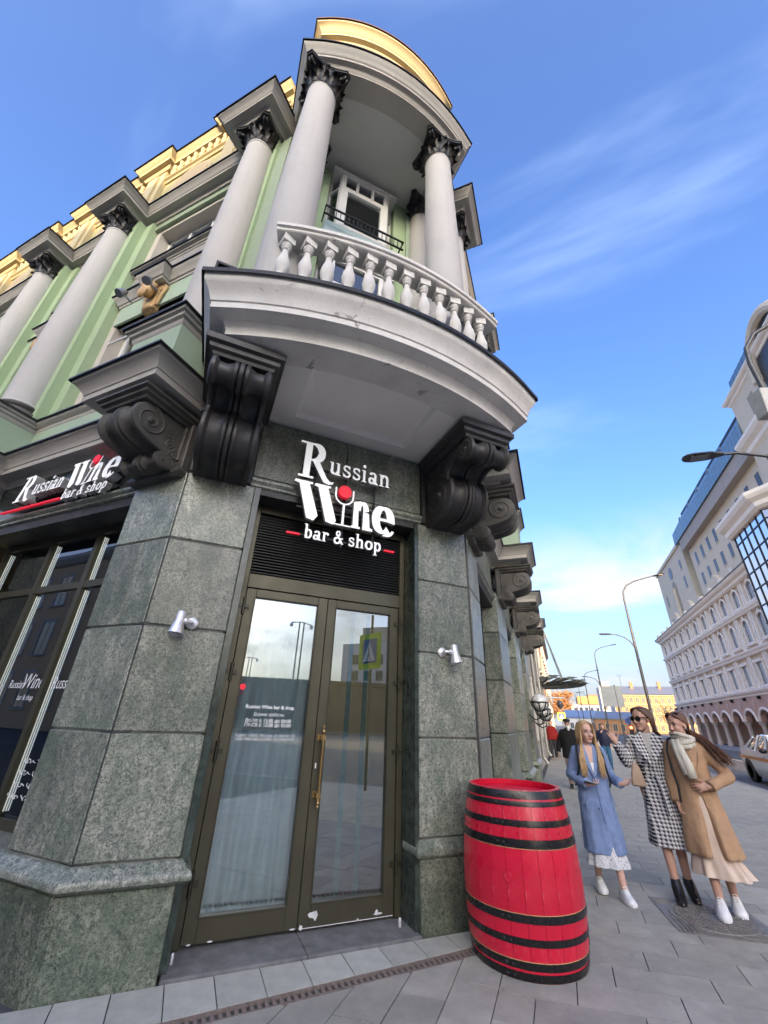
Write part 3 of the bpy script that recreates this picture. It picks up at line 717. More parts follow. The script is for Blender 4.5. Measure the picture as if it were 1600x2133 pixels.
# ---- columns --------------------------------------------------------------------------
def capital_mesh():
    mb = MB(); H = .46
    mb.lathe([(.225, 0), (.24, .008), (.24, .024), (.222, .032), (.218, .06), (.222, .2), (.24, .30), (.285, .385), (.30, .40), (.25, .41)], 24)
    A = .345; ab = []
    for q in range(4):
        a = R(45 + 90 * q); cx, cy = math.cos(a), math.sin(a); tx, ty = -cy, cx
        ab += [(cx * A * 1.30 - tx * .045, cy * A * 1.30 - ty * .045), (cx * A * 1.30 + tx * .045, cy * A * 1.30 + ty * .045)]
        for k in range(1, 6):
            t = k / 6; b2 = R(45 + 90 * q + 90 * t); rad = A * (1.30 - .48 * math.sin(math.pi * t))
            ab.append((rad * math.cos(b2), rad * math.sin(b2)))
    mb.prism(ab, .40, .435); mb.prism([(x * 1.04, y * 1.04) for x, y in ab], .435, .462)
    for q in range(4):
        b2 = R(90 * q); mb.ell((.30 * math.cos(b2), .30 * math.sin(b2), .425), (.035, .035, .035), 8, 6)
    def lf(a, z0, h, wd, rbase, curl):
        rows = []
        for j in range(7):
            t = j / 6; out = rbase + .015 + curl * max(0, t - .45) ** 1.6 * 2.2; z = z0 + h * (t if t < .86 else .86 - (t - .86) * .7)
            wv = wd * (1 - .35 * t) * (1.0 if j % 2 == 0 else .78) * (.35 if j == 6 else 1)
            row = []
            for k in range(-2, 3):
                off = k / 2 * wv; dd = out - abs(k) * .008 + (.014 if k == 0 else 0)
                row.append((dd * math.cos(a) - off * math.sin(a), dd * math.sin(a) + off * math.cos(a), z - abs(k) * .012))
            rows.append(row)
        mb.loft(rows, close=False, caps=False)
        rows2 = [[(x * .965, y * .965, z) for x, y, z in r] for r in rows]; mb.loft(rows2, close=False, caps=False)
    for k in range(8): lf(R(45 * k), .02, .19, .078, .222, .13)
    for k in range(8): lf(R(45 * k + 22.5), .04, .31, .072, .218, .16)
    for q in range(4):
        a = R(45 + 90 * q)
        lf(a, .17, .20, .05, .24, .18)
        for sg in (-1, 1):
            pts = []; rd = []
            for j in range(26):
                t = j / 25; th = R(200) - t * R(560); rr = .058 * (1 - .8 * t)
                px = .375 + rr * math.cos(th); pz = .345 + rr * math.sin(th); off = sg * .022
                pts.append((px * math.cos(a) - off * math.sin(a), px * math.sin(a) + off * math.cos(a), pz)); rd.append(.018 * (1 - .4 * t))
            mb.tube(pts, rd, 5)
        for sg in (-1, 1):
            b2 = R(45 + 90 * q + sg * 33); mb.tube([(.245 * math.cos(b2), .245 * math.sin(b2), .26), (.285 * math.cos(b2), .285 * math.sin(b2), .33), (.30 * math.cos(b2 + .1), .30 * math.sin(b2 + .1), .385), (.325 * math.cos(b2 + .05 * sg), .325 * math.sin(b2), .35)], [.016, .018, .016, .008], 5)
    return mesh_of(mb, 'capital', True)
CAP = capital_mesh(); CAP.materials.append(plain('capital_charcoal', (.030, .029, .028), .5, 0, .35, 20, .2, 70))
BASEM = MB().lathe([(.31, .0), (.345, .02), (.35, .05), (.335, .085), (.30, .10), (.285, .12), (.285, .14), (.305, .155), (.315, .18), (.30, .21), (.275, .22), (.27, .25)], 40)
BASE_ME = mesh_of(BASEM, 'column_base', True); BASE_ME.materials.append(M_CHARL)
def shaft_mesh(h, r0=.265, r1=.222):
    pr_ = [(r0 + .012, 0), (r0 + .012, .02), (r0, .04)] + [(r0 + (r1 - r0) * (max(0, t - .3) / .7) ** 1.35, .04 + (h - .08) * t) for t in [i / 10 for i in range(11)]] + [(r1 + .01, h - .03), (r1 + .01, h)]
    me = mesh_of(MB().lathe(pr_, 40), 'column_shaft', True); me.materials.append(M_COLW); return me
SH1 = shaft_mesh(10.1 - 5.55); SH2 = shaft_mesh(10.1 - 5.15)
def column(F, s, d, zb, sh, label=None, rot=0, sc=1):
    x, y, z = F(s, d, 0)
    o = part(sh, 'column', None, BLD, loc=(x - BLD.location.x, y - BLD.location.y, zb + .23)); o.scale = (sc, sc, 1)
    if label: o['label'] = label
    c = part(CAP, 'capital', None, o, loc=(0, 0, 10.1 - zb - .23)); c.rotation_euler[2] = rot
    part(BASE_ME, 'column_base', None, o, loc=(0, 0, -.23))
    return o
column(FC, -.055, .80, 4.95, SH2, 'left front column standing on the round balcony', R(45), .98)
column(FC, 2.05, .80, 4.95, SH2, 'right front column standing on the round balcony', R(45), .98)
column(FC, -.02, -.16, 4.95, SH2, None, R(45), .86); column(FC, 2.19, -.13, 4.95, SH2, None, R(45), .86)
for s in (-.50, -4.10, -6.55, -10.2): column(FL, s, .06, 5.32, SH1, None, -_al)
for s in (.36, 3.39, 6.60, 9.80): column(FR, s, .03, 5.32, SH1)

# ---- upper walls ------------------------------------------------------------------------
def pedestal(F, s):
    bp(fbox(F, s - .37, s + .37, -.3, .50, 4.51, 5.12), 'pedestal', M_GREEN2)
    cornice(fpath(F, [(s - .37, -.1), (s - .37, .50), (s + .37, .50), (s + .37, -.1)]), [(-.3, 5.10), (.0, 5.10), (.015, 5.12), (.02, 5.16), (.05, 5.18), (.055, 5.21), (.085, 5.225), (.09, 5.27), (-.3, 5.30)], M_TRIM, 'pedestal_cornice')
    bp(fbox(F, s - .34, s + .34, -.2, .44, 5.28, 5.33), 'column_plinth', M_CHARL)
for s in (-.45, -4.10, -6.55, -10.2): pedestal(FL, s)
for s in (.36, 3.39, 6.60, 9.80): pedestal(FR, s)
LH = []
for c0, hw in ((-2.40, .92), (-5.32, .58), (-8.4, .92), (-11.6, .6)):
    LH += [(c0 - hw, c0 + hw, 5.72, 7.46), (c0 - hw, c0 + hw, 8.98, 10.30)]
bp(wall_holes(FL, -14, -.05, 5.25, 10.55, -.27, LH, .34), 'upper_wall', M_BEIGE)
RH = []
for c0 in (1.88, 5.0, 8.2, 11.4): RH += [(c0 - .85, c0 + .85, 5.72, 7.46), (c0 - .85, c0 + .85, 8.98, 10.30)]
bp(wall_holes(FR, .05, 13.4, 5.25, 10.55, -.27, RH, .3), 'upper_wall', M_GREEN)
bp(fbox(FL, -14, -.05, -.4, -.10, 4.51, 5.24), 'dado', M_GREEN2); bp(fbox(FR, .05, 13.4, -.4, -.10, 4.51, 5.24), 'dado', M_GREEN2)
cornice(fpath(FL, [(-14, -.10), (-.05, -.10)]), [(-.2, 5.12), (.0, 5.12), (.012, 5.14), (.015, 5.17), (.04, 5.19), (.06, 5.21), (.075, 5.225), (.08, 5.265), (-.2, 5.30)], M_TRIM, 'string_course')
cornice(fpath(FR, [(.05, -.10), (13.4, -.10)]), [(-.2, 5.12), (.0, 5.12), (.012, 5.14), (.015, 5.17), (.04, 5.19), (.06, 5.21), (.075, 5.225), (.08, 5.265), (-.2, 5.30)], M_TRIM, 'string_course')
M_ROUGH = plain('rough_grey_stucco', (.30, .285, .265), .9, 0, .3, 45, .8, 45)
def bay(F, c0, hw, head=True):
    d0 = -.27
    bp(fbox(F, c0 - hw - .12, c0 + hw + .12, d0 - .02, d0 + .02, 8.20, 8.84), 'apron_panel', M_ROUGH)
    cornice(fpath(F, [(c0 - hw - .1, d0 - .1), (c0 - hw - .1, d0), (c0 + hw + .1, d0), (c0 + hw + .1, d0 - .1)]), [(-.2, 8.82), (.03, 8.82), (.04, 8.85), (.06, 8.86), (.065, 8.89), (.12, 8.91), (.12, 8.95), (-.2, 8.99)], M_TRIM, 'window_sill')
    k = .22
    cornice(fpath(F, [(c0 - hw - .06, d0 - .1), (c0 - hw - .06, d0 + .03), (c0 - k, d0 + .03), (c0 - k, d0 + .17), (c0 + k, d0 + .17), (c0 + k, d0 + .03), (c0 + hw + .06, d0 + .03), (c0 + hw + .06, d0 - .1)]),
            [(-.2, 7.92), (.02, 7.92), (.03, 7.96), (.05, 7.97), (.06, 8.0), (.10, 8.07), (.125, 8.10), (.13, 8.15), (-.2, 8.20)], M_TRIM, 'window_hood')
    bp(fbox(F, c0 - hw - .04, c0 + hw + .04, d0 - .05, d0 + .035, 7.46, 7.93), 'frieze_panel', M_GREEN2)
    if head:
        h = MB(); zc = 7.70; dc = d0 + .20
        h.ell((c0, dc, zc), (.085, .095, .125), 16, 12); h.ell((c0, dc + .075, zc - .10), (.075, .05, .11), 12, 8)
        h.ell((c0, dc + .09, zc - .01), (.020, .035, .045), 8, 6); h.ell((c0, dc + .07, zc + .045), (.075, .035, .022), 10, 6)
        rr = random.Random(3)
        for i in range(26):
            a = R(-10 + 200 * i / 25); h.ell((c0 + .095 * math.cos(a), dc + .02 + rr.uniform(-.05, .04), zc + .03 + .12 * math.sin(a)), (.030, .035, .03), 8, 6)
        h.box(c0 - .11, c0 + .11, d0, d0 + .10, zc - .30, zc + .24); h.ell((c0, d0 + .09, zc - .26), (.10, .07, .08), 12, 8)
        for sg in (-1, 1):
            h.tube([(c0 + sg * (.15 + .06 * (1 - .8 * j / 20) * math.cos(R(90 + 28 * j))), d0 + .08, zc + .12 + .06 * (1 - .8 * j / 20) * math.sin(R(90 + 28 * j))) for j in range(21)], .02, 6)
            h.tube([(c0 + sg * .20, d0 + .06, zc + .12), (c0 + sg * .16, d0 + .08, zc - .05), (c0 + sg * .12, d0 + .07, zc - .24)], [.03, .026, .02], 6)
        h.v = [(c0 + (x - c0) * 1.25, d0 + (y - d0) * .95, zc + (z - zc) * 1.15) for x, y, z in h.v]
        bp(h.xf(F), 'carved_head_keystone', M_OCHRE, smooth=True)
    for z0_, z1_ in ((5.72, 7.46), (8.98, 10.30)):
        window(F, c0 - hw, c0 + hw, z0_, z1_, d0 - .22, [c0 - hw * .33, c0 + hw * .33], [z0_ + (z1_ - z0_) * .68], M_WHITE, M_GLASSW, 'sash_window', .06)
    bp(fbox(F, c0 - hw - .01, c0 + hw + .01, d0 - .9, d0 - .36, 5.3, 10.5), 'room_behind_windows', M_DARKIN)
    for a, b, dd_, m_ in ((c0 - hw - .30, c0 - hw - .17, .05, M_GREEN), (c0 - hw - .42, c0 - hw - .30, .10, M_GREEND), (c0 + hw + .17, c0 + hw + .30, .05, M_GREEN), (c0 + hw + .30, c0 + hw + .42, .10, M_GREEND)):
        pass
for c0, hw in ((-2.40, .92), (-5.32, .58), (-8.4, .92), (-11.6, .6)): bay(FL, c0, hw)
for c0 in (1.88, 5.0, 8.2, 11.4): bay(FR, c0, .85)
# stepped green pilaster strips either side of each column
def strips(F, s, right_only=False):
    for sg in (-1, 1):
        for a, b, dd_, m_ in ((.0, .40, .02, M_GREEN), (.40, .62, -.12, M_GREEN)):
            x0, x1 = sorted((s + sg * a, s + sg * b))
            bp(fbox(F, x0, x1, -.3, dd_, 5.27, 10.55), 'pilaster_strip', m_)
for s in (-4.10, -6.55, -10.2): strips(FL, s)
for a, b, dd_, m_ in ((-.9, -.20, .0, M_GREEN), (-1.12, -.9, -.12, M_GREEN), (-.20, .02, -.05, M_GREEND)):
    bp(fbox(FL, a, b, -.3, dd_, 5.27, 10.55), 'pilaster_strip', m_)
for s in (.36, 3.39, 6.60, 9.80): strips(FR, s)
# chamfer wall behind the balcony with glazed bay
bp(wall_holes(FC, -.62, 2.86, 4.95, 10.60, -.22, [(.40, 1.68, 5.10, 7.95), (.40, 1.68, 8.75, 10.42)], .2), 'chamfer_wall', M_GREEN)
bp(fbox(FC, -.45, .16, -.3, -.10, 4.96, 10.58), 'pilaster_strip', M_GREEN); bp(fbox(FC, 1.92, 2.7, -.3, -.16, 4.96, 10.58), 'pilaster_strip', M_GREEN2)
def bay_window(z0_, z1_, tr):
    for F2, s0_, s1_ in ((FC, .60, 1.48),):
        window(F2, s0_, s1_, z0_, z1_, -.10, [s0_ + .30, s0_ + .60] if False else [], [tr], M_WHITE, M_GLASSW, 'bay_window', .07)
    mb = MB(); zt = z1_
    for v in (.893, 1.187): mb.box(v - .025, v + .025, -.15, -.085, tr, zt - .05)
    mb.box(.70, 1.38, -.13, -.082, z0_ + .06, z0_ + .12); mb.box(.66, .72, -.13, -.082, z0_ + .06, tr - .03); mb.box(1.36, 1.42, -.13, -.082, z0_ + .06, tr - .03); mb.box(.72, 1.36, -.13, -.082, tr - .10, tr - .035)
    bp(mb.xf(FC), 'window_sash', M_WHITE)
    for (a, b) in (((.42, -.36), (.60, -.10)), ((1.48, -.10), (1.66, -.36))):
        def FS(s, d, z, a=a, b=b):
            t = s; L = math.hypot(b[0] - a[0], b[1] - a[1]); ux, uy = (b[0] - a[0]) / L, (b[1] - a[1]) / L
            return FC(a[0] + ux * t - uy * d * 1, a[1] + uy * t + ux * d, z)
        L = math.hypot(b[0] - a[0], b[1] - a[1])
        window(FS, 0, L, z0_, z1_, 0, [], [tr], M_WHITE, M_GLASSW, 'bay_window', .05)
    bp(fbox(FC, .42, 1.66, -.42, -.05, z1_ - .02, z1_ + .05), 'window_head', M_WHITE)
bay_window(8.72, 10.40, 9.98); bay_window(5.05, 7.90, 7.3)
bp(fbox(FC, .40, 1.68, -.42, -.05, 7.95, 8.70), 'window_apron', plain('pale_blue_panel', (.38, .50, .50), .6))
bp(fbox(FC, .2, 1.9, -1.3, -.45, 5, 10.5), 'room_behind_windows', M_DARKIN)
rl = MB()
for z in (8.62, 8.84): rl.box(.36, 1.75, .06, .085, z - .012, z + .012)
for i in range(19): rl.box(.40 + i * .073, .412 + i * .073, .067, .079, 8.62, 8.84)
for s in (.36, 1.74): rl.box(s, s + .02, -.2, .085, 8.83, 8.85)
bp(rl.xf(FC), 'window_railing', M_FLASH)
# dark open flashing box at the balcony's left end
bx_ = MB().box(-.62, .10, .50, .98, 5.30, 5.33).box(-.62, -.60, .50, .98, 4.97, 5.30).box(-.60, .10, .50, .52, 4.97, 5.30)
bp(bx_.xf(FC), 'parapet_flashing', M_FLASH)
bp(fbox(FC, -.50, .05, .54, .92, 4.96, 5.26), 'parapet_end', M_GREEN)
bx_ = MB().box(2.2, 2.95, .45, .95, 5.10, 5.13).box(2.2, 2.93, .5, .9, 4.97, 5.10)
bp(bx_.xf(FC), 'parapet_flashing', M_FLASH)

# ---- main entablature --------------------------------------------------------------------
PROF_E = [(-.3, 10.56), (.0, 10.56), (.012, 10.58), (.012, 10.605), (.035, 10.62), (.045, 10.64), (.15, 10.655), (.15, 10.71), (.165, 10.72), (.175, 10.745), (.205, 10.79), (.24, 10.82), (.245, 10.86), (-.3, 10.90)]
pe = [(-14, -.17)]
for s in (-10.2, -6.55, -4.10): pe += [(s - .35, -.17), (s - .35, .37), (s + .35, .37), (s + .35, -.17)]
pe += [(-.88, -.17), (-.88, .37), (-.14, .37), (-.14, -.3)]
cornice(fpath(FL, pe), PROF_E, M_TRIM, 'main_cornice')
pe = []
for s in (.36, 3.39, 6.60, 9.80): pe += [(s - .35, -.17), (s - .35, .34), (s + .35, .34), (s + .35, -.17)]
cornice(fpath(FR, pe + [(13.4, -.17)]), PROF_E, M_TRIM, 'main_cornice')
bp(fbox(FL, -14, -.05, -.5, -.20, 10.40, 10.9), 'architrave', M_GREEND); bp(fbox(FR, .05, 13.4, -.5, -.20, 10.4, 10.9), 'architrave', M_GREEND)
for s in (-10.2, -6.55, -4.10, -.5): bp(fbox(FL, s - .34, s + .34, -.3, .36, 10.561, 10.70), 'entablature_block', M_GREEND)
for s in (.36, 3.39, 6.60, 9.80): bp(fbox(FR, s - .34, s + .34, -.3, .33, 10.561, 10.70), 'entablature_block', M_GREEND)
# turret canopy on the columns
UT = 1.06
CAN = arcpts(UT, 1.22, 3.5, 1.36, 26, -.3)
bp(MB().sweep(fpath(FC, CAN), [(-.3, 10.575), (0, 10.575), (.0, 10.61), (.02, 10.63), (.03, 10.67), (.05, 10.69), (.10, 10.70), (.10, 10.76), (.115, 10.77), (.125, 10.80), (.155, 10.86), (.19, 10.90), (.195, 10.95), (-.3, 11.0)]), 'turret_cornice', M_TRIM, smooth=True)
bp(MB().sweep(fpath(FC, CAN), [(-.3, 11.01), (.21, 10.965), (.21, 10.945), (.216, 10.945), (.216, 10.975), (-.3, 11.02)]), 'cornice_flashing', M_FLASH)
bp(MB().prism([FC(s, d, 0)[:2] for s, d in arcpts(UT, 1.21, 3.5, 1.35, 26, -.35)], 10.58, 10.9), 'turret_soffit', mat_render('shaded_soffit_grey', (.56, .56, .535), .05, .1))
bp(MB().sweep(fpath(FC, arcpts(UT, 1.12, 3.3, 1.36, 26, -.3)), [(-.2, 11.0), (0, 11.0), (0, 11.32), (.03, 11.34), (.03, 11.40), (-.2, 11.42)]), 'turret_blocking_course', M_SOFF, smooth=True)
# attic turret
AT = arcpts(UT, .86, 2.9, 1.30, 26, -.6)
bp(MB().sweep(fpath(FC, AT), [(-.3, 11.3), (0, 11.3), (0, 13.25), (-.3, 13.25)]), 'attic_wall', M_CREAM, smooth=True)
bp(MB().sweep(fpath(FC, AT), [(-.3, 12.90), (0.0, 12.90), (.04, 12.92), (.05, 12.96), (.07, 12.98), (.07, 13.03), (-.3, 13.05)]), 'attic_moulding', M_CREAM, smooth=True)
bp(MB().sweep(fpath(FC, AT), [(-.3, 13.22), (0.0, 13.22), (.02, 13.26), (.09, 13.28), (.09, 13.36), (.11, 13.38), (.13, 13.43), (.18, 13.50), (.21, 13.52), (.215, 13.58), (-.3, 13.62)]), 'attic_cornice', M_CREAM, smooth=True)
bp(MB().sweep(fpath(FC, AT), [(-.3, 13.63), (.235, 13.60), (.235, 13.575), (.24, 13.575), (.24, 13.612), (-.3, 13.645)]), 'cornice_flashing', plain('brown_flashing', (.10, .05, .03), .5))
bp(MB().sweep(fpath(FC, arcpts(UT, .86, 2.9, 1.22, 26)), [(-.25, 13.6), (.0, 13.6), (.0, 13.80), (.05, 13.83), (.05, 13.88), (-.25, 13.9)]), 'attic_parapet', M_CREAM, smooth=True)
# attic storey on the street sides
bp(fbox(FL, -14, -.3, -.6, -.12, 10.860, 12.779), 'attic_wall', mat_render('yellow_green_stucco', (.37, .34, .16), .06, .1))
bp(fbox(FR, .3, 13.4, -.6, -.12, 10.860, 12.779), 'attic_wall', M_GREEN)
PROF_A = [(-.3, 12.738), (.0, 12.738), (.03, 12.779), (.04, 12.828), (.12, 12.844), (.12, 12.910), (.14, 12.943), (.20, 13.000), (.22, 13.066), (-.3, 13.107)]
pa = [(-14, -.12)]
for s in (-12.4, -10.2, -8.3, -6.55, -4.10, -1.6): pa += [(s - .4, -.12), (s - .4, .0), (s + .4, .0), (s + .4, -.12)]
cornice(fpath(FL, pa + [(-.3, -.12)]), PROF_A, M_CREAM, 'attic_cornice')
cornice(fpath(FR, [(.3, -.12), (13.4, -.12)]), PROF_A, M_TRIM, 'attic_cornice')
bp(MB().sweep(fpath(FL, [(-14, -.12), (-.3, -.12)]), [(-.1, 12.303), (.03, 12.303), (.05, 12.352), (.09, 12.377), (.09, 12.418), (-.1, 12.434)]), 'attic_moulding', M_CREAM)
den = mesh_of(MB().lathe([(.035, 0), (.05, .03), (.055, .12), (.03, .20), (.05, .27), (.06, .30), (.06, .34)], 8), 'attic_baluster', True); den.materials.append(M_CREAM)
k = 0
for i in range(62):
    s = -13.9 + i * .215
    if any(abs(s - q) < .46 for q in (-12.4, -10.2, -8.3, -6.55, -4.10, -1.6)) or s > -.5: continue
    x, y, z = FL(s, -.06, 12.443); part(den, 'attic_baluster', None, BLD, loc=(x - BLD.location.x, y - BLD.location.y, z))
for s in (-12.4, -10.2, -8.3, -6.55, -4.10, -1.6):
    bp(fbox(FL, s - .30, s + .30, -.2, -.02, 10.876, 12.746), 'attic_pilaster', M_CREAM)
    bp(fbox(FL, s - .16, s + .16, -.05, .03, 11.057, 12.533), 'attic_pilaster', M_CREAM)
for c0 in (-2.85, -5.32, -7.4, -9.2, -11.3):
    arch = [(-.5, 10.893), (.5, 10.893)] + [(.5 * math.cos(R(a)), 11.713 + .5 * math.sin(R(a))) for a in range(0, 181, 15)]
    bp(MB().prism([(c0 + x * 1.22, 10.893 + (z - 10.893) * 1.05) for x, z in arch], -.14, -.09, lambda a, b, h: (a, h, b)).xf(FL), 'arch_surround', M_CREAM)
    bp(MB().prism([(c0 + x, z) for x, z in arch], -.12, -.075, lambda a, b, h: (a, h, b)).xf(FL), 'arched_niche', mat_render('ochre_niche', (.42, .33, .2), .06, .1))
for c0 in (-2.85, -5.32, -9.2): bp(fbox(FL, c0 - .32, c0 + .32, -.4, .06, 13.090, 13.320), 'parapet_block', M_CREAM, bevel=.02)
bp(fbox(FL, -14, -.3, -.9, -.45, 12.861, 13.090), 'roof_edge', M_FLASH); bp(fbox(FR, .3, 13.4, -.9, -.45, 12.861, 13.090), 'roof_edge', M_FLASH)
bp(MB().prism([FL(-14, -.5, 0)[:2], FC(-.4, -.5, 0)[:2], FC(2.6, -.5, 0)[:2], FR(13.4, -.5, 0)[:2], (-17, 18)], 12.7, 12.8), 'roof', M_FLASH)
bp(MB().box(-16.9, -1.3, 17.9, 18.0, 0, 12.9), 'end_wall', M_BEIGE)
# small grille with a ring on the dado between column pedestals
gr = MB().tube([(-2.0 + .30 * math.cos(R(a)), -.22, 6.4 + .30 * math.sin(R(a))) for a in range(0, 361, 15)], .02, 6)
for i in range(5): gr.box(-2.65 + i * .3, -2.63 + i * .3, -.23, -.21, 5.75, 6.9)
gr.box(-3.2, -1.5, -.23, -.21, 6.9, 6.93)
bp(gr.xf(FL), 'window_grille', M_WHITE)

# ================================================================== lettering
def _arc(cx, cy, rx, ry, a0, a1, tv, th, n=18):
    o, i = [], []
    for k in range(n + 1):
        a = R(a0 + (a1 - a0) * k / n); c, s = math.cos(a), math.sin(a)
        t = (tv * abs(c) + th * abs(s)) / 2
        o.append((cx + (rx + t) * c, cy + (ry + t) * s)); i.append((cx + max(.005, rx - t) * c, cy + max(.005, ry - t) * s))
    return [[o[k], o[k + 1], i[k + 1], i[k]] for k in range(n)]       # strip of quads
def _r(x0, y0, x1, y1): return [[(x0, y0), (x1, y0), (x1, y1), (x0, y1)]]
def _stem(x, y0, y1, T=.22, sb=True, st=True):
    g = _r(x, y0, x + T, y1)
    if sb: g += _r(x - .12, y0, x + T + .12, y0 + .075)
    if st: g += [[(x - .14, y1 - .06), (x + .02, y1 - .10), (x + .02, y1), (x - .0, y1), (x - .14, y1 - .02)]]
    return g
def glyph(c):
    T = .22
    if c == 'u': return _stem(.14, .30, 1, T, False) + _stem(.70, 0, 1, T, False) + _arc(.50, .36, .29, .29, 180, 350, .2, .13) + [[(.92, 0), (1.06, 0), (1.06, .07), (.92, .09)]], 1.12
    if c == 's': return _arc(.40, .74, .24, .20, 15, 265, .13, .12) + _arc(.42, .27, .27, .21, 95, -165, .14, .12) + _r(.62, .70, .70, .98) + _r(.09, .03, .17, .32), .84
    if c == 'i': return _stem(.14, 0, 1) + [[(.25 + .15 * math.cos(R(a)), 1.32 + .15 * math.sin(R(a))) for a in range(0, 360, 24)]], .56
    if c == 'a': return _arc(.36, .27, .22, .21, 0, 360, .2, .11, 26) + _r(.58, .10, .80, .70) + _arc(.46, .68, .24, .24, -5, 165, .2, .12) + [[(.62, 0), (.98, 0), (.98, .08), (.80, .2), (.66, .2)]], 1.0
    if c == 'n': return _stem(.14, 0, 1) + _stem(.70, 0, .68, T, True, False) + _arc(.55, .64, .26, .29, 0, 170, .22, .14), 1.14
    if c == 'b': return _stem(.14, 0, 1.55, T, False) + _arc(.52, .50, .29, .43, -165, 165, .22, .12, 26), 1.0
    if c == 'r': return _stem(.14, 0, 1) + _arc(.52, .62, .24, .29, 70, 165, .15, .14) + [[(.66 + .13 * math.cos(R(a)), .82 + .13 * math.sin(R(a))) for a in range(0, 360, 30)]], .84
    if c == 'h': return _stem(.14, 0, 1.55) + _stem(.70, 0, .68, T, True, False) + _arc(.55, .64, .26, .29, 0, 170, .22, .14), 1.14
    if c == 'o': return _arc(.50, .50, .36, .43, 0, 360, .24, .12, 30), 1.02
    if c == 'p': return _stem(.14, -.5, 1) + _arc(.54, .50, .30, .43, -165, 165, .22, .12, 26), 1.04
    if c == 'e': return _arc(.50, .50, .37, .43, 0, 318, .24, .12, 28) + _r(.2, .47, .9, .57), .98
    if c == '&': return (_arc(.50, 1.14, .20, .25, 0, 360, .14, .12, 24) + _arc(.42, .36, .31, .30, 75, 345, .18, .14, 24) + [[(.28, 1.02), (.46, 1.10), (1.14, .06), (1.14, 0), (.92, 0)]]
                         + [[(.66, .60), (1.12, .60), (1.12, .67), (.66, .67)], [(.84, .64), (.96, .64), (.78, .18), (.66, .22)]]), 1.22
    if c == 'R': return (_r(.14, 0, .42, 1.5) + _r(-.04, 0, .60, .085) + _r(-.10, 1.415, .5, 1.5) + _arc(.50, 1.11, .36, .345, -90, 92, .30, .09, 20) + _r(.40, .72, .54, .81)
                         + [[(.46, .78), (.76, .80), (1.16, .16), (1.34, .02), (1.48, .05), (1.46, -.04), (1.26, -.10), (1.04, -.04), (.86, .20)]]), 1.5
    if c == 'W': return ([[(-.06, 1.5), (.62, 1.5), (.62, 1.42), (.50, 1.40), (.94, .22), (.80, 0), (.52, .06), (.10, 1.36), (-.10, 1.40)],
                          [(.72, 1.5), (1.34, 1.5), (1.34, 1.42), (1.24, 1.40), (1.66, .16), (1.56, 0), (1.26, .06), (.84, 1.36), (.68, 1.40)]]), 1.75
    if c == 'N': return ([[(0, 1.0), (.30, 1.06), (.34, 0), (0, 0)]] + _r(-.10, 0, .44, .08) + _arc(.52, .66, .26, .34, 8, 170, .34, .12) + [[(.60, .70), (.96, .66), (1.04, .12), (1.22, .08), (1.22, 0), (.60, 0)]]), 1.2
    if c == 'E': return _arc(.56, .54, .36, .46, -8, 310, .36, .11, 30) + _r(.30, .50, .86, .60) + _arc(.62, .22, .40, .26, -100, -10, .10, .06), 1.15
    return [], .5
def letter(ch, F, s, z, d, sx, sy, depth, parent, mats, shear=0.0, name='letter'):
    mb = MB(); polys, adv = glyph(ch)
    for k, pl in enumerate(polys):
        q = [(s + (x + shear * y) * sx, z + y * sy) for x, y in pl]; n = len(q); f = d + depth + .0006 * (k % 5)
        b0 = len(mb.v)
        mb.v += [(a, d, b) for a, b in q] + [(a, f, b) for a, b in q]
        mb.f.append(tuple(b0 + n + i for i in range(n))); mb.mi.append(0)
        for i in range(n): mb.f.append((b0 + i, b0 + (i + 1) % n, b0 + n + (i + 1) % n, b0 + n + i)); mb.mi.append(1)
        mb.f.append(tuple(b0 + i for i in range(n - 1, -1, -1))); mb.mi.append(1)
    mb.xf(F)
    part(mb, name, mats, parent, world=True)
    return adv * sx
def word(txt, F, s, z, d, sx, sy, depth, parent, mats, shear=0.0):
    for ch in txt:
        if ch == ' ': s += .5 * sx; continue
        s += letter(ch, F, s, z, d, sx, sy, depth, parent, mats, shear) + .05 * sx
    return s
M_LW = mat_emit('white_letter_face', (.86, .86, .86), .10)  # unlit letter faces, given a slight glow by emission
M_LS = plain('silver_letter_side', (.50, .50, .50), .4, .3, .05)
M_REDL = mat_emit('red_acrylic', (.75, .012, .035), .10)
LM = [M_LW, M_LS]
def goblet(F, s, z, d, k, depth, parent, mats, shear=0):
    sh = lambda y: shear * y
    mb = MB(); b0 = 0
    out = []
    for t in range(0, 13):
        a = R(180 + 180 * t / 12); out.append((.11 * math.cos(a), .36 + .11 * math.sin(a)))
    cup = [(-.11, .45)] + out + [(.11, .45), (.092, .45)] + [(.092 * math.cos(R(-180 * t / 12)), .36 + .092 * math.sin(R(-180 * t / 12))) for t in range(0, 13)] + [(-.092, .45)]
    def ex(pl, off=0):
        q = [(s + (x + sh(y)) * k, z + y * k) for x, y in pl]; n = len(q); b0 = len(mb.v)
        mb.v += [(a, d, b) for a, b in q] + [(a, d + depth + off, b) for a, b in q]
        mb.f.append(tuple(b0 + n + i for i in range(n))); mb.mi.append(0)
        for i in range(n): mb.f.append((b0 + i, b0 + (i + 1) % n, b0 + n + (i + 1) % n, b0 + n + i)); mb.mi.append(1)
    ex(cup); ex([(-.012, .012), (.012, .012), (.012, .25), (-.012, .25)], .0006); ex([(-.09, 0), (.09, 0), (.09, .014), (-.09, .014)], .0012)
    part(mb.xf(F), 'wine_glass_letter', mats, parent, world=True)
    dm = MB().prism([(s + (.075 * math.cos(R(a)) + sh(.40)) * k, z + (.41 + .075 * math.sin(R(a))) * k) for a in range(0, 360, 15)], d + .01, d + depth + .012, lambda a, b, h: (a, h, b))
    part(dm.xf(F), 'red_dot', M_REDL, parent, world=True)
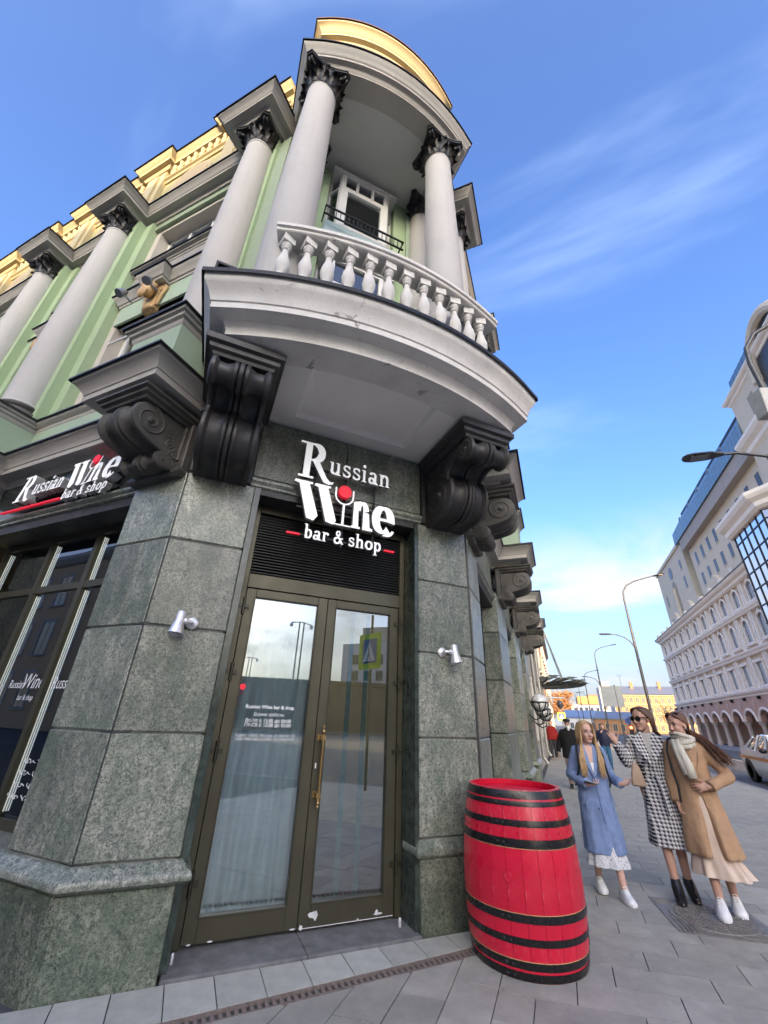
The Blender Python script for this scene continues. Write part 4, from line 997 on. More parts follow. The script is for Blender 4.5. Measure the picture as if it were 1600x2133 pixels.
SG = thing('shop_sign', 'white raised-letter wine bar sign with red dot over the corner entrance door', 'sign', FC(1.13, .08, 3.0), group=None)
d_ = .085
letter('R', FC, .57, 3.735, d_, .255, .30, .045, SG, LM)
word('ussian', FC, .885, 3.855, d_, .128, .155, .04, SG, LM)
letter('W', FC, .560, 3.255, d_, .272, .290, .05, SG, LM)
goblet(FC, 1.085, 3.265, d_, .98, .045, SG, LM)
letter('N', FC, 1.195, 3.265, d_, .185, .305, .05, SG, LM); letter('E', FC, 1.405, 3.262, d_, .250, .310, .05, SG, LM)
word('bar & shop', FC, .70, 3.055, d_ + .02, .088, .098, .03, SG, LM)
for a, b in ((.535, .665), (1.575, 1.69)):
    part(MB().box(a, b, d_ + .01, d_ + .035, 3.082, 3.098).xf(FC), 'red_strip', M_REDL, SG, world=True)
sg = MB()
for z in (3.40, 3.52, 3.90, 3.10): sg.box(.60, 1.64, .055, .075, z, z + .018)
for s in (.75, 1.10, 1.45): sg.box(s, s + .02, -.02, .055, 3.62, 3.66)
for s in (.75, 1.10, 1.45): sg.box(s, s + .018, .036, .054, 3.05, 3.95)
part(sg.xf(FC), 'mounting_frame', M_FLASH, SG, world=True)
SG2 = thing('shop_sign', 'slanted white and red wine bar sign on the dark stone band over the left window', 'sign', FL(-2.0, .02, 3.5))
d_ = -.06; sh = .28
letter('R', FL, -2.98, 3.735, d_, .22, .235, .10, SG2, LM, sh)
word('ussian', FL, -2.675, 3.80, d_, .104, .135, .09, SG2, LM, sh)
letter('W', FL, -2.02, 3.735, d_, .200, .225, .10, SG2, LM, sh)
goblet(FL, -1.655, 3.745, d_, .76, .09, SG2, LM, .32)
letter('N', FL, -1.555, 3.745, d_, .145, .215, .10, SG2, LM, sh); letter('E', FL, -1.36, 3.745, d_, .215, .235, .10, SG2, LM, sh)
word('bar & shop', FL, -1.93, 3.585, d_ + .05, .082, .088, .06, SG2, LM, .2)
part(MB().box(-3.15, -1.98, d_ + .07, d_ + .10, 3.612, 3.632).xf(FL), 'red_strip', M_REDL, SG2, world=True)
sg = MB()
for z in (3.66, 3.78, 3.90): sg.box(-2.95, -1.15, -.085, -.066, z, z + .02)
part(sg.xf(FL), 'mounting_frame', M_FLASH, SG2, world=True)
# printing on the left shop window
WD = -.42 - .020
win0 = [o for o in BLD.children if o.name.startswith('shop_window')][0]
def wdecal(t, size, s, z, shear=.25): return text_part(t, size, FL, s, z, WD, M_DECAL, win0, align='LEFT', shear=shear, sx=.8)
wdecal('Russian', .11, -2.40, 1.66); wdecal('Wine', .20, -2.18, 1.66); wdecal('bar & shop', .075, -2.17, 1.55)
wdecal('Russian', .16, -1.68, 1.66)
sc_ = MB(); rq = random.Random(11)
for r_ in range(4):
    for c_ in range(4):
        s, z = -1.66 + c_ * .20 - r_ * .02, 1.05 - r_ * .09
        pts = [(s + .16 * t + .012 * math.sin(t * 26 + r_), z + .018 * math.sin(t * 17 + c_) * (1 if t < .8 else .5)) for t in [i / 22 for i in range(23)]]
        sc_.tube([(a, WD, b) for a, b in pts], .0028, 4)
part(sc_.xf(FL), 'window_scribbles', M_DECAL, win0, world=True)

# ================================================================== small wall lamps
def wall_lamp(F, s, z, label, aim):
    root = thing('wall_spotlight', label, 'lamp', F(s, .0, z), group='steel spotlights beside the door')
    p = F(0, 0, 0); ex = Vector(F(1, 0, 0)) - Vector(p); ey = Vector(F(0, 1, 0)) - Vector(p)
    L = lambda a, b, c: tuple(Vector((0, 0, c)) + ex * a + ey * b)
    rose = MB().lathe([(.002, 0), (.048, 0), (.05, .008), (.046, .02), (.03, .03), (.002, .032)], 24, axis='y').xf(L)
    part(rose, 'mounting_rose', M_STEEL, root, smooth=True)
    arm = MB().tube([(0, .02, 0), (0, .085, 0), (aim * .05, .10, 0)], .016, 12).ell((aim * .05, .10, 0), (.026, .022, .026), 12, 8).xf(L)
    part(arm, 'arm', M_STEEL, root, smooth=True)
    hd_ = MB().lathe([(.001, .085), (.030, .082), (.036, .07), (.036, .0), (.042, -.02), (.056, -.085), (.058, -.10), (.053, -.10), (.050, -.09), (.03, -.02), (.001, -.015)], 28)
    M_ = Matrix.Translation((aim * .095, .105, -.01)) @ Matrix.Rotation(aim * R(-4), 4, 'Y') @ Matrix.Rotation(R(8), 4, 'X')
    hd_.mat4(M_).xf(L); part(hd_, 'lamp_head', M_STEEL, root, smooth=True)
    return root
wall_lamp(FC, -.10, 2.155, 'brushed steel spotlight on the wide granite pier left of the door', -1)
wall_lamp(FC, 2.31, 2.13, 'brushed steel spotlight on the narrow granite pier above the red barrel', 1)

# floodlights at the carved keystone
def flood(F, s, d, z, label, yaw):
    root = thing('floodlight', label, 'lamp', F(s, d, z), group='grey floodlights at the carved keystone'); root.scale = (.72, .72, .72)
    g = plain('grey_cast_metal', (.30, .31, .33), .4, .6, .1)
    b = MB().lathe([(.001, -.11), (.05, -.10), (.075, -.05), (.085, .0), (.085, .09), (.095, .10), (.095, .12), (.085, .12)], 20)
    b.mat4(Matrix.Rotation(yaw, 4, 'Z') @ Matrix.Rotation(R(150), 4, 'X') ); part(b, 'lamp_housing', g, root, smooth=True)
    gl = MB().lathe([(.001, .112), (.084, .112), (.084, .116), (.001, .116)], 20); gl.mat4(Matrix.Rotation(yaw, 4, 'Z') @ Matrix.Rotation(R(150), 4, 'X'))
    part(gl, 'lens', plain('dark_lens', (.03, .035, .05), .1), root)
    a = MB().tube([(0, 0, 0), (.05, .10, -.08), (.06, .22, -.10)], .022, 8); part(a, 'arm', g, root, smooth=True)
flood(FL, -2.56, .16, 7.42, 'grey floodlight hiding the lower face of the carved ochre head', R(-10))
flood(FL, -2.06, .12, 7.50, 'round grey floodlight right of the carved ochre head', R(40))

# ================================================================== ground
M_PAVE = mat_pave()
M_JOINT = plain('dark_paving_joint', (.06, .06, .06), .9)
M_ASPH = plain('asphalt', (.095, .097, .10), .85, 0, .25, 3, .5, 220)
M_LITE = plain('pale_border_stone', (.42, .42, .375), .75, 0, .14, 9, .2, 160, objvar=.12)
gnd = part(MB().add([(-700, -500, -.045), (900, -500, -.045), (900, 1200, -.045), (-700, 1200, -.045)], [(0, 1, 2, 3)]), 'ground', M_ASPH); gnd['kind'] = 'structure'
road = part(MB().add([(5.55, -28, -.12), (13.6, -28, -.12), (13.6, 400, -.12), (5.55, 400, -.12)], [(0, 1, 2, 3)]), 'road', M_ASPH); road['kind'] = 'structure'
road.location.z = .079
pav = part(MB().box(-60, 5.34, -6, 230, -.03, -.012), 'pavement', M_JOINT); pav['kind'] = 'structure'
SHR = .15
slabs_l = []
def inside_free(x, y):
    # keep slabs clear of the building, border and drain
    n = (x - y) * S2; u = (x + y) * S2
    return n
def clip(poly, f):
    out = []
    for i in range(len(poly)):
        a, b = poly[i], poly[(i + 1) % len(poly)]; fa, fb = f(a), f(b)
        if fa >= 0: out.append(a)
        if (fa >= 0) != (fb >= 0):
            t = fa / (fa - fb); out.append((a[0] + t * (b[0] - a[0]), a[1] + t * (b[1] - a[1])))
    return out
drain_f = lambda p: (lambda u, n: n - (-3.288 - .066 * (u - .22) ) )((p[0] + p[1]) * S2, (p[0] - p[1]) * S2)
rgt_f = lambda p: p[0] + .74
cells = []
G = .0035
for i in range(-9, 24):                  # running rows on the street side
    for j in range(-2, 11):
        off = (i * .237) % .6
        x0 = -.6 + (j - 1) * .6 + off; x1 = x0 + .6; y0 = 1.75 + i * .285
        cells.append([(x0 + G, y0 + SHR * min(x0, 6) + G), (x1 - G, y0 + SHR * x1 + G), (x1 - G, y0 + .285 + SHR * x1 - G), (x0 + G, y0 + .285 + SHR * x0 - G)])
right_cells = []
for c in cells:
    c = clip(c, lambda p: p[0] + .60 - G); c = clip(c, lambda p: 5.195 - p[0]) if c else c
    if len(c) >= 3: c = clip(c, rgt_f)
    if len(c) >= 3 and sum(p[0] + p[1] for p in c) / len(c) < 3.62: c = clip(c, drain_f)
    if len(c) >= 3: right_cells.append(c)
left_cells = []
for i in range(0, 30):                   # columns running away on the chamfer side
    for j in range(-9, 5):
        x1 = -.60 - i * .279; x0 = x1 - .279; y0 = 3.64 + (i % 2) * -.24 + j * .56 - .56 * 0
        c = [(x0 + G, y0 + SHR * (x0 + 1) + G), (x1 - G, y0 + SHR * (x1 + 1) + G), (x1 - G, y0 + .56 + SHR * (x1 + 1) - G), (x0 + G, y0 + .56 + SHR * (x0 + 1) - G)]
        c = clip(c, drain_f)
        if len(c) >= 3: c = clip(c, lambda p: 2.33 - p[1] + .037 * (-3.0 - p[0]) if p[0] < -3.05 else 1)
        if len(c) >= 3: left_cells.append(c)
rs = random.Random(2)
def put_slab(c, mat=M_PAVE, name='paving_slab', par=None, h=.0):
    cx = sum(p[0] for p in c) / len(c); cy = sum(p[1] for p in c) / len(c); dz = rs.uniform(-.0015, .0015)
    mb = MB(); n = len(c)
    top = [(p[0] - cx, p[1] - cy, h + dz) for p in c]; bot = [(p[0] - cx, p[1] - cy, -.03) for p in c]
    mb.add(top + bot, [tuple(range(n))] + [(i, i + n, (i + 1) % n + n, (i + 1) % n) for i in range(n)])
    return part(mb, name, mat, par or pav, loc=(cx, cy, 0), bevel=.0)
def area(c): return abs(sum(c[i][0] * c[(i + 1) % len(c)][1] - c[(i + 1) % len(c)][0] * c[i][1] for i in range(len(c)))) / 2
MH = (1.02, 5.62)                         # manhole cover centre
def in_mh(c):
    cx = sum(p[0] for p in c) / len(c); cy = sum(p[1] for p in c) / len(c); return abs(cx - MH[0]) < .1 and abs(cy - MH[1]) < .1
todo = [c for c in right_cells + left_cells if area(c) > .004]
todo.sort(key=lambda c: (lambda x, y: math.hypot(x + .4, y - 3.2))(sum(p[0] for p in c) / len(c), sum(p[1] for p in c) / len(c)))
for c in todo[:285]: put_slab(c)
far = MB()
def add_far(c):
    n = len(c); far.add([(p[0], p[1], rs.uniform(-.001, .001)) for p in c] + [(p[0], p[1], -.03) for p in c], [tuple(range(n))] + [(i, i + n, (i + 1) % n + n, (i + 1) % n) for i in range(n)])
for c in todo[285:]: add_far(c)
for i in range(24, 200):
    for j in range(-2, 11):
        off = (i * .237) % .6
        x0 = -.6 + (j - 1) * .6 + off; x1 = min(x0 + .6, 5.195); x0 = max(x0, -.74); y0 = 1.75 + i * .285
        if x1 < x0 + .02: continue
        add_far([(x0 + G, y0 + SHR * x0 + G), (x1 - G, y0 + SHR * x1 + G), (x1 - G, y0 + .285 + SHR * x1 - G), (x0 + G, y0 + .285 + SHR * x0 - G)])
part(far, 'paving_slabs_far', M_PAVE, pav, kind='stuff')
kerb = part(MB().box(5.20, 5.35, -28, 300, -.2, .0), 'kerb', plain('kerb_granite', (.24, .24, .24), .7, 0, .2, 8)); kerb['kind'] = 'structure'
lanes = part(MB().box(9.45, 9.57, 6, 90, -.04, -.036), 'road_marking', plain('road_paint', (.55, .55, .53), .7, 0, .2, 12)); lanes['kind'] = 'structure'
fpv = part(MB().box(13.6, 18, 6, 120, -.2, .02), 'far_pavement', plain('far_paving', (.24, .24, .245), .8, 0, .15, 2)); fpv['kind'] = 'structure'
# pale border blocks along the chamfer, then the drain
brd = part(MB().prism([FC(s, d, 0)[:2] for s, d in ((-.75, .05), (3.2, .05), (3.2, .20), (-.75, .52))], -.03, -.008), 'stone_border', M_JOINT); brd['kind'] = 'structure'
dn = lambda u: (-3.39 - .066 * (u - .22)) - PCN       # inner drain edge in d
u = -.62
while u < 2.9:
    w_ = .285; c = [FC(u + G, .058, 0)[:2], FC(u + w_ - G, .058, 0)[:2], FC(u + w_ - G, dn(u + w_) - .006, 0)[:2], FC(u + G, dn(u) - .006, 0)[:2]]
    put_slab(c, M_LITE, 'border_block', brd, .004); u += w_
DR = thing('drain_channel', 'rusty slotted drain grate running past the door step', 'drain', FC(1.3, .42, 0))
M_RUST = plain('rusty_cast_iron', (.20, .155, .13), .8, .1, .3, 25, .4, 90)
trough = MB(); a0, a1 = -1.3, 2.52
def DF(t, q, z): # t along, q across 0..0.105
    return FC(t, dn(t) + q, z)
part(MB().add([DF(a0, .0, -.03), DF(a1, .0, -.03), DF(a1, .105, -.03), DF(a0, .105, -.03)], [(0, 1, 2, 3)]), 'trough', plain('drain_dark', (.012, .011, .010), .9), DR, world=True)
for q0, q1 in ((0, .020), (.085, .105)):
    part(MB().add([DF(t, q, z) for t, q, z in ((a0, q0, .0), (a1, q0, .0), (a1, q1, .0), (a0, q1, .0), (a0, q0, -.03), (a1, q0, -.03), (a1, q1, -.03), (a0, q1, -.03))], [(0, 1, 2, 3), (0, 4, 5, 1), (1, 5, 6, 2), (2, 6, 7, 3), (3, 7, 4, 0)]), 'side_rail', M_RUST, DR, world=True)
bar = MB().box(-.0105, .0105, -.034, .034, -.025, -.001)
bar_me = mesh_of(bar.xf(lambda x, y, z: ((x + y) * S2, (x - y) * S2, z)), 'grate_bar'); bar_me.materials.append(M_RUST)
for i in range(88):
    t = a0 + .02 + i * .0432
    if t > a1: break
    x, y, z = DF(t, .0525, 0); part(bar_me, 'grate_bar', None, DR, loc=(x - DR.location.x, y - DR.location.y, 0))

# manhole cover
MHo = thing('manhole_cover', 'round patterned iron manhole cover set in a square frame near the white shoes', 'manhole', (MH[0], MH[1], 0), R(8))
M_IRON = plain('worn_iron', (.22, .205, .185), .6, .35, .25, 14, .2, 120)
part(MB().box(-.40, .40, -.40, .40, -.02, .006), 'square_frame', M_IRON, MHo)
for k in range(4):
    gr_ = MB()
    for i in range(4): gr_.box(-.36 + i * .035, -.345 + i * .035, -.38, -.06, .004, .011)
    gr_.mat4(Matrix.Rotation(R(90 * k), 4, 'Z')); part(gr_, 'corner_ribs', M_IRON, MHo)
part(MB().lathe([(.001, .009), (.31, .009), (.315, .013), (.335, .013), (.34, .004)], 48), 'round_lid', M_IRON, MHo, smooth=True)
rb = MB()
for i in range(-9, 10):
    y = i * .032; hw = math.sqrt(max(0, .29 ** 2 - y * y))
    k = -hw
    while k < hw - .02:
        if not (abs(y) < .05 and abs(k + .02) < .08): rb.box(k, min(hw, k + .05), y - .007, y + .007, .008, .0155)
        k += .062 if i % 2 else .058
part(rb.mat4(Matrix.Rotation(R(35), 4, 'Z')), 'tread_pattern', M_IRON, MHo, kind='stuff')

# ================================================================== the barrel
BX, BY = -.455, 4.25
BH, RBt, RTp, RMd = 1.04, .40, .365, .440
def brad(z):
    t = z / BH; e = RBt + (RTp - RBt) * t
    return e + (RMd - (RBt + RTp) / 2) * (1 - (2 * t - 1) ** 2) ** .85
BR = thing('wine_barrel', 'large red painted wine barrel with black hoops beside the doorway', 'barrel', (BX, BY, 0))
b = NB('red_barrel_paint')
base = b.ramp(b.noise(4, 5, .6), [(.3, (.50, .003, .026)), (.7, (.70, .006, .042))])
scr = b.ramp(b.noise(6, 8, .75, .2, b.mapped((14, 14, 1.6))), [(.56, 0.0), (.70, .8)])
area_m = b.ramp(b.noise(2.6, 3, .5), [(.40, 0.0), (.62, 1.0)])
c = b.mix(b.math('MULTIPLY', scr, area_m), base, (.70, .42, .38))
fine = b.ramp(b.noise(16, 6, .7, 0, b.mapped((30, 30, 1.2))), [(.63, 0.0), (.68, .9)])
c = b.mix(b.math('MULTIPLY', fine, b.ramp(b.noise(5, 2), [(.5, 0.0), (.6, 1.0)])), c, (.62, .45, .33))
b.bsdf(c, b.ramp(b.noise(12, 4), [(.3, .26), (.7, .42)]), 0, b.bump(b.noise(18, 5, .6, 0, b.mapped((20, 20, 1))), .08, .004), Coat_Weight=.25, Coat_Roughness=.25)
M_RED = b.m
M_HOOP = plain('black_hoop_paint', (.012, .012, .013), .28, .1, .3, 12, .1, 60)
NS = 24; st = MB(); rings = []
for i in range(17):
    z = BH * i / 16; rings.append([((brad(z) - .0) * math.cos(a), (brad(z)) * math.sin(a), z) for a in [R(360 / NS) * (k - .5 * 4) / 4 * .978 for k in range(5)]] + [((brad(z) - .026) * math.cos(a), (brad(z) - .026) * math.sin(a), z) for a in [R(360 / NS) * (4 - k - 2) / 4 * .975 for k in range(5)]])
st.loft(rings); st_me = mesh_of(st, 'stave', True); st_me.materials.append(M_RED)
for k in range(NS):
    o = part(st_me, 'stave', None, BR); o.rotation_euler[2] = R(360 / NS * k)
part(MB().lathe([(r_ - .024, z) for r_, z in [(brad(BH * i / 12), BH * i / 12) for i in range(13)]], 48, caps=False), 'inner_lining', M_RED, BR, smooth=True)
part(MB().lathe([(.001, BH - .045), (RTp - .024, BH - .045), (RTp - .024, BH - .06), (.001, BH - .06)], 48), 'barrel_head', M_RED, BR)
hoops = [(.985, 1.036), (.940, .972), (.818, .858), (.696, .748), (.296, .340), (.180, .220), (.060, .100), (.002, .046)]
for k, (z0_, z1_) in enumerate(hoops):
    f = .004
    ring_ = [(brad(z0_) + .001, z0_), (brad(z0_) + f, z0_ + .001), (brad((z0_ + z1_) / 2) + f + .001, (z0_ + z1_) / 2), (brad(z1_) + f, z1_ - .001), (brad(z1_) + .001, z1_)]
    ho = part(MB().lathe(ring_, 72, caps=False), 'hoop', M_HOOP, BR, smooth=True)
    zm = (z0_ + z1_) / 2; rv = MB()
    ra = R(-98)
    for q in (-.045, .0) if k else (-.03, .0):
        a = ra + q / brad(zm)
        rv = MB().ell((brad(zm) * math.cos(a) + .006 * math.cos(a), brad(zm) * math.sin(a) + .006 * math.sin(a), zm), (.0095, .0095, .0095), 10, 6)
        part(rv, 'rivet', plain('hoop_rivet', (.03, .03, .03), .3, .3), ho, smooth=True)
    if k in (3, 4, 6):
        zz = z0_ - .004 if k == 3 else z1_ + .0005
        part(MB().lathe([(brad(zz) + .0012, zz), (brad(zz) + .0018, zz + .002), (brad(zz) + .0012, zz + .004)], 72, caps=False), 'tan_hoop_line', plain('tan_line', (.55, .36, .16), .7), ho)  # thin tan ring along the hoop edge
a = R(-96)
bg_ = MB().lathe([(.001, .012), (.026, .012), (.029, .009), (.029, -.01)], 20)
Mx = Matrix.Translation(((brad(.53) + .001) * math.cos(a), (brad(.53) + .001) * math.sin(a), .53)) @ Matrix.Rotation(a, 4, 'Z') @ Matrix.Rotation(R(90), 4, 'Y')
part(bg_.mat4(Mx), 'bung', M_RED, BR, smooth=True)

# ================================================================== street furniture
M_POLE = plain('dark_grey_lamp_metal', (.075, .077, .082), .5, .4, .1)
def street_lamp(y, label, boxes=False, loc=None):
    root = thing('street_lamp', label, 'street lamp', loc or (4.6, y, 0), group='double-armed street lamps along the kerb')
    part(MB().lathe([(.16, 0), (.16, .9), (.10, .95), (.085, 1.2), (.07, 5.6), (.055, 7.9), (.001, 7.92)], 14), 'pole', M_POLE, root, smooth=True)
    pts = [(0, 0, 7.85), (0, 0, 8.5), (.06, 0, 8.95), (.30, 0, 9.30), (.75, 0, 9.52), (1.3, 0, 9.66), (1.8, 0, 9.76)]
    part(MB().tube(pts, [.05, .048, .045, .042, .04, .036, .034], 10), 'upper_arm', M_POLE, root, smooth=True)
    pts = [(0, 0, 5.55), (-.18, 0, 5.95), (-.45, 0, 6.22), (-.85, 0, 6.38), (-1.1, 0, 6.41)]
    part(MB().tube(pts, [.034, .032, .03, .028, .026], 10), 'lower_arm', M_POLE, root, smooth=True)
    def head(x0, z0, sg, sl, nm):
        h = MB(); st = [(0, .05, .05), (.10, .08, .06), (.22, .15, .055), (.50, .17, .05), (.62, .14, .04), (.68, .07, .02)]
        rg = []
        for t, w_, th in st:
            rg.append([(x0 + sg * t, w_ * cx, z0 + sl * t + th * cz) for cx, cz in ((-1, -.35), (-.6, -.5), (.6, -.5), (1, -.35), (.8, .5), (.3, .9), (-.3, .9), (-.8, .5))])
        h.loft(rg); part(h, nm, M_POLE, root, smooth=True)
        part(MB().box(*sorted((x0 + sg * .24, x0 + sg * .56)), -.12, .12, z0 + sl * .4 - .036, z0 + sl * .4 - .029), 'lens', plain('lamp_lens', (.10, .10, .095), .2), root)
    head(1.78, 9.755, 1, .16, 'upper_head'); head(-1.08, 6.41, -1, .06, 'lower_head')
    if boxes:
        for a, z, t in ((-.17, 7.35, .3), (.17, 7.40, -.2)):
            bxm = MB().box(-.10, .10, -.14, .14, -.30, .30); bxm.mat4(Matrix.Translation((a, -.10, z)) @ Matrix.Rotation(t, 4, 'Z') @ Matrix.Rotation(R(6), 4, 'X'))
            part(bxm, 'antenna_box', plain('pale_grey_plastic', (.42, .42, .41), .5), root, bevel=.012)
        part(MB().tube([(-.1, -.05, 7.2), (.1, -.05, 7.25)], .02, 6), 'bracket', M_POLE, root)
    return root
street_lamp(8.5, 'nearest street lamp with two grey antenna boxes at the right edge of the photo', True, (4.82, 8.6, 0))
street_lamp(28, 'street lamp rising behind the woman in the checked coat')
for y, l in ((54, 'second street lamp, left of the lamp behind the checked coat'), (80, 'third street lamp down the kerb'), (106, 'fourth street lamp down the kerb'), (132, 'farthest street lamp down the kerb')):
    street_lamp(y, l)
# road sign seen from the back, traffic light, blue sign, crossing sign
SB = thing('road_sign', 'back of a grey square road sign on a leaning post behind the checked sleeve', 'sign', (2.62, 23.8, 0))
part(MB().tube([(0, 0, 0), (0, 0, 3.3)], .035, 10), 'post', M_POLE, SB); part(MB().box(-.62, .28, -.03, -.01, 2.35, 3.25), 'sign_plate', plain('grey_sign_back', (.22, .24, .26), .5, .3), SB, bevel=.01)
TL = thing('traffic_light', 'traffic light showing red beside the far yellow building', 'traffic light', (7.45, 60, 0))
part(MB().tube([(0, 0, 0), (0, 0, 2.7)], .05, 8), 'post', M_POLE, TL); part(MB().box(-.22, .22, -.2, .05, .75, 1.75), 'signal_box', M_FLASH, TL)
part(MB().lathe([(.001, 0), (.15, 0), (.15, .03), (.001, .03)], 16, axis='y').mat4(Matrix.Translation((0, -.235, 1.5))), 'red_signal', mat_emit('red_signal', (1, .06, .02), 6), TL)
BS = thing('road_sign', 'small round blue road sign above the red traffic light', 'sign', (7.42, 61, 0))
part(MB().tube([(0, .05, 0), (0, .05, 2.5)], .04, 8), 'post', M_POLE, BS); part(MB().lathe([(.001, 0), (.34, 0), (.34, .03), (.001, .03)], 20, axis='y').mat4(Matrix.Translation((0, -.03, 2.15))), 'blue_disc', plain('blue_sign', (.03, .09, .30), .5), BS)
def crossing_sign(loc, rz, k, label):
    C = thing('crossing_sign', label, 'sign', loc, rz)
    part(MB().tube([(0, .06, 0), (0, .06, 3.6 * k)], .035, 8), 'post', M_POLE, C)
    part(MB().box(-.45, .45, 0, .02, 2.35 * k, 2.35 * k + .9), 'border_plate', plain('yellow_green_sign', (.42, .62, .02), .5), C)
    part(MB().box(-.30, .30, -.008, -.002, 2.35 * k + .15, 2.35 * k + .75), 'blue_plate', plain('blue_sign', (.03, .09, .30), .5), C)
    z = 2.35 * k + .2
    part(MB().add([(-.26, -.012, z), (.26, -.012, z), (0, -.012, z + .48)], [(0, 1, 2)]), 'white_triangle', M_DECAL, C)
    fg = MB().box(-.02, .02, -.018, -.014, z + .20, z + .32).ell((.0, -.016, z + .355), (.022, .003, .022), 8, 6)
    fg.add([(-.09, -.016, z + .02), (-.05, -.016, z + .02), (.02, -.016, z + .2), (-.02, -.016, z + .2)], [(0, 1, 2, 3)]).add([(.06, -.016, z + .02), (.10, -.016, z + .02), (.02, -.016, z + .2), (-.01, -.016, z + .2)], [(0, 1, 2, 3)])
    part(fg, 'walking_figure', M_FLASH, C, kind='stuff')
crossing_sign((4.5, 1.35, 0), R(298), 1.12, 'yellow-green bordered crossing sign mirrored in the right door leaf')
crossing_sign((.15, 60, 0), 0, .85, 'tiny yellow-green crossing sign far down the pavement beside the wall')

# ================================================================== neighbours along the left side of the street
M_NB = mat_render('grey_beige_neighbour', (.40, .36, .31), .08, .3)
M_PINK = mat_render('pink_neighbour', (.42, .31, .29), .08, .3)
M_ROOF = plain('grey_metal_roof', (.22, .24, .28), .5, .5, .12, 2)
M_PANE = plain('dark_pane', (.045, .05, .06), .35, 0, .3, 2, spec=.3)
M_PANEW = mat_glass('reflecting_pane', (.05, .06, .07), .18, 1.9)
def facade_windows(root, F, cols, rows, w_, h_, fm, pm, d=0, name='window', sill=True):
    for s in cols:
        for z in rows:
            mb = MB(); t = .12 * w_
            mb.box(s - w_ / 2 - t, s - w_ / 2, d - .02, d + .06, z - .05, z + h_ + t); mb.box(s + w_ / 2, s + w_ / 2 + t, d - .02, d + .06, z - .05, z + h_ + t)
            mb.box(s - w_ / 2, s + w_ / 2, d - .02, d + .055, z + h_, z + h_ + t)
            if sill: mb.box(s - w_ / 2 - t * 1.4, s + w_ / 2 + t * 1.4, d - .02, d + .12, z - .17, z - .05)
            wn = part(mb.xf(F), name, fm, root, world=True)
            part(MB().box(s - w_ / 2, s + w_ / 2, d - .02, d + .012, z - .05, z + h_).xf(F), 'pane', pm, wn, world=True)
            part(MB().box(s - .03, s + .03, d + .012, d + .03, z - .05, z + h_).xf(F), 'glazing_bar', fm, wn, world=True)
N1 = thing('neighbour_building', 'grey-beige building just past the green corner building', 'building', (-5, 25, 0))
FN = lambda s, d, z: (-.95 + d, 18.1 + s, z)
part(MB().box(-12, -.95, 18.1, 37, 0, 8.6), 'wall', M_NB, N1, world=True)
part(MB().sweep([(-.95, 18.1), (-.95, 37)], [(-.2, 8.3), (0, 8.3), (.1, 8.4), (.25, 8.5), (.3, 8.7), (-.2, 8.8)]), 'cornice', M_NB, N1, world=True)
part(MB().box(-1.2, -.87, 18.1, 37, 0, .7), 'plinth', M_TRIM, N1, world=True)
facade_windows(N1, FN, [1.6, 4.2, 6.8, 13.2, 15.8], [1.1, 5.0], 1.2, 2.0, M_COLW, M_PANEW)
for y in (17.75, 22.4, 25.0, 36.5):
    part(MB().tube([(-.75, y, 8.3), (-.75, y, .45), (-.62, y, .25)], .06, 8), 'downpipe', plain('grey_downpipe', (.32, .31, .29), .5, .3), N1, world=True)
N2 = thing('neighbour_building', 'pinkish taller building beyond the glass canopy', 'building', (-6, 55, 0))
part(MB().box(-16, -.9, 37.2, 75, 0, 11.2), 'wall', M_PINK, N2, world=True)
part(MB().sweep([(-16, 37.2), (-.9, 37.2), (-.9, 75)], [(-.2, 10.8), (0, 10.8), (.15, 10.95), (.35, 11.1), (.4, 11.35), (-.2, 11.5)]), 'cornice', M_NB, N2, world=True)
part(MB().box(-3.2, -1.0, 37.4, 40.0, 11.4, 14.4), 'corner_turret', M_CREAM, N2, world=True); part(MB().sweep([(-3.2, 37.4), (-1.0, 37.4), (-1.0, 40)], [(-.1, 14.2), (.0, 14.2), (.2, 14.4), (.25, 14.6), (-.1, 14.7)]), 'turret_cornice', M_NB, N2, world=True)
facade_windows(N2, lambda s, d, z: (-.9 + d, 37.2 + s, z), [2.5 + 3 * i for i in range(11)], [1.2, 4.4, 7.6], 1.2, 2.1, M_COLW, M_PANEW)
facade_windows(N2, lambda s, d, z: (-16 + s, 37.2 - d, z), [12.2, 14.0], [8.8], .8, 1.4, M_COLW, M_PANEW)
# glass fan canopy
CN = thing('glass_canopy', 'fan-shaped glass and steel canopy hung over the pavement', 'canopy', (-.9, 27.5, 3.5))
M_STG = plain('grey_green_steel', (.16, .18, .17), .45, .5, .1)
M_CGL = plain('frosted_canopy_glass', (.34, .40, .37), .25, 0, .15)
ca = lambda a, r: (r * math.cos(R(a)) * 2.55, r * math.sin(R(a)) * 4.2)
NA = 14
for k in range(NA):
    a0, a1 = -88 + 176 * k / NA, -88 + 176 * (k + 1) / NA
    zt = .30 * (k % 2)
    p = [ca(a0, .12), ca(a0, 1), ca((a0 + a1) / 2, 1.02), ca(a1, 1), ca(a1, .12)]
    mb = MB(); mb.prism(p, .0, .012); mb.v = [(x, y, z + .14 * math.hypot(x / 2.55, y / 4.2) + zt * .3) for x, y, z in mb.v]
    part(mb, 'glass_blade', M_CGL, CN)
    rbm = MB().tube([(0.05, 0, -.02), (*ca(a0, .55), .05), (*ca(a0, 1.0), .13)], .035, 6); part(rbm, 'rib', M_STG, CN)
part(MB().tube([(*ca(-88 + 176 * k / 20, .985), .12) for k in range(21)], .03, 6), 'rim', M_STG, CN)
part(MB().tube([(*ca(-88 + 176 * k / 20, .6), .04) for k in range(21)], .025, 6), 'inner_rim', M_STG, CN)
for y in (-1.0, .9): part(MB().tube([(.05, y * .4, 5.6), (1.35, y * 1.2, .12)], .035, 6), 'hanger_rod', M_STG, CN)
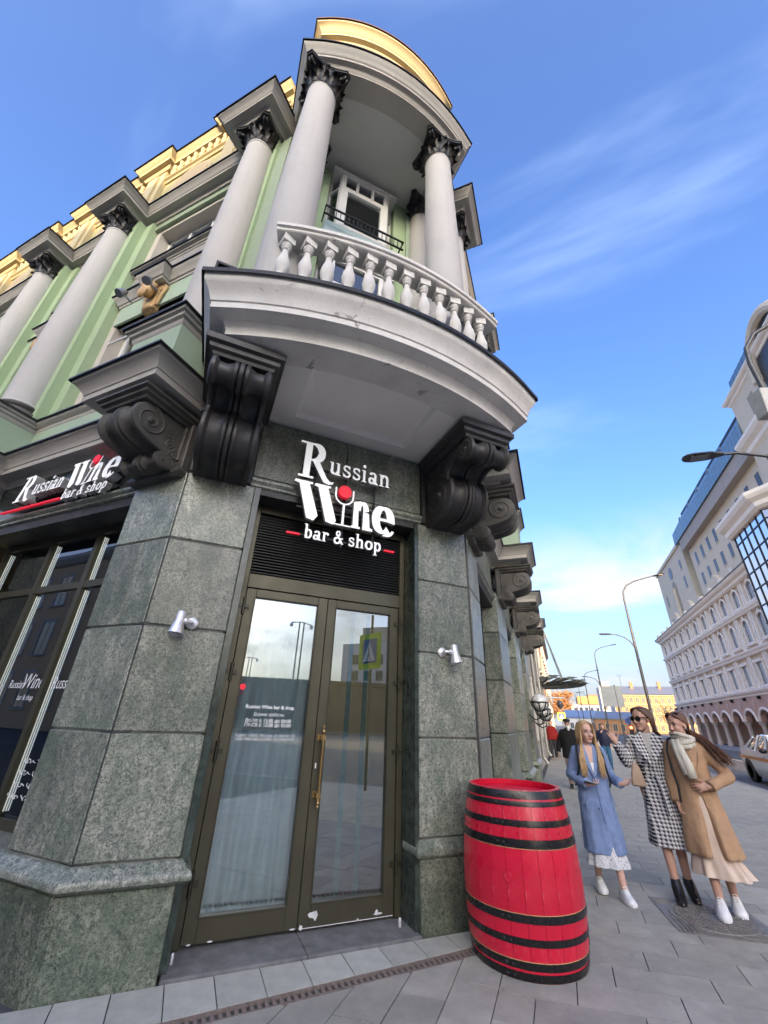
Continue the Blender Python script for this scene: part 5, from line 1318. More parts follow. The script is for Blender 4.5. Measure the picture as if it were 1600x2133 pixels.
# globe lamps in iron cages
def globe(y, x, z, label):
    g = thing('globe_lamp', label, 'lamp', (x, y, z), group='caged white globe lamps on the wall')
    part(MB().ell((0, 0, 0), (.205, .205, .205), 20, 14), 'globe', plain('opal_glass', (.62, .62, .60), .3, 0, .03), g, smooth='all')
    for k in range(4):
        part(MB().tube([(.22 * math.cos(R(a)) * math.cos(R(45 * k)), .22 * math.cos(R(a)) * math.sin(R(45 * k)), .22 * math.sin(R(a))) for a in range(-180, 1, 15)], .012, 5), 'cage_bar', M_FLASH, g)
    part(MB().tube([(.222 * math.cos(R(a)), .222 * math.sin(R(a)), 0) for a in range(0, 361, 15)], .015, 5), 'cage_ring', M_FLASH, g)
    part(MB().tube([(0, 0, -.26), (0, 0, -.36), (-.15, 0, -.42), (x * -1 - .77, 0, -.30)], .02, 6), 'wall_arm', M_FLASH, g)
globe(12.6, -.47, 2.02, 'nearest white globe lamp in an iron cage under the canopy'); globe(14.0, -.46, 1.90, 'middle caged white globe lamp on the wall'); globe(15.8, -.45, 1.82, 'farthest caged white globe lamp on the wall')
CC = thing('security_camera', 'small dome security camera on a white arm past the globe lamps', 'camera', (-.75, 17.2, 2.35))
part(MB().tube([(0, 0, 0), (1.0, 0, .02)], .03, 8), 'arm', plain('white_enamel2', (.6, .6, .6), .5), CC); part(MB().ell((.8, 0, -.2), (.10, .10, .14), 12, 8), 'dome', plain('smoked_dome', (.08, .08, .09), .2), CC, smooth=True)

# ================================================================== the long pale building across the street
M_WB = mat_render('grey_white_facade', (.88, .81, .70), .06, .18)
M_WY = mat_render('pale_yellow_field', (.60, .50, .38), .05, .12)
M_SAND = mat_render('sand_stucco', (.66, .575, .43), .05, .15)
M_PKA = mat_render('pink_arcade', (.55, .36, .27), .06, .15)
M_TANB = mat_render('brown_arcade_wall', (.30, .175, .105), .06, .1)
M_COP = plain('blue_green_metal', (.16, .24, .28), .42, .55, .15, 1.5)
FB = lambda s, d, z: (17 - d, 81 - s, z)
AB = thing('arcade_building', 'long grey-white office building with an arcade and blue-green metal mansard roof', 'building', (26, 55, 0))
ap = lambda mb, name, mat, parent=AB, **k: part(mb.xf(FB), name, mat, parent, world=True, **k)
SE = 39.2
ap(MB().box(-.05, SE, -14, -.30, 4.4, 14.0), 'facade_wall', M_WY); ap(MB().box(0, 70, -14, -2.4, 0, 4.4), 'arcade_back_wall', M_TANB); ap(MB().box(SE, 70, -14, -.4, 4.4, 16.0), 'facade_wall', M_WY)
PC_ = 3.53
for k in range(-1, 19):
    s0 = 1.2 + PC_ * k; s1 = s0 + PC_; mid = (s0 + s1) / 2; hw = 1.38
    mb = MB(); n = 14
    for i in range(n):
        xa, xb = -hw + 2 * hw * i / n, -hw + 2 * hw * (i + 1) / n
        hh = lambda x: 2.35 + .98 * math.sqrt(max(0, 1 - (x / hw) ** 2)) ** 1.0
        mb.add([(mid + xa, 0, hh(xa)), (mid + xb, 0, hh(xb)), (mid + xb, 0, 4.4), (mid + xa, 0, 4.4), (mid + xa, -.5, hh(xa)), (mid + xb, -.5, hh(xb))], [(0, 1, 2, 3), (0, 4, 5, 1)])
    mb.box(s0 - .0, mid - hw, -.5, 0, 2.35, 4.4); mb.box(mid + hw, s1, -.5, 0, 2.35, 4.4)
    ap(mb, 'arch_bay', M_PKA)
    for q, (rr, tt) in enumerate(((1.02, .09), (1.13, .06))):
        ap(MB().tube([(mid + hw * rr * math.cos(R(a)), .03, 2.38 + .98 * rr * math.sin(R(a))) for a in range(0, 181, 12)], tt, 6), 'archivolt', M_WB)
    ap(MB().lathe([(.30, 0), (.30, .35), (.22, .42), (.20, 2.0), (.23, 2.05), (.32, 2.15), (.34, 2.35)], 12, (s0, -.22, 0)), 'arcade_column', mat_render('stone_column', (.52, .46, .40), .05, .2), smooth=True)
    ap(MB().prism([(s0 - .42, 4.1), (s0 + .42, 4.1), (s0, 3.25)], 0, .05, lambda a, b, h: (a, h, b)), 'spandrel_panel', mat_render('pale_pink_panel', (.60, .44, .36), .05, .1))
PRF = lambda z0, h, o: [(-.35, z0), (0, z0), (o * .3, z0 + h * .15), (o * .35, z0 + h * .4), (o * .8, z0 + h * .6), (o, z0 + h * .8), (o, z0 + h), (-.35, z0 + h * 1.05)]
bp2 = lambda pts: [FB(s, d, 0)[:2] for s, d in pts]
for z, h, o in ((4.4, .55, .30), (7.75, .45, .2), (11.15, .35, .18), (13.75, .75, .55)):
    part(MB().sweep(bp2([(-.3, -3), (-.3, -.05), (SE, -.05)]), PRF(z, h, o)), 'band_cornice', M_WB, AB, world=True)
part(MB().sweep(bp2([(-.3, -3), (-.3, -.05), (SE, -.05)]), [(-.3, 14.55), (.6, 14.52), (.6, 14.48), (.62, 14.48), (.62, 14.55), (-.3, 14.62)]), 'cornice_flashing', M_FLASH, AB, world=True)
for k in range(12):
    s0 = -.35 + 3.53 * k
    if s0 > SE - .2: break
    for z0, z1 in ((5.0, 7.75), (8.2, 11.15), (11.5, 13.75)):
        for dx in (-.36, .10): ap(MB().box(s0 + dx + .0, s0 + dx + .26, -.31, -.12, z0, z1), 'pilaster', M_WB)
    sc = s0 + 1.78
    if sc > SE - .5: continue
    for r_, (z0, z1) in enumerate(((5.25, 7.1), (8.75, 10.25), (11.85, 13.0))):
        mb = MB(); hw = .62; a_ = 0 if r_ == 0 else .42
        mb.box(sc - hw - .22, sc - hw, -.31, -.14, z0, z1); mb.box(sc + hw, sc + hw + .22, -.31, -.14, z0, z1)
        mb.box(sc - hw - .3, sc + hw + .3, -.31, -.02, z0 - .22, z0)
        if a_:
            mb.tube([(sc + (hw + .11) * math.cos(R(t)), -.20, z1 + a_ * 1.35 * math.sin(R(t))) for t in range(0, 181, 18)], .12, 6)
            mb.tube([(sc - .25, -.18, z1 + .42), (sc, -.16, z1 + .85), (sc + .25, -.18, z1 + .42)], .07, 6)
        else:
            mb.box(sc - hw - .3, sc + hw + .3, -.31, -.05, z1, z1 + .25)
        wn = ap(mb, 'window', M_WB)
        pl_ = [(sc - hw, z0), (sc + hw, z0), (sc + hw, z1)] + ([(sc + hw * math.cos(R(t)), z1 + a_ * math.sin(R(t))) for t in range(20, 180, 20)] if a_ else []) + [(sc - hw, z1)]
        ap(MB().prism(pl_, -.33, -.275, lambda a, b, h: (a, h, b)), 'pane', plain('grey_blue_pane', (.14, .16, .19), .15, 0, .15, 1), wn)
    ap(MB().box(s0 - .12, s0 + .12, -.1, .25, 4.15, 4.42), 'corbel', M_FLASH)
# parapet ornaments
for k in range(12):
    s0 = -.2 + 3.53 * k
    if s0 < SE: ap(MB().box(s0 - .3, s0 + .3, -.5, .1, 14.6, 15.3), 'parapet_pier', M_WB)
    if k in (3, 5, 8): ap(MB().prism([(s0 + .8, 14.6), (s0 + 2.7, 14.6), (s0 + 2.7, 15.7), (s0 + 1.75, 16.3), (s0 + .8, 15.7)], -.6, -.1, lambda a, b, h: (a, h, b)), 'parapet_gable', M_SAND)
# set-back upper storeys
ap(MB().box(13, 52, -18, -4, 14, 26.9), 'upper_storeys', M_SAND)
ap(MB().box(-7.5, 10.2, -18, -4, 10, 27.2), 'corner_tower', M_SAND); ap(MB().box(10.2, 13, -18, -6, 10, 26), 'tower_link', M_COP)
for i in range(14):
    s0 = 15.2 + 2.72 * i
    for z, h in ((16.2, 1.7), (19.2, 1.7), (22.2, 1.7)):
        if s0 > 34 and z < 22: continue
        if s0 > 50: continue
        wn = ap(MB().box(s0 - .5, s0 + .5, -4.02, -3.93, z - .1, z), 'window', M_SAND)
        ap(MB().box(s0 - .42, s0 + .42, -4.02, -3.97, z, z + h), 'pane', M_PANE, wn)
for s0, z0, z1 in ((-5, 17, 18.8), (-5, 21, 22.8), (7.5, 17, 18.8), (7.5, 21, 22.8), (7.5, 24, 25.4)):
    wn = ap(MB().box(s0 - .55, s0 + .55, -4.02, -3.93, z0 - .12, z0), 'window', M_SAND); ap(MB().box(s0 - .45, s0 + .45, -4.02, -3.97, z0, z1), 'pane', M_PANE, wn)
ap(MB().prism([(1.2 + 1.0 * math.cos(R(a)), 25.2 + 1.0 * math.sin(R(a))) for a in range(0, 360, 20)], -4.02, -3.95, lambda a, b, h: (a, h, b)), 'round_window', M_PANE)
arc_ = [(-.1, 16.5), (2.5, 16.5)] + [(1.2 + 1.3 * math.cos(R(a)), 22.5 + 1.3 * math.sin(R(a))) for a in range(0, 181, 15)]
ap(MB().prism(arc_, -4.03, -3.95, lambda a, b, h: (a, h, b)), 'arched_recess', mat_render('sand_recess', (.36, .31, .24), .05, .1))
ap(MB().lathe([(.35, 16.5), (.3, 16.9), (.28, 22.2), (.4, 22.6)], 12, (1.2, -3.9, 0)), 'recess_column', M_SAND, smooth=True)
ap(MB().box(-7.8, 10.5, -18, -3.8, 27.2, 27.7), 'tower_cornice', M_SAND)
# mansard with standing seams and dormers
def mansard(s0, s1, zb, zt, db, dt, name):
    rf = ap(MB().add([(s0, db, zb), (s1, db, zb), (s1, db - .1, zb + (zt - zb) * .35), (s0, db - .1, zb + (zt - zb) * .35), (s1, dt, zt), (s0, dt, zt), (s0, db - 12, zb), (s0, dt - 10, zt), (s1, dt - 10, zt), (s1, db - 12, zb)],
                     [(0, 1, 2, 3), (3, 2, 4, 5), (0, 3, 5, 7, 6), (5, 4, 8, 7), (0, 6, 9, 1), (1, 9, 8, 4, 2)]), name, M_COP)
    k = s0 + .3
    while k < s1:
        zm = zb + (zt - zb) * .35
        ap(MB().add([(k, db + .06, zb), (k + .06, db + .06, zb), (k + .06, db - .04, zm), (k, db - .04, zm), (k + .06, dt + .06, zt), (k, dt + .06, zt), (k, db - .3, zb), (k + .06, db - .3, zb)], [(0, 1, 2, 3), (3, 2, 4, 5), (0, 6, 7, 1)]), 'roof_seam', plain('dark_seam', (.05, .08, .10), .5, .4), rf)
        k += .78
    ap(MB().box(s0 - .1, s1 + .1, dt - .3, dt + .12, zt - .05, zt + .22), 'ridge_cap', M_FLASH, rf)
    return rf
rf = mansard(11.2, 39.5, 26.6, 31.6, -3.0, -5.2, 'mansard_roof')
for s0 in (14.6, 19.2, 23.8, 28.4, 33.0):
    pr_ = [(-.55, 27.9), (.55, 27.9)] + [(.55 * math.cos(R(a)), 29.2 + .55 * math.sin(R(a))) for a in range(0, 181, 20)]
    dm = ap(MB().prism([(s0 + a, b) for a, b in pr_], -5.6, -3.62, lambda a, b, h: (a, h, b)), 'dormer', M_COP, rf)
    ap(MB().prism([(s0 + a * .72, 28.05 + (b - 27.9) * .85) for a, b in pr_], -3.7, -3.60, lambda a, b, h: (a, h, b)), 'dormer_pane', M_PANE, rf)
ap(MB().box(13, 39, -5, -3.2, 25.0, 26.55), 'loggia_shadow_wall', M_NB)
# glazed bay and central risalit at the right edge of the view
part(MB().sweep(bp2([(SE, -.4), (SE + 1.2, 1.0), (SE + 7, 1.0), (SE + 8.2, -.4)]), [(-.6, 4.4), (0, 4.4), (0, 16.2), (-.6, 16.2)]), 'glazed_bay', mat_glass('blue_bay_glass', (.05, .07, .10), .45, 1.9), AB, world=True)
part(MB().sweep(bp2([(SE - .6, -1), (SE - .6, -.2), (SE + 1.0, 1.2), (SE + 7.2, 1.2), (SE + 8.8, -.2), (70, -.2)]), PRF(16.2, 1.3, .7)), 'bay_cornice', M_WB, AB, world=True)
for i in range(9):
    z = 5.2 + i * 1.28
    part(MB().sweep(bp2([(SE, -.4), (SE + 1.2, 1.0), (SE + 7, 1.0), (SE + 8.2, -.4)]), [(.0, z), (.05, z), (.05, z + .09), (.0, z + .09)]), 'glazing_bar', M_FLASH, AB, world=True)
for i in range(6):
    ap(MB().box(SE + 1.3 + i * 1.1, SE + 1.38 + i * 1.1, .98, 1.06, 4.4, 16.2), 'glazing_bar', M_FLASH)
for q in (.3, .65): ap(MB().box(SE + 1.2 * q - .04, SE + 1.2 * q + .04, -.4 + 1.4 * q - .03, -.4 + 1.4 * q + .07, 4.4, 16.2), 'glazing_bar', M_FLASH)
ap(MB().box(39.5, 70, -18, -3.2, 16, 30.5), 'risalit', M_SAND)
part(MB().sweep(bp2([(39.5, -6), (39.5, -3.2), (70, -3.2)]), PRF(24.6, 1.5, .8)), 'risalit_cornice', M_WB, AB, world=True)
part(MB().sweep(bp2([(39.5, -6), (39.5, -3.2), (70, -3.2)]), PRF(30.3, .7, .5)), 'risalit_cornice', M_WB, AB, world=True)
for i in range(5):
    s0 = 41.8 + i * 3.0
    for z in (18.2, 21.4):
        wn = ap(MB().box(s0 - .7, s0 + .7, -3.22, -3.1, z - .15, z), 'window', M_WB); ap(MB().box(s0 - .55, s0 + .55, -3.22, -3.16, z, z + 1.9), 'pane', M_PANE, wn)
ap(MB().box(42.4, 43.4, -3.22, -3.15, 26.9, 29.0), 'niche', mat_render('sand_recess', (.36, .31, .24), .05, .1))
arc_ = [(45.6, 26.3), (51.6, 26.3)] + [(48.6 + 3.0 * math.cos(R(a)), 28.6 + 3.6 * math.sin(R(a))) for a in range(0, 181, 12)]
ap(MB().prism(arc_, -3.25, -3.14, lambda a, b, h: (a, h, b)), 'great_arch_window', M_PANE)
ap(MB().tube([(48.6 + 3.3 * math.cos(R(a)), -3.0, 28.6 + 3.9 * math.sin(R(a))) for a in range(-8, 189, 8)], .45, 8), 'great_arch_surround', M_SAND, smooth=True)
mansard(40.2, 70, 30.9, 36.5, -3.4, -6.2, 'mansard_roof')

# ================================================================== far end of the street
M_YEL = mat_render('warm_yellow_stucco', (.33, .16, .075), .06, .12)
M_WHB = mat_render('pale_distant_white', (.50, .50, .50), .05, .1)
M_ORG = mat_render('orange_panel', (.36, .22, .08), .05, .1)
Y1 = thing('yellow_house', 'sunlit yellow four-storey house with grey roof at the street end', 'building', (29, 180, 0))
FY = lambda s, d, z: (18 + s, 172 - d, z)
part(MB().box(18, 52, 172, 186, 0, 11.6).xf(lambda x, y, z: (x, y, z)), 'wall', M_YEL, Y1, world=True)
part(MB().add([(17.6, 171.5, 11.6), (52, 171.5, 11.6), (52, 179, 14.6), (19.5, 179, 14.6), (17.6, 187, 11.6), (52, 187, 11.6)], [(0, 1, 2, 3), (0, 3, 4), (3, 2, 5, 4)]), 'roof', M_ROOF, Y1, world=True)
part(MB().box(17.9, 18.0, 172, 186, 0, 11.6), 'side_wall', M_WHB, Y1, world=True)
for z in (2.7, 5.6, 8.4, 11.2): part(MB().box(18, 52, 171.8, 172, z, z + .25), 'string_course', M_CREAM, Y1, world=True)
facade_windows(Y1, FY, [1.5 + 1.85 * i for i in range(15)], [.8, 3.5, 6.3, 9.1], .95, 1.5, M_CREAM, M_PANE)
for x in (24.5, 33): part(MB().box(x, x + .9, 177, 178, 13.6, 16.0), 'chimney', M_YEL, Y1, world=True)
for x, h in ((22, 4.2), (29.0, 5.4)):
    AN = thing('roof_antenna', 'thin aerial on the yellow house roof, ' + ('left' if x < 25 else 'right') + ' one', 'antenna', (x, 179, 14.4))
    part(MB().tube([(0, 0, 0), (0, 0, h)], .06, 6), 'mast', M_POLE, AN)
    for z in (h - .1, h - .7): part(MB().tube([(-.9, 0, z), (.9, 0, z)], .04, 5), 'cross_bar', M_POLE, AN)
L1 = thing('low_yellow_house', 'low sunlit yellow house with bluish roof at the street end', 'building', (11, 124, 0))
part(MB().box(7.6, 17, 121, 128, 0, 3.2), 'wall', M_YEL, L1, world=True)
part(MB().add([(7.3, 120.6, 3.2), (17.3, 120.6, 3.2), (16, 125, 4.9), (8.6, 125, 4.9), (7.3, 129, 3.2), (17.3, 129, 3.2)], [(0, 1, 2, 3), (0, 3, 4), (1, 5, 2), (3, 2, 5, 4)]), 'roof', M_ROOF, L1, world=True)
facade_windows(L1, lambda s, d, z: (7.6 + s, 121 - d, z), [1, 2.6, 4.2, 5.8, 7.4, 8.8], [.7], .8, 1.4, M_CREAM, M_PANE)
part(MB().sweep([(7.6, 121), (17, 121)], [(0, 2.9), (.15, 2.95), (.3, 3.15), (0, 3.2)]), 'cornice', M_CREAM, L1, world=True)
L2 = thing('low_grey_house', 'low shaded house with blue-grey roof left of the low yellow house', 'building', (5, 140, 0))
part(MB().box(1.5, 9.2, 134, 144, 0, 3.4), 'wall', M_WHB, L2, world=True)
part(MB().add([(1.2, 133.6, 3.4), (9.5, 133.6, 3.4), (9.5, 139, 5.4), (1.2, 139, 5.4), (1.2, 144, 3.4), (9.5, 144, 3.4)], [(0, 1, 2, 3), (3, 2, 5, 4), (0, 3, 4), (1, 5, 2)]), 'roof', plain('blue_grey_roof', (.20, .26, .36), .5, .4), L2, world=True)
facade_windows(L2, lambda s, d, z: (1.5 + s, 134 - d, z), [1.2, 3, 4.8, 6.6], [.9], .8, 1.3, M_WHB, M_PANE)
W1 = thing('white_block', 'pale tall block with sunlit yellow top storey behind the low houses', 'building', (15, 260, 0))
part(MB().box(6, 30, 255, 275, 0, 11.5), 'wall', M_WHB, W1, world=True); part(MB().box(9.5, 30, 254, 275, 11.5, 15.2), 'top_storey', M_ORG, W1, world=True)
facade_windows(W1, lambda s, d, z: (6 + s, 255 - d, z), [2 + 2.6 * i for i in range(9)], [2, 5, 8.4], 1.2, 1.5, M_WHB, M_PANE)
part(MB().box(15, 21, 256, 262, 15.2, 16.2), 'roof_house', plain('red_roof_box', (.42, .12, .07), .7), W1, world=True)
W2 = thing('grey_block', 'shaded grey house between the white block and the yellow house', 'building', (22, 225, 0))
part(MB().box(17.5, 27, 215, 230, 0, 17.2), 'wall', M_WHB, W2, world=True); part(MB().box(19, 22, 216, 219, 17.2, 19.2), 'roof_house', M_NB, W2, world=True)
facade_windows(W2, lambda s, d, z: (17.5 + s, 215 - d, z), [1.5 + 2.2 * i for i in range(4)], [8, 11, 14], 1.0, 1.5, M_WHB, M_PANE)
# trees
def tree(name, label, loc, h, spread, leafy, col_, n, seed, grp='street trees'):
    rr = random.Random(seed); T = thing(name, label, 'tree', loc, group=grp)
    bark = plain('bark', (.09, .065, .045), .9, 0, .3, 10)
    tr = MB().tube([(0, 0, 0), (.1, 0, h * .25), (.0, .1, h * .5), (.1, 0, h * .85)], [h * .028, h * .022, h * .015, h * .004], 8)
    tips = []
    for i in range(16):
        z = h * rr.uniform(.25, .8); a = rr.uniform(0, 6.28); L = spread * rr.uniform(.5, 1) * (1.1 - z / h * .6)
        p1 = (L * .5 * math.cos(a), L * .5 * math.sin(a), z + L * .35); p2 = (L * math.cos(a + .2), L * math.sin(a + .2), min(h, z + L * .8))
        tr.tube([(0.05, 0, z), p1, p2], [h * .009, h * .006, h * .002], 5); tips += [p1, p2]
        for k in range(5):
            b_ = rr.uniform(0, 6.28); q = Vector(p1).lerp(Vector(p2), rr.random()); e = q + Vector((math.cos(b_), math.sin(b_), rr.uniform(.3, 1))) * L * .4
            tr.tube([tuple(q), tuple(e)], [h * .003, h * .001], 4); tips.append(tuple(e))
    part(tr, 'trunk', bark, T)
    if leafy:
        lv = MB()
        for i in range(n):
            t = Vector(rr.choice(tips)) + Vector((rr.gauss(0, 1), rr.gauss(0, 1), rr.gauss(0, .8))) * spread * .16
            s_ = h * .022; a = Vector((rr.gauss(0, 1), rr.gauss(0, 1), rr.gauss(0, 1))).normalized() * s_; b_ = Vector((rr.gauss(0, 1), rr.gauss(0, 1), rr.gauss(0, 1))).normalized() * s_
            lv.add([tuple(t - a), tuple(t + b_), tuple(t + a), tuple(t - b_)], [(0, 1, 2, 3)])
        cr = part(lv, 'crown', plain('leaf_' + name, col_, .7, 0, .35, 1.2), T)
    return T
tree('autumn_tree', 'orange autumn tree beyond the man in the flat cap', (1.4, 190, 0), 13.0, 5.0, True, (.36, .17, .06), 2600, 4)
tree('autumn_tree', 'smaller orange tree left of the first, by the wall', (-3.5, 205, 0), 10.0, 4.5, True, (.30, .15, .06), 1800, 9)
tree('bare_tree', 'bare tree in front of the sunlit yellow house', (28.5, 150, 0), 9, 4.5, False, None, 0, 12)

# ================================================================== parked taxi
CAR = thing('taxi_car', 'silver-white sedan taxi with an orange stripe and red roof lamp at the kerb', 'car', (6.85, 19.0, -.041))
b = NB('silver_car_paint'); b.bsdf((.66, .68, .70), .3, 0, None, Coat_Weight=.6, Coat_Roughness=.06); M_CARP = b.m
M_ORS = plain('orange_stripe', (.60, .20, .03), .35); M_RUB = plain('tyre_rubber', (.015, .015, .015), .8)
M_CGLS = mat_glass('car_glass', (.10, .12, .13), .10, 1.6)
def ringc(y, hw, z0, z1, zb, in_=.0):   # closed cross section, half width hw, belt zb
    return [(-hw * .92, y, z0), (hw * .92, y, z0), (hw, y, z0 + .18), (hw * 1.01, y, (z0 + zb) / 2 + .1), (hw * .97, y, zb), (hw * (.97 - in_), y, z1), (-hw * (.97 - in_), y, z1), (-hw * .97, y, zb), (-hw * 1.01, y, (z0 + zb) / 2 + .1), (-hw, y, z0 + .18)]
bd = MB(); bd.loft([ringc(2.18, .70, .42, .80, .78), ringc(2.10, .80, .26, .98, .93), ringc(1.55, .86, .22, 1.04, .98), ringc(.6, .87, .20, .98, .95), ringc(-.6, .87, .20, .96, .93), ringc(-1.0, .87, .20, .97, .92), ringc(-1.6, .86, .22, .90, .85), ringc(-2.1, .80, .26, .78, .70), ringc(-2.22, .68, .40, .66, .60)])
part(bd, 'body', M_CARP, CAR, smooth=True)
gh = MB(); gh.loft([[(-.78, 1.62, .96), (.78, 1.62, .96), (.74, 1.58, .98), (-.74, 1.58, .98)], [(-.80, 1.1, .96), (.80, 1.1, .96), (.62, .95, 1.36), (-.62, .95, 1.36)], [(-.82, .5, .95), (.82, .5, .95), (.60, .45, 1.45), (-.60, .45, 1.45)], [(-.82, -.3, .94), (.82, -.3, .94), (.60, -.15, 1.44), (-.60, -.15, 1.44)], [(-.80, -1.15, .94), (.80, -1.15, .94), (.70, -1.10, .98), (-.70, -1.10, .98)]])
part(gh, 'cabin', M_CGLS, CAR)
pill = MB()
for sg in (-1, 1):
    for a, b_ in (((.83, -.30, .95), (.61, -.16, 1.44)), ((.82, -1.12, .95), (.61, -.20, 1.45)), ((.83, .52, .95), (.61, .46, 1.45)), ((.80, 1.58, .97), (.62, .95, 1.37))):
        pill.tube([(sg * a[0], a[1], a[2]), (sg * b_[0], b_[1], b_[2])], .035, 6)
pill.loft([[(-.60, .95, 1.37), (.60, .95, 1.37), (.62, .95, 1.34), (-.62, .95, 1.34)], [(-.58, .3, 1.475), (.58, .3, 1.475), (.62, .3, 1.43), (-.62, .3, 1.43)], [(-.58, -.18, 1.465), (.58, -.18, 1.465), (.62, -.18, 1.42), (-.62, -.18, 1.42)]])
part(pill, 'roof_and_pillars', M_CARP, CAR, smooth=True)
for sg in (-1, 1):
    part(MB().add([(sg * .882, 2.0, .72), (sg * .885, -1.9, .66), (sg * .885, -1.9, .76), (sg * .882, 2.0, .80)], [(0, 1, 2, 3)]), 'orange_stripe', M_ORS, CAR)
    part(MB().ell((sg * .95, -.55, 1.0), (.11, .07, .07), 10, 8), 'wing_mirror', M_FLASH, CAR, smooth=True)
    for y in (1.32, -1.34):
        wl = part(MB().lathe([(.20, -.09), (.31, -.09), (.325, -.05), (.325, .05), (.31, .09), (.20, .09)], 24, axis='x').mat4(Matrix.Translation((sg * .80, y, .325))), 'wheel', M_RUB, CAR, smooth=True)
        part(MB().lathe([(.001, .07), (.06, .075), (.10, .05), (.19, .06), (.20, .09)], 20, axis='x').mat4(Matrix.Translation((sg * .80, y, .325)) @ Matrix.Scale(sg, 4, (1, 0, 0))), 'rim', M_STEEL, wl, smooth=True)
        part(MB().lathe([(.001, .096), (.375, .096), (.375, .0), (.001, .0)], 24, axis='x').mat4(Matrix.Translation((sg * .79, y, .345)) @ Matrix.Scale(sg, 4, (1, 0, 0))), 'wheel_arch', M_FLASH, CAR)
    part(MB().ell((sg * .62, 2.13, .78), (.15, .06, .09), 10, 8), 'tail_light', plain('red_lens', (.4, .02, .02), .2), CAR)
    part(MB().ell((sg * .62, -2.10, .64), (.16, .08, .08), 10, 8), 'headlight', plain('clear_lens', (.6, .6, .6), .1), CAR)
    for y in (.95, -.15): part(MB().box(*sorted((sg * .875, sg * .905)), y - .1, y + .1, .80, .825), 'door_handle', M_CARP, CAR)
part(MB().box(-.35, .35, .12, .30, 1.475, 1.59), 'roof_lamp', plain('red_roof_lamp', (.65, .10, .06), .4), CAR, bevel=.02)

# ================================================================== what stands behind the viewer (mirrored in the glass, or added to shade the street)
M_BRW = plain('bridge_stone', (.15, .12, .11), .85, 0, .25, 1)
BW = thing('bridge_wall', 'long brown stone bridge wall across the road, mirrored in the door glass', 'wall', (33, -20, 0))
def bw(x, y): return (x, y)
part(MB().sweep([(60, 14), (24, -42)], [(-.8, 0), (.0, 0), (.0, 4.7), (.12, 4.8), (.12, 5.2), (-.8, 5.2)]), 'wall', M_BRW, BW, world=True)
part(MB().sweep([(60, 14), (24, -42)], [(0, 1.2), (.08, 1.2), (.08, 1.4), (0, 1.4)]), 'string_course', M_BRW, BW, world=True)
for x, y, h, l in ((36.5, -21.5, 11.5, 'tall twin lamp mast mirrored in the left door leaf'), (60, -47, 11, 'smaller twin lamp mast mirrored in the left door leaf'), (74, -22, 17, 'thin mast mirrored in the right door leaf')):
    lm = thing('lamp_mast', l, 'street lamp', (x, y, 0))
    for o in (-.25, .25): part(MB().tube([(o, o * .6, 0), (o, o * .6, h)], .09, 8), 'pole', M_POLE, lm)
    part(MB().tube([(-1.1, -.7, h - .2), (0, 0, h), (1.1, .7, h - .2)], .06, 6), 'arms', M_POLE, lm)
    for o in (-1, 1): part(MB().ell((o * 1.1, o * .7, h - .45), (.22, .22, .26), 10, 8), 'lantern', plain('opal_glass', (.62, .62, .60), .3, 0, .03), lm)
HT = thing('hotel', 'pale multi-storey hotel mirrored in the right door leaf', 'building', (96, -30, 0))
part(MB().box(84, 110, -40, 2, 0, 17), 'wall', M_WHB, HT, world=True); part(MB().box(86, 108, -36, -12, 17, 21), 'upper_block', M_NB, HT, world=True)
facade_windows(HT, lambda s, d, z: (84 - d, 2 - s, z), [2.5 + 3.0 * i for i in range(13)], [2, 5.5, 9, 12.5], 1.5, 1.9, M_NB, M_PANE)
OB = thing('shade_block', 'brown block added unseen behind the viewer to shade the corner', 'building', (4, -42, 0))  # unseen block added to keep the sun off the lower walls
part(MB().box(-26, 26, -52, -34, 0, 21.8), 'wall', plain('brown_shade_block', (.33, .25, .19), .85, 0, .12, 1), OB, world=True)
facade_windows(OB, lambda s, d, z: (26 - s, -34 + d, z), [3 + 3.3 * i for i in range(15)], [1.5, 5.2, 8.9, 12.6, 16.2, 18.9], 1.5, 2.2, M_COLW, M_PANEW)

OC = thing('ochre_house', 'ochre house across the side street, mirrored in the left shop window', 'building', (-40, -20, 0))
part(MB().box(-75, -17, -30, -13, 0, 13), 'wall', mat_render('ochre_stucco', (.62, .42, .25), .08, .2), OC, world=True)
facade_windows(OC, lambda s, d, z: (-17 - s, -13 + d, z), [2.5 + 3.2 * i for i in range(17)], [1.4, 5.2, 9.0], 1.5, 2.4, M_COLW, M_PANEW)
part(MB().sweep([(-17, -13), (-75, -13)], [(0, 12.4), (.2, 12.5), (.5, 12.9), (.5, 13.2), (0, 13.3)]), 'cornice', M_COLW, OC, world=True)

# ================================================================== people
def cap(mb, p0, r0, p1, r1, n=12):
    p0, p1 = Vector(p0), Vector(p1)
    mb.tube([tuple(p0), tuple(p0.lerp(p1, .5)), tuple(p1)], [r0, (r0 + r1) / 2, r1], n)
    mb.ell(p0, (r0, r0, r0), n, 8); mb.ell(p1, (r1, r1, r1), n, 8)
def remesh(mb, name, voxel, it=4, disp=None):
    me = mesh_of(mb, name); o = bpy.data.objects.new('tmp', me); COL.objects.link(o)
    r_ = o.modifiers.new('r', 'REMESH'); r_.mode = 'VOXEL'; r_.voxel_size = voxel
    if it:
        s_ = o.modifiers.new('s', 'SMOOTH'); s_.factor = .5; s_.iterations = it
    out = bpy.data.meshes.new_from_object(o.evaluated_get(bpy.context.evaluated_depsgraph_get()))
    bpy.data.objects.remove(o); bpy.data.meshes.remove(me)
    if disp:
        for v in out.vertices: v.co = disp(v.co)
    out.polygons.foreach_set('use_smooth', [True] * len(out.polygons)); out.name = name
    return out
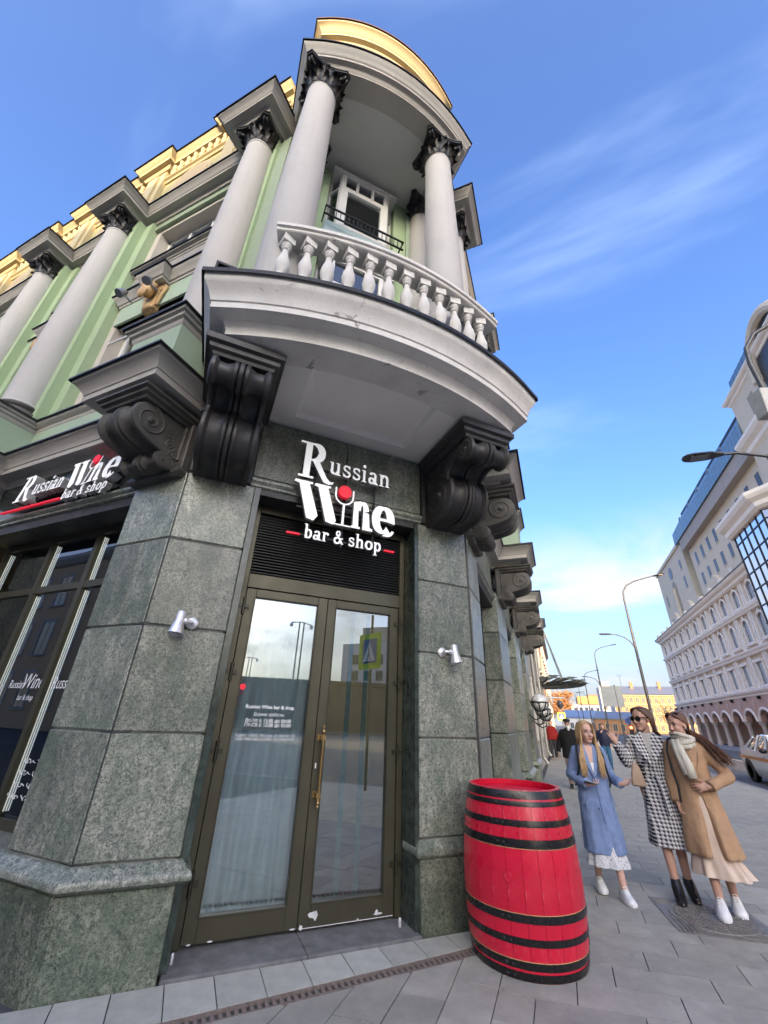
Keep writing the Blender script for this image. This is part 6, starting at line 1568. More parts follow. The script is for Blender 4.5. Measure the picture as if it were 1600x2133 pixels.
def add_mesh(me, name, mat, parent, label=None):
    me.materials.clear(); me.materials.append(mat)
    o = bpy.data.objects.new(name, me); COL.objects.link(o); o.parent = parent
    if label: o['label'] = label
    return o
def hand(mb, wrist, f, nrm, side, curl=25, spread=.12, k=1.0):
    w_ = Vector(wrist); f = Vector(f).normalized(); nrm = Vector(nrm); nrm = (nrm - f * nrm.dot(f)).normalized(); sd_ = f.cross(nrm).normalized() * side
    Mx = Matrix((( sd_.x, f.x, nrm.x), (sd_.y, f.y, nrm.y), (sd_.z, f.z, nrm.z)))
    mb.ell(w_ + f * .05 * k, (.036 * k, .052 * k, .016 * k), 12, 8, Mx); cap(mb, w_ - f * .03, .026 * k, w_ + f * .02 * k, .024 * k)
    for i, L in enumerate((.070, .080, .074, .058)):
        off = (.030 - .020 * i) * k; p = w_ + f * (.088 - .006 * abs(i - 1)) * k + sd_ * off
        d = (f + sd_ * spread * (1.5 - i)).normalized(); c_ = 0
        for s_, fr_ in ((.45, .0085), (.32, .0078), (.23, .007)):
            c_ += curl * (1 + .15 * i); dd = (d * math.cos(R(c_)) + nrm * math.sin(R(c_))).normalized(); q = p + dd * L * s_ * k
            cap(mb, p, fr_ * k, q, fr_ * .93 * k, 8); p = q
    p = w_ + f * .022 * k + sd_ * .028 * k; d = (f * .75 + sd_ * .75 + nrm * .25).normalized()
    q = p + d * .04 * k; cap(mb, p, .012 * k, q, .010 * k, 8); cap(mb, q, .010 * k, q + (d + f * .4).normalized() * .032 * k, .0085 * k, 8)
SKINS = {}
def skin(col_, nm):
    if nm in SKINS: return SKINS[nm]
    b = NB(nm); c = b.ramp(b.noise(30, 4, .6), [(.35, tuple(x * .92 for x in col_)), (.65, col_)])
    p = b.bsdf(c, .5, 0, b.bump(b.noise(260, 2), .05, .002)); p.inputs['Subsurface Weight'].default_value = .12; p.inputs['Subsurface Radius'].default_value = (.012, .006, .004)
    SKINS[nm] = b.m; return b.m
def cloth(name, col_, var=.14, rough=.9, bs=320, b_=.35):
    return plain(name, col_, rough, 0, var, 18, b_, bs, spec=.2)
def hair_mat(name, c0, c1):
    if name in MATS: return MATS[name]
    b = NB(name); st = b.noise(9, 5, .7, .4, b.mapped((14, 14, 1.2)))
    b.bsdf(b.ramp(st, [(.3, c0), (.7, c1)]), .42, 0, b.bump(b.noise(40, 3, .6, 0, b.mapped((16, 16, 1))), .35, .004)); MATS[name] = b.m; return b.m

def person(label, loc, rotz, H, J, skin_c, skin_n, head_yaw=0, head_pitch=0, group=None, face=True, voxel=.0055, bust=True):
    """J: joints at a standing height of 1.70 m; the person faces -y"""
    root = thing('person', label, 'person', loc, rotz, group); k = H / 1.70
    root.scale = (k, k, k)
    hc = Vector(J.get('head', (0, -.02, 1.575)))
    HR = Matrix.Translation(hc) @ Matrix.Rotation(R(head_yaw), 4, 'Z') @ Matrix.Rotation(R(head_pitch), 4, 'X')
    h = lambda x, y, z: HR @ (Vector((x, y, z)) * 1.07)
    H3 = HR.to_3x3() * 1.07; mb = MB()
    mb.ell(h(0, .012, .032), (.074, .092, .085), 20, 14, H3); mb.ell(h(0, -.018, -.038), (.058, .068, .078), 18, 12, H3)
    mb.ell(h(0, -.058, -.098), (.027, .022, .018), 12, 8, H3)
    cap(mb, h(0, -.084, .005), .008, h(0, -.101, -.032), .0135); mb.ell(h(0, -.093, -.038), (.018, .012, .009), 10, 6, H3)
    for sg in (-1, 1):
        mb.ell(h(sg * .032, -.055, -.035), (.026, .028, .028), 12, 8, H3); mb.ell(h(sg * .028, -.073, .020), (.024, .014, .009), 10, 6, H3); mb.ell(h(sg * .076, .012, -.008), (.010, .020, .030), 10, 8, H3)
    cap(mb, h(0, .02, -.07), .048, (0, .012, 1.40), .054); cap(mb, (0, .012, 1.41), .06, (0, .015, 1.36), .09)
    cap(mb, (-.07, .015, 1.375), .052, (-.142, .015, 1.345), .042); cap(mb, (.07, .015, 1.375), .052, (.142, .015, 1.345), .042)
    for z, rx, ry in ((1.32, .135, .085), (1.22, .130, .09), (1.10, .110, .08), (1.0, .125, .085), (.92, .15, .10)): mb.ell((0, .01, z), (rx, ry, .10), 18, 10)
    for sg, s_ in ((-1, 'r'), (1, 'l')):
        sh = (sg * .142, .015, 1.345); el, wr = J['el_' + s_], J['wr_' + s_]
        cap(mb, sh, .042, el, .036); cap(mb, el, .038, wr, .026)
        f_, n_, sd_, cu = J['hand_' + s_]; hand(mb, wr, f_, n_, sd_, cu)
        hp, kn, an = (sg * .085, .01, .90), J['kn_' + s_], J['an_' + s_]
        cap(mb, hp, .085, kn, .055); cap(mb, kn, .052, an, .034)
        cf = Vector(kn).lerp(Vector(an), .32); mb.ell(cf + Vector((0, .022, 0)), (.046, .044, .10), 12, 10)
        toe = Vector(J['toe_' + s_]); cap(mb, an, .036, (Vector(an) + toe) / 2 + Vector((0, 0, -.02)), .030); cap(mb, (Vector(an) + toe) / 2 + Vector((0, 0, -.02)), .03, toe, .022)
    body = add_mesh(remesh(mb, 'body', voxel, 3), 'body', skin(skin_c, skin_n), root)
    if face:
        for sg in (-1, 1):
            e = part(MB().ell(h(sg * .030, -.0735, -.002), (.0145, .008, .0068), 12, 8, H3), 'eye', plain('eye_white', (.55, .54, .52), .3), root, smooth=True)
            part(MB().ell(h(sg * .030, -.0795, -.002), (.0066, .004, .0064), 10, 8, H3), 'iris', plain('dark_iris', (.03, .025, .02), .2), e, smooth=True)
            part(MB().tube([h(sg * .015, -.0815, .006), h(sg * .030, -.0830, .0085), h(sg * .046, -.074, .003)], .0024, 6), 'eyelid', plain('lash_brown', (.05, .03, .025), .7), e)
            part(MB().tube([h(sg * .012, -.0885, .022), h(sg * .030, -.089, .028), h(sg * .050, -.076, .022)], [.0035, .004, .002], 6), 'eyebrow', plain('brow_brown', (.12, .07, .045), .8), e)
        lp_ = plain('lips', (.42, .12, .11), .45)
        m_ = MB().ell(h(0, -.0895, -.063), (.021, .0085, .0052), 12, 8, H3).ell(h(0, -.0890, -.0715), (.018, .0085, .0058), 12, 8, H3)
        part(m_, 'lips', lp_, root, smooth=True)
    return root, h, H3, body
def rings_mb(rs_, n=44, folds=None, gap=None):
    """rs_: (z, cx, cy, rx, ry); folds(theta, t) multiplies the radius; gap(z, theta) removes radius"""
    rr = []
    z0, z1 = rs_[0][0], rs_[-1][0]
    for z, cx, cy, rx, ry in rs_:
        t = (z0 - z) / (z0 - z1); ring = []
        for j in range(n):
            a = 2 * math.pi * j / n; c, s_ = math.cos(a), math.sin(a)
            m_ = folds(a, t) if folds else 1; m_ -= gap(z, a) if gap else 0
            ring.append((cx + rx * m_ * (abs(c) ** .9) * (1 if c >= 0 else -1), cy + ry * m_ * (abs(s_) ** .9) * (1 if s_ >= 0 else -1), z))
        rr.append(ring)
    return rr
def interp(rs_, m_=4):
    o = []
    for a, b in zip(rs_, rs_[1:]):
        for i in range(m_): t = i / m_; o.append(tuple(x + (y - x) * t for x, y in zip(a, b)))
    return o + [rs_[-1]]
def wrinkle(seed, amp):
    from mathutils import noise as mn
    def f(co):
        v = mn.noise(Vector((co.x * 9 + seed, co.y * 9, co.z * 4))) * amp + mn.noise(Vector((co.x * 22, co.y * 22 + seed, co.z * 11))) * amp * .5
        d = Vector((co.x, co.y, 0)); d = d.normalized() if d.length > .01 else Vector((0, -1, 0))
        return co + d * v
    return f
def coat(root, J, rs_, mat, sl=(.068, .062, .050), folds=None, gap=None, seed=1, amp=.007, voxel=.010, name='coat', short=.0, label=None, shx=.140):
    mb = MB(); mb.loft(rings_mb(interp(rs_), 48, folds, gap))
    for sg, s_ in ((-1, 'r'), (1, 'l')):
        sh = Vector((sg * shx, .015, 1.355)); el, wr = Vector(J['el_' + s_]), Vector(J['wr_' + s_]); wr = wr.lerp(el, short)
        cap(mb, sh, sl[0], sh.lerp(el, .5), (sl[0] + sl[1]) / 2); cap(mb, sh.lerp(el, .5), (sl[0] + sl[1]) / 2, el, sl[1]); mb.tube([tuple(el), tuple(el.lerp(wr, .5)), tuple(wr)], [sl[1], (sl[1] + sl[2]) / 2, sl[2]], 14); mb.ell(el, (sl[1],) * 3, 12, 8)
    return add_mesh(remesh(mb, name, voxel, 5, wrinkle(seed, amp)), name, mat, root, label)
def vneck(z, a, zb): return .30 * max(0, 1 - (abs(a - 4.712) / (.04 + (z - zb) * 1.6)) ** 4) if z > zb else 0
def shoe(root, an, toe, mat, kind, sole_mat=None):
    an, toe = Vector(an), Vector(toe); d = Vector((toe.x - an.x, toe.y - an.y, 0)); d.normalize(); s_ = Vector((-d.y, d.x, 0)); zb = min(toe.z - .028, an.z - .06)
    heel = Vector((an.x, an.y, 0)) - d * .045; tip = Vector((toe.x, toe.y, 0)) + d * .035; L = (tip - heel).length
    lift = an.z - .085; rr = []
    st = [(0, .028, .10, .0), (.06, .036, .115, .0), (.25, .040, .118, .0), (.45, .042, .088, 0), (.65, .046, .066, 0), (.85, .043, .054, 0), (.96, .030, .042, .004), (1.0, .014, .030, .010)]
    if kind == 'boot': st = [(0, .034, .16, .05), (.08, .042, .17, .05), (.28, .044, .165, .045), (.42, .043, .115, .028), (.62, .043, .070, .0), (.82, .036, .050, 0), (.95, .020, .036, 0), (1.0, .006, .02, .004)]
    for t, w_, h_, b_ in st:
        c = heel + d * L * t; zf = zb + (lift * .9) * (1 - t) if lift > .02 else zb
        rr.append([tuple(c + s_ * w_ * 1.15 * cx + Vector((0, 0, zf + b_ + (h_ - b_) * cz))) for cx, cz in ((-.9, 0), (-.4, 0), (.4, 0), (.9, 0), (1, .15), (.95, .5), (.62, .9), (.2, 1), (-.2, 1), (-.62, .9), (-.95, .5), (-1, .15))])
    mb = MB(); mb.loft(rr)
    if kind == 'boot':
        c = heel + d * .012; mb.add([tuple(c + s_ * x * .026 + d * y + Vector((0, 0, zb + z))) for z, q in ((0, .8), (.06, 1.1)) for x, y in ((-q, -.018), (q, -.018), (q, .03), (-q, .03))], [(0, 1, 2, 3), (4, 5, 6, 7), (0, 1, 5, 4), (1, 2, 6, 5), (2, 3, 7, 6), (3, 0, 4, 7)])
    o = part(mb, 'shoe' if kind != 'boot' else 'ankle_boot', mat, root, smooth='all'); md = o.modifiers.new('sub', 'SUBSURF'); md.levels = 1; md.render_levels = 2
    if kind == 'sneaker':
        so_ = MB(); rr = []
        for t, w_ in ((0, .030), (.1, .040), (.4, .044), (.7, .048), (.9, .038), (1.02, .012)):
            c = heel + d * L * t; zf = zb + (lift * .9) * (1 - t) if lift > .02 else zb
            rr.append([tuple(c + s_ * w_ * 1.15 * cx + Vector((0, 0, zf + z))) for cx, z in ((-1, -.004), (1, -.004), (1.03, .018), (-1.03, .018))])
        so_.loft(rr); part(so_, 'sole', sole_mat or mat, o, smooth=True)
        lc = MB()
        for q in range(4):
            c = heel + d * L * (.36 + q * .075); z = zb + .122 - q * .016 + (lift * .9 * (1 - .4) if lift > .02 else 0)
            lc.tube([tuple(c - s_ * .024 + Vector((0, 0, z - .010))), tuple(c + Vector((0, 0, z))), tuple(c + s_ * .024 + Vector((0, 0, z - .010)))], .004, 5)
        part(lc, 'laces', plain('white_lace', (.75, .75, .74), .8), o, kind='stuff')
    return o
def strands(h, H3, n, seed, paths, rad, mat, root, name='hair'):
    rr = random.Random(seed); mb = MB()
    for i in range(n):
        t = (i + .5) / n; pts = [Vector(p) for p in paths(t, rr)]
        # resample with Catmull-Rom
        P = [pts[0]] + pts + [pts[-1]]; out = []
        for a in range(1, len(P) - 2):
            for q in range(4):
                u = q / 4; p0, p1, p2, p3 = P[a - 1], P[a], P[a + 1], P[a + 2]
                out.append(.5 * ((2 * p1) + (p2 - p0) * u + (2 * p0 - 5 * p1 + 4 * p2 - p3) * u * u + (3 * p1 - p0 - 3 * p2 + p3) * u ** 3))
        out.append(P[-2]); m_ = len(out)
        mb.tube([tuple(p) for p in out], [rad * (.75 + .5 * math.sin(math.pi * min(1, (j + 1) / m_ * 1.1))) * (1 if j < m_ - 2 else .45) for j in range(m_)], 6)
    return part(mb, name, mat, root, smooth='all')

# ---------------------------------------------------------------- woman in the blue coat
J1 = dict(head=(.005, -.03, 1.575), el_r=(-.225, .05, 1.10), wr_r=(-.095, -.17, 1.03), hand_r=((.85, -.55, .02), (.1, .1, 1), -1, 28),
          el_l=(.225, .06, 1.09), wr_l=(.272, -.16, 1.05), hand_l=((.72, -.55, .18), (-.2, -.5, .85), -1, 14),
          kn_r=(-.085, -.02, .49), an_r=(-.085, .10, .11), toe_r=(-.085, -.05, .045), kn_l=(.085, -.08, .49), an_l=(.105, -.16, .095), toe_l=(.125, -.32, .035))
P1, h1, H31, _ = person('woman with long blonde hair in a long blue coat holding a phone', (.235, 5.86, 0), R(8), 1.555, J1, (.60, .37, .29), 'fair_skin', 20, 2)
M_BLUE = cloth('blue_wool', (.185, .255, .43), .12)
fold1 = lambda a, t: 1 + max(0, t - .35) * (.07 * math.sin(a * 5 + 1) + .045 * math.sin(a * 9 + 2))
coat(P1, J1, [(1.445, 0, .02, .075, .075), (1.40, 0, .015, .125, .085), (1.33, 0, .01, .16, .11), (1.18, 0, .005, .165, .12), (1.02, 0, .0, .17, .125), (.85, 0, -.0, .19, .145), (.65, .01, -.005, .20, .155), (.45, .015, -.01, .212, .17), (.37, .015, -.01, .216, .175)], M_BLUE, (.064, .060, .055), fold1, lambda z, a: vneck(z, a, 1.12) + .25 * max(0, 1 - abs(a - 4.95) / .22) * (min(1, (.62 - z) * 5) if z < .62 else 0), 3, .012, label='long blue wool coat')
def lapel(root, pts, mat, name='lapel', th=.012):
    mb = MB(); n = len(pts); P = [Vector((p[0] * .88, p[1] * .92 - .004, p[2])) for p in pts]; nr = (P[1] - P[0]).cross(P[2] - P[0]).normalized()
    if nr.y > 0: nr = -nr
    mb.add([tuple(p) for p in P] + [tuple(p + nr * th) for p in P], [tuple(range(n)), tuple(range(n, 2 * n))] + [(i, (i + 1) % n, n + (i + 1) % n, n + i) for i in range(n)])
    return part(mb, name, mat, root, bevel=.004)
M_BLUE2 = cloth('blue_wool_lapel', (.20, .275, .455), .1)
lapel(P1, [(-.055, -.052, 1.44), (-.125, -.098, 1.36), (-.115, -.128, 1.30), (-.02, -.150, 1.12), (.0, -.152, 1.08), (-.012, -.140, 1.20)], M_BLUE2)
lapel(P1, [(.055, -.052, 1.44), (.125, -.098, 1.36), (.115, -.128, 1.30), (.035, -.150, 1.12), (.0, -.150, 1.08), (.012, -.138, 1.20)], M_BLUE2)
part(MB().add([(-.05, -.072, 1.42), (.05, -.072, 1.42), (.012, -.139, 1.19), (-.012, -.139, 1.19)], [(0, 1, 2, 3)]), 'bare_neckline', skin((.60, .37, .29), 'fair_skin'), P1)
part(MB().add([(-.022, -.134, 1.245), (.022, -.134, 1.245), (.004, -.147, 1.13)], [(0, 1, 2)]), 'white_top', cloth('white_top', (.72, .72, .72)), P1)
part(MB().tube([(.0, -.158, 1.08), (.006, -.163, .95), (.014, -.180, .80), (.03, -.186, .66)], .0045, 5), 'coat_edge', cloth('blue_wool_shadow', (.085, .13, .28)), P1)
for z, y in ((1.07, -.158), (.80, -.186)): part(MB().ell((-.012, y, z), (.013, .006, .013), 12, 8), 'button', plain('blue_button', (.10, .14, .27), .4), P1)
for sg in (-1, 1): part(MB().tube([(sg * .10, .07, 1.43), (sg * .128, -.03, 1.42), (sg * .145, -.105, 1.33), (sg * .150, -.130, 1.20), (sg * .185, -.075, 1.05), (sg * .19, .05, .99)], .012, 6), 'backpack_strap', plain('black_strap', (.015, .015, .016), .6), P1)
for x, sg in ((-.13, -1), (.15, 1)): part(MB().tube([(x, -.150, .93), (x + sg * .035, -.128, .82)], .006, 5), 'pocket_edge', M_BLUE2, P1)
b = NB('lace_print'); vo = b.n('ShaderNodeTexVoronoi'); vo.inputs['Scale'].default_value = 60; b.l(b.mapped(), vo.inputs['Vector'])
b.bsdf(b.mix(b.ramp(b.math('ADD', vo.outputs['Distance'], b.math('MULTIPLY', b.noise(40, 4), .4)), [(.42, 1.0), (.55, 0.0)]), (.58, .58, .60), (.13, .13, .15)), .85); M_LACE = b.m
sk = MB(); sk.loft(rings_mb(interp([(.66, .01, -.01, .14, .11), (.42, .015, -.02, .178, .14), (.26, .02, -.02, .215, .175)]), 64, lambda a, t: 1 + t * (.06 * math.sin(a * 8) + .05 * math.sin(a * 13 + 1)) + (.02 * math.sin(a * 40) if t > .95 else 0)), caps=False)
part(sk, 'lace_skirt', M_LACE, P1, smooth='all')
M_SNK = plain('white_sneaker', (.74, .74, .75), .55, 0, .05, 20)
shoe(P1, J1['an_r'], J1['toe_r'], M_SNK, 'sneaker'); shoe(P1, J1['an_l'], J1['toe_l'], M_SNK, 'sneaker')
M_BLO = hair_mat('blonde_hair', (.30, .175, .07), (.62, .43, .22))
def hp1(t, rr):
    sg = -1 if rr.random() < .5 else 1; a = rr.random()
    y0 = -.075 + .15 * a; front = a < .45
    w_ = .082 + rr.uniform(-.004, .008)
    top = h1(sg * .006, y0 * .8 + .01, .118 - .35 * abs(y0 - .01) ** 1.2 + rr.uniform(0, .004)); up = h1(sg * .055, y0 * .95, .095 - .2 * abs(y0) + rr.uniform(0, .004))
    side = h1(sg * w_, y0 * .72 + .005, .01); low = h1(sg * (w_ + .004), y0 * .65, -.09)
    if front: end = [(sg * (.095 + rr.uniform(-.02, .02)) + .01, -.085 - rr.uniform(0, .03), 1.37), (sg * (.105 + rr.uniform(-.035, .03)), -.145 - rr.uniform(0, .02), 1.24 + rr.uniform(-.05, .05)), (sg * (.10 + rr.uniform(-.04, .04)), -.160 - rr.uniform(0, .02), 1.14 + rr.uniform(-.06, .06))]
    else: end = [(sg * rr.uniform(.02, .12), .075 + rr.uniform(0, .04), 1.38), (sg * rr.uniform(.02, .15), .14 + rr.uniform(0, .03), 1.22)]
    return [top, up, side, low] + end
strands(h1, H31, 330, 3, hp1, .0048, M_BLO, P1)
bc = MB().ell(h1(0, .022, .036), (.080, .092, .086), 20, 14, H31); part(remesh(bc, 'hair_base', .008, 1, None), 'hair_base', None, P1).data.materials.append(M_BLO)
PH = thing('mobile_phone', 'dark mobile phone in the blonde woman\'s hand', 'phone', (0, 0, 0))
pm = MB().box(-.036, .036, -.075, .075, -.004, .004)
_q = Matrix.Translation(P1.location) @ Matrix.Rotation(R(8), 4, 'Z') @ Matrix.Scale(1.555 / 1.7, 4) @ Matrix.Translation((-.055, -.228, 1.052)) @ Matrix.Rotation(R(58), 4, 'Z') @ Matrix.Rotation(R(8), 4, 'X')
PH.location = _q.to_translation()
part(pm.mat4(Matrix.Translation(-_q.to_translation()) @ _q), 'case', plain('black_phone', (.02, .02, .02), .3), PH, bevel=.003)
part(MB().box(-.033, .033, -.071, .071, .0042, .0052).mat4(Matrix.Translation(-_q.to_translation()) @ _q), 'screen', plain('phone_screen', (.45, .46, .42), .08), PH)

# ---------------------------------------------------------------- woman in the checked coat
J2 = dict(head=(-.01, -.02, 1.58), el_r=(-.245, -.06, 1.14), wr_r=(-.315, -.20, 1.33), hand_r=((-.35, -.15, .95), (.25, -.95, .1), 1, 8),
          el_l=(.205, .04, 1.09), wr_l=(.22, -.05, .87), hand_l=((.0, -.2, -1), (-1, 0, 0), 1, 25),
          kn_r=(-.045, -.06, .48), an_r=(-.03, -.09, .13), toe_r=(-.02, -.24, .035), kn_l=(.075, -.03, .48), an_l=(.085, .05, .13), toe_l=(.115, -.10, .035))
P2, h2, H32, _ = person('tall woman in a black and white checked coat and sunglasses, one hand raised', (.880, 6.03, 0), R(-6), 1.715, J2, (.50, .30, .22), 'tan_skin', -38, 0)
b = NB('houndstooth_wool'); mp = b.mapped((1, 1, 1), (0, 0, 0), (0, 0, 0))
sx = b.n('ShaderNodeSeparateXYZ'); b.l(mp, sx.inputs[0])
u_ = b.math('MULTIPLY', b.math('ADD', sx.outputs['X'], b.math('MULTIPLY', sx.outputs['Y'], .85)), 29.0); v_ = b.math('MULTIPLY', sx.outputs['Z'], 29.0)
fu = b.math('FRACT', u_); fv = b.math('FRACT', v_)
A = b.math('GREATER_THAN', fu, .5); B = b.math('GREATER_THAN', fv, .5)
dg = b.math('GREATER_THAN', b.math('FRACT', b.math('MULTIPLY', b.math('ADD', fu, fv), 2.0)), .5)
same = b.math('COMPARE', A, B); same.node.inputs[2].default_value = .1
xr = b.mix(same, dg, A)
xr2 = b.n('ShaderNodeMix', data_type='FLOAT'); b.l(same, xr2.inputs[0]); b.l(A, xr2.inputs[3]); b.l(dg, xr2.inputs[2])
b.bsdf(b.mix(xr2.outputs[0], (.018, .019, .028), (.66, .65, .64)), .95, 0, b.bump(b.noise(300, 3), .4, .004)); M_HT = b.m
fold2 = lambda a, t: 1 + max(0, t - .4) * (.06 * math.sin(a * 5 + .4) + .04 * math.sin(a * 8 + 2))
coat(P2, J2, [(1.45, 0, .02, .075, .075), (1.405, 0, .015, .13, .085), (1.33, 0, .005, .162, .11), (1.20, 0, .0, .155, .115), (1.08, 0, -.0, .128, .102), (1.03, 0, -.0, .126, .10), (.92, 0, .0, .16, .128), (.75, .01, .0, .172, .14), (.55, .015, .0, .188, .155), (.42, .02, .0, .205, .165)], M_HT, (.062, .058, .052), fold2, lambda z, a: vneck(z, a, 1.16), 6, .011, label='black and white checked wrap coat')
lapel(P2, [(-.055, -.05, 1.455), (-.15, -.085, 1.385), (-.165, -.110, 1.32), (-.09, -.150, 1.22), (-.0, -.150, 1.10), (-.012, -.135, 1.22)], M_HT); lapel(P2, [(.055, -.05, 1.455), (.15, -.085, 1.385), (.165, -.110, 1.32), (.09, -.148, 1.22), (.0, -.148, 1.10), (.012, -.133, 1.22)], M_HT)
part(MB().add([(-.055, -.066, 1.44), (.055, -.066, 1.44), (.012, -.134, 1.20), (-.012, -.134, 1.20)], [(0, 1, 2, 3)]), 'grey_top', cloth('grey_knit', (.38, .37, .35)), P2)
bl = MB(); bl.loft([[(x, y, z + dz) for x, y, z in [(.136 * math.cos(6.283 * j / 36), -.002 + .110 * math.sin(6.283 * j / 36), 1.05) for j in range(36)]] for dz in (-.022, .022)], caps=False); part(bl, 'belt', M_HT, P2)
part(MB().tube([(.02, -.13, 1.05), (.04, -.16, .95), (.05, -.175, .80), (.055, -.185, .70)], [.022, .02, .02, .018], 6), 'belt_tail', M_HT, P2)
shoe(P2, J2['an_r'], J2['toe_r'], plain('black_leather', (.012, .012, .013), .25, 0, .2, 20), 'boot'); shoe(P2, J2['an_l'], J2['toe_l'], plain('black_leather', (.012, .012, .013), .25), 'boot')
M_BRN = hair_mat('brown_hair', (.045, .022, .013), (.14, .07, .04))
def hp2(t, rr):
    sg = -1 if rr.random() < .5 else 1; a = rr.random(); y0 = -.07 + .15 * a; w_ = .080 + rr.uniform(-.003, .007)
    top = h2(sg * .006, y0 * .85 + .01, .119 - .35 * abs(y0 - .01) ** 1.2 + rr.uniform(0, .003)); up = h2(sg * .055, y0 + .01, .095 - .15 * abs(y0)); side = h2(sg * w_, max(-.03, y0) * .6 + .025, .005)
    low = h2(sg * (w_ - .004), .05 + .03 * a, -.09)
    return [top, up, side, low, (sg * rr.uniform(.03, .13) + .03, .095 + rr.uniform(0, .03), 1.40), (sg * rr.uniform(.02, .13) + .05, .15, 1.25 + rr.uniform(-.04, .04))]
strands(h2, H32, 200, 5, hp2, .0058, M_BRN, P2)
part(remesh(MB().ell(h2(0, .026, .036), (.078, .090, .085), 20, 14, H32), 'hair_base', .008, 1), 'hair_base', None, P2).data.materials.append(M_BRN)
def shades(root, h, yo, zo, name, pitch=0):
    mb = MB()
    for sg in (-1, 1):
        mb.prism([(sg * .034 + .027 * math.cos(R(a)), zo + .020 * math.sin(R(a)) * (1 if math.sin(R(a)) > 0 else 1.15)) for a in range(0, 360, 24)], yo - .004, yo + .002, lambda a, b_, c: (a, c + abs(a) * .25, b_))
        mb.tube([(sg * .060, yo + .012, zo + .008), (sg * .078, yo + .06, zo + .012), (sg * .080, yo + .10, zo)], .004, 6)
    mb.tube([(-.012, yo, zo + .006), (.012, yo, zo + .006)], .003, 6)
    mb.v = [tuple(h(*v)) for v in mb.v]
    return part(mb, name, plain('black_sunglasses', (.012, .010, .010), .12), root)
shades(P2, h2, -.100, .0, 'sunglasses')
HB = thing('handbag', 'tan shoulder bag hanging at the checked coat\'s side', 'bag', (.70, 5.97, .93)); HB.scale = (.45, .8, .8)
bgm = MB(); bgm.loft([[(x * w_, y * d2 - .005, z) for x, y in ((-1, -1), (1, -1), (1, 1), (-1, 1))] for z, w_, d2 in ((0, .145, .055), (.03, .15, .06), (.16, .11, .045), (.27, .055, .02))])
bo_ = part(bgm, 'bag_body', plain('tan_leather', (.36, .26, .18), .55, 0, .1, 12), HB, smooth=True); md = bo_.modifiers.new('b', 'BEVEL'); md.width = .02; md.segments = 3
part(MB().tube([(-.05, 0, .26), (-.045, .0, .42), (0.02, .03, .56), (.05, .03, .42), (.05, .0, .26)], .010, 6), 'strap', plain('tan_leather', (.36, .26, .18), .55, 0, .1, 12), HB, smooth=True)

# ---------------------------------------------------------------- woman in the camel coat
J3 = dict(head=(-.015, -.03, 1.575), el_r=(-.195, .03, 1.09), wr_r=(-.185, -.06, .85), hand_r=((.08, -.25, -1), (1, 0, .1), -1, 22),
          el_l=(.315, .03, 1.11), wr_l=(.13, -.15, 1.02), hand_l=((-.85, -.2, -.12), (.0, 1, -.2), -1, 16),
          kn_r=(-.045, -.11, .49), an_r=(-.03, -.17, .11), toe_r=(-.02, -.33, .045), kn_l=(.07, .0, .47), an_l=(.085, .05, .11), toe_l=(.105, -.11, .04))
P3, h3, H33, _ = person('woman in a camel coat and striped scarf, hair blowing, hand at her waist', (1.20, 5.87, 0), R(-14), 1.665, J3, (.52, .30, .22), 'warm_skin', -34, 4)
M_CAM = cloth('camel_wool', (.41, .26, .155), .10)
fold3 = lambda a, t: 1 + max(0, t - .35) * (.06 * math.sin(a * 4 + .9) + .04 * math.sin(a * 7 + 2))
def gap3(z, a):
    if z > 1.02: return 0
    w_ = .05 + (1.02 - z) * .36; c_ = 4.86
    q = max(0, 1 - (abs(a - c_) / w_) ** 4); return .42 * q * min(1, (1.02 - z) * 6)
coat(P3, J3, [(1.44, 0, .02, .08, .075), (1.40, 0, .015, .13, .085), (1.33, 0, .01, .165, .11), (1.18, 0, .005, .162, .118), (1.02, 0, .0, .165, .122), (.85, .005, -.0, .188, .145), (.65, .015, -.02, .205, .185), (.50, .02, -.03, .222, .205), (.44, .025, -.03, .228, .212)], M_CAM, (.063, .059, .053), fold3, gap3, 9, .013, label='open camel wool coat')
lapel(P3, [(-.06, -.055, 1.43), (-.13, -.10, 1.35), (-.115, -.135, 1.28), (-.02, -.152, 1.06), (.0, -.150, 1.04), (-.012, -.140, 1.2)], cloth('camel_lapel', (.43, .275, .165))); lapel(P3, [(.06, -.055, 1.43), (.13, -.10, 1.35), (.125, -.13, 1.28), (.05, -.152, 1.06), (.02, -.150, 1.04), (.012, -.138, 1.2)], cloth('camel_lapel', (.43, .275, .165)))
part(MB().ell((.05, -.152, 1.0), (.013, .006, .013), 12, 8), 'button', plain('brown_button', (.12, .06, .03), .4), P3)
b = NB('cream_satin'); b.bsdf(b.ramp(b.noise(7, 3), [(.3, (.50, .385, .295)), (.7, (.64, .51, .41))]), .45); M_SAT = b.m
sk = MB(); sk.loft(rings_mb(interp([(1.05, 0, 0, .115, .09), (.85, .0, -.015, .138, .118), (.60, .0, -.03, .150, .138), (.42, .01, -.04, .178, .155), (.29, .03, -.05, .225, .185)]), 72, lambda a, t: 1 + t * t * (.10 * math.sin(a * 9 + .5) + .06 * math.sin(a * 15)) + (.10 * t * t if math.cos(a) > .5 else 0)), caps=False)
part(sk, 'satin_skirt', M_SAT, P3, smooth='all')
b = NB('striped_scarf'); w_ = b.n('ShaderNodeTexWave'); w_.inputs['Scale'].default_value = 14; w_.inputs['Distortion'].default_value = 1.2; b.l(b.mapped((1, 1, .25), rot=(0, .5, .4)), w_.inputs['Vector'])
b.bsdf(b.ramp(w_.outputs['Fac'], [(.3, (.56, .52, .44)), (.62, (.62, .59, .51)), (.80, (.22, .21, .18)), (.92, (.56, .53, .45))]), .95, 0, b.bump(b.noise(200, 3), .4, .004)); M_SCF = b.m
sf = MB()
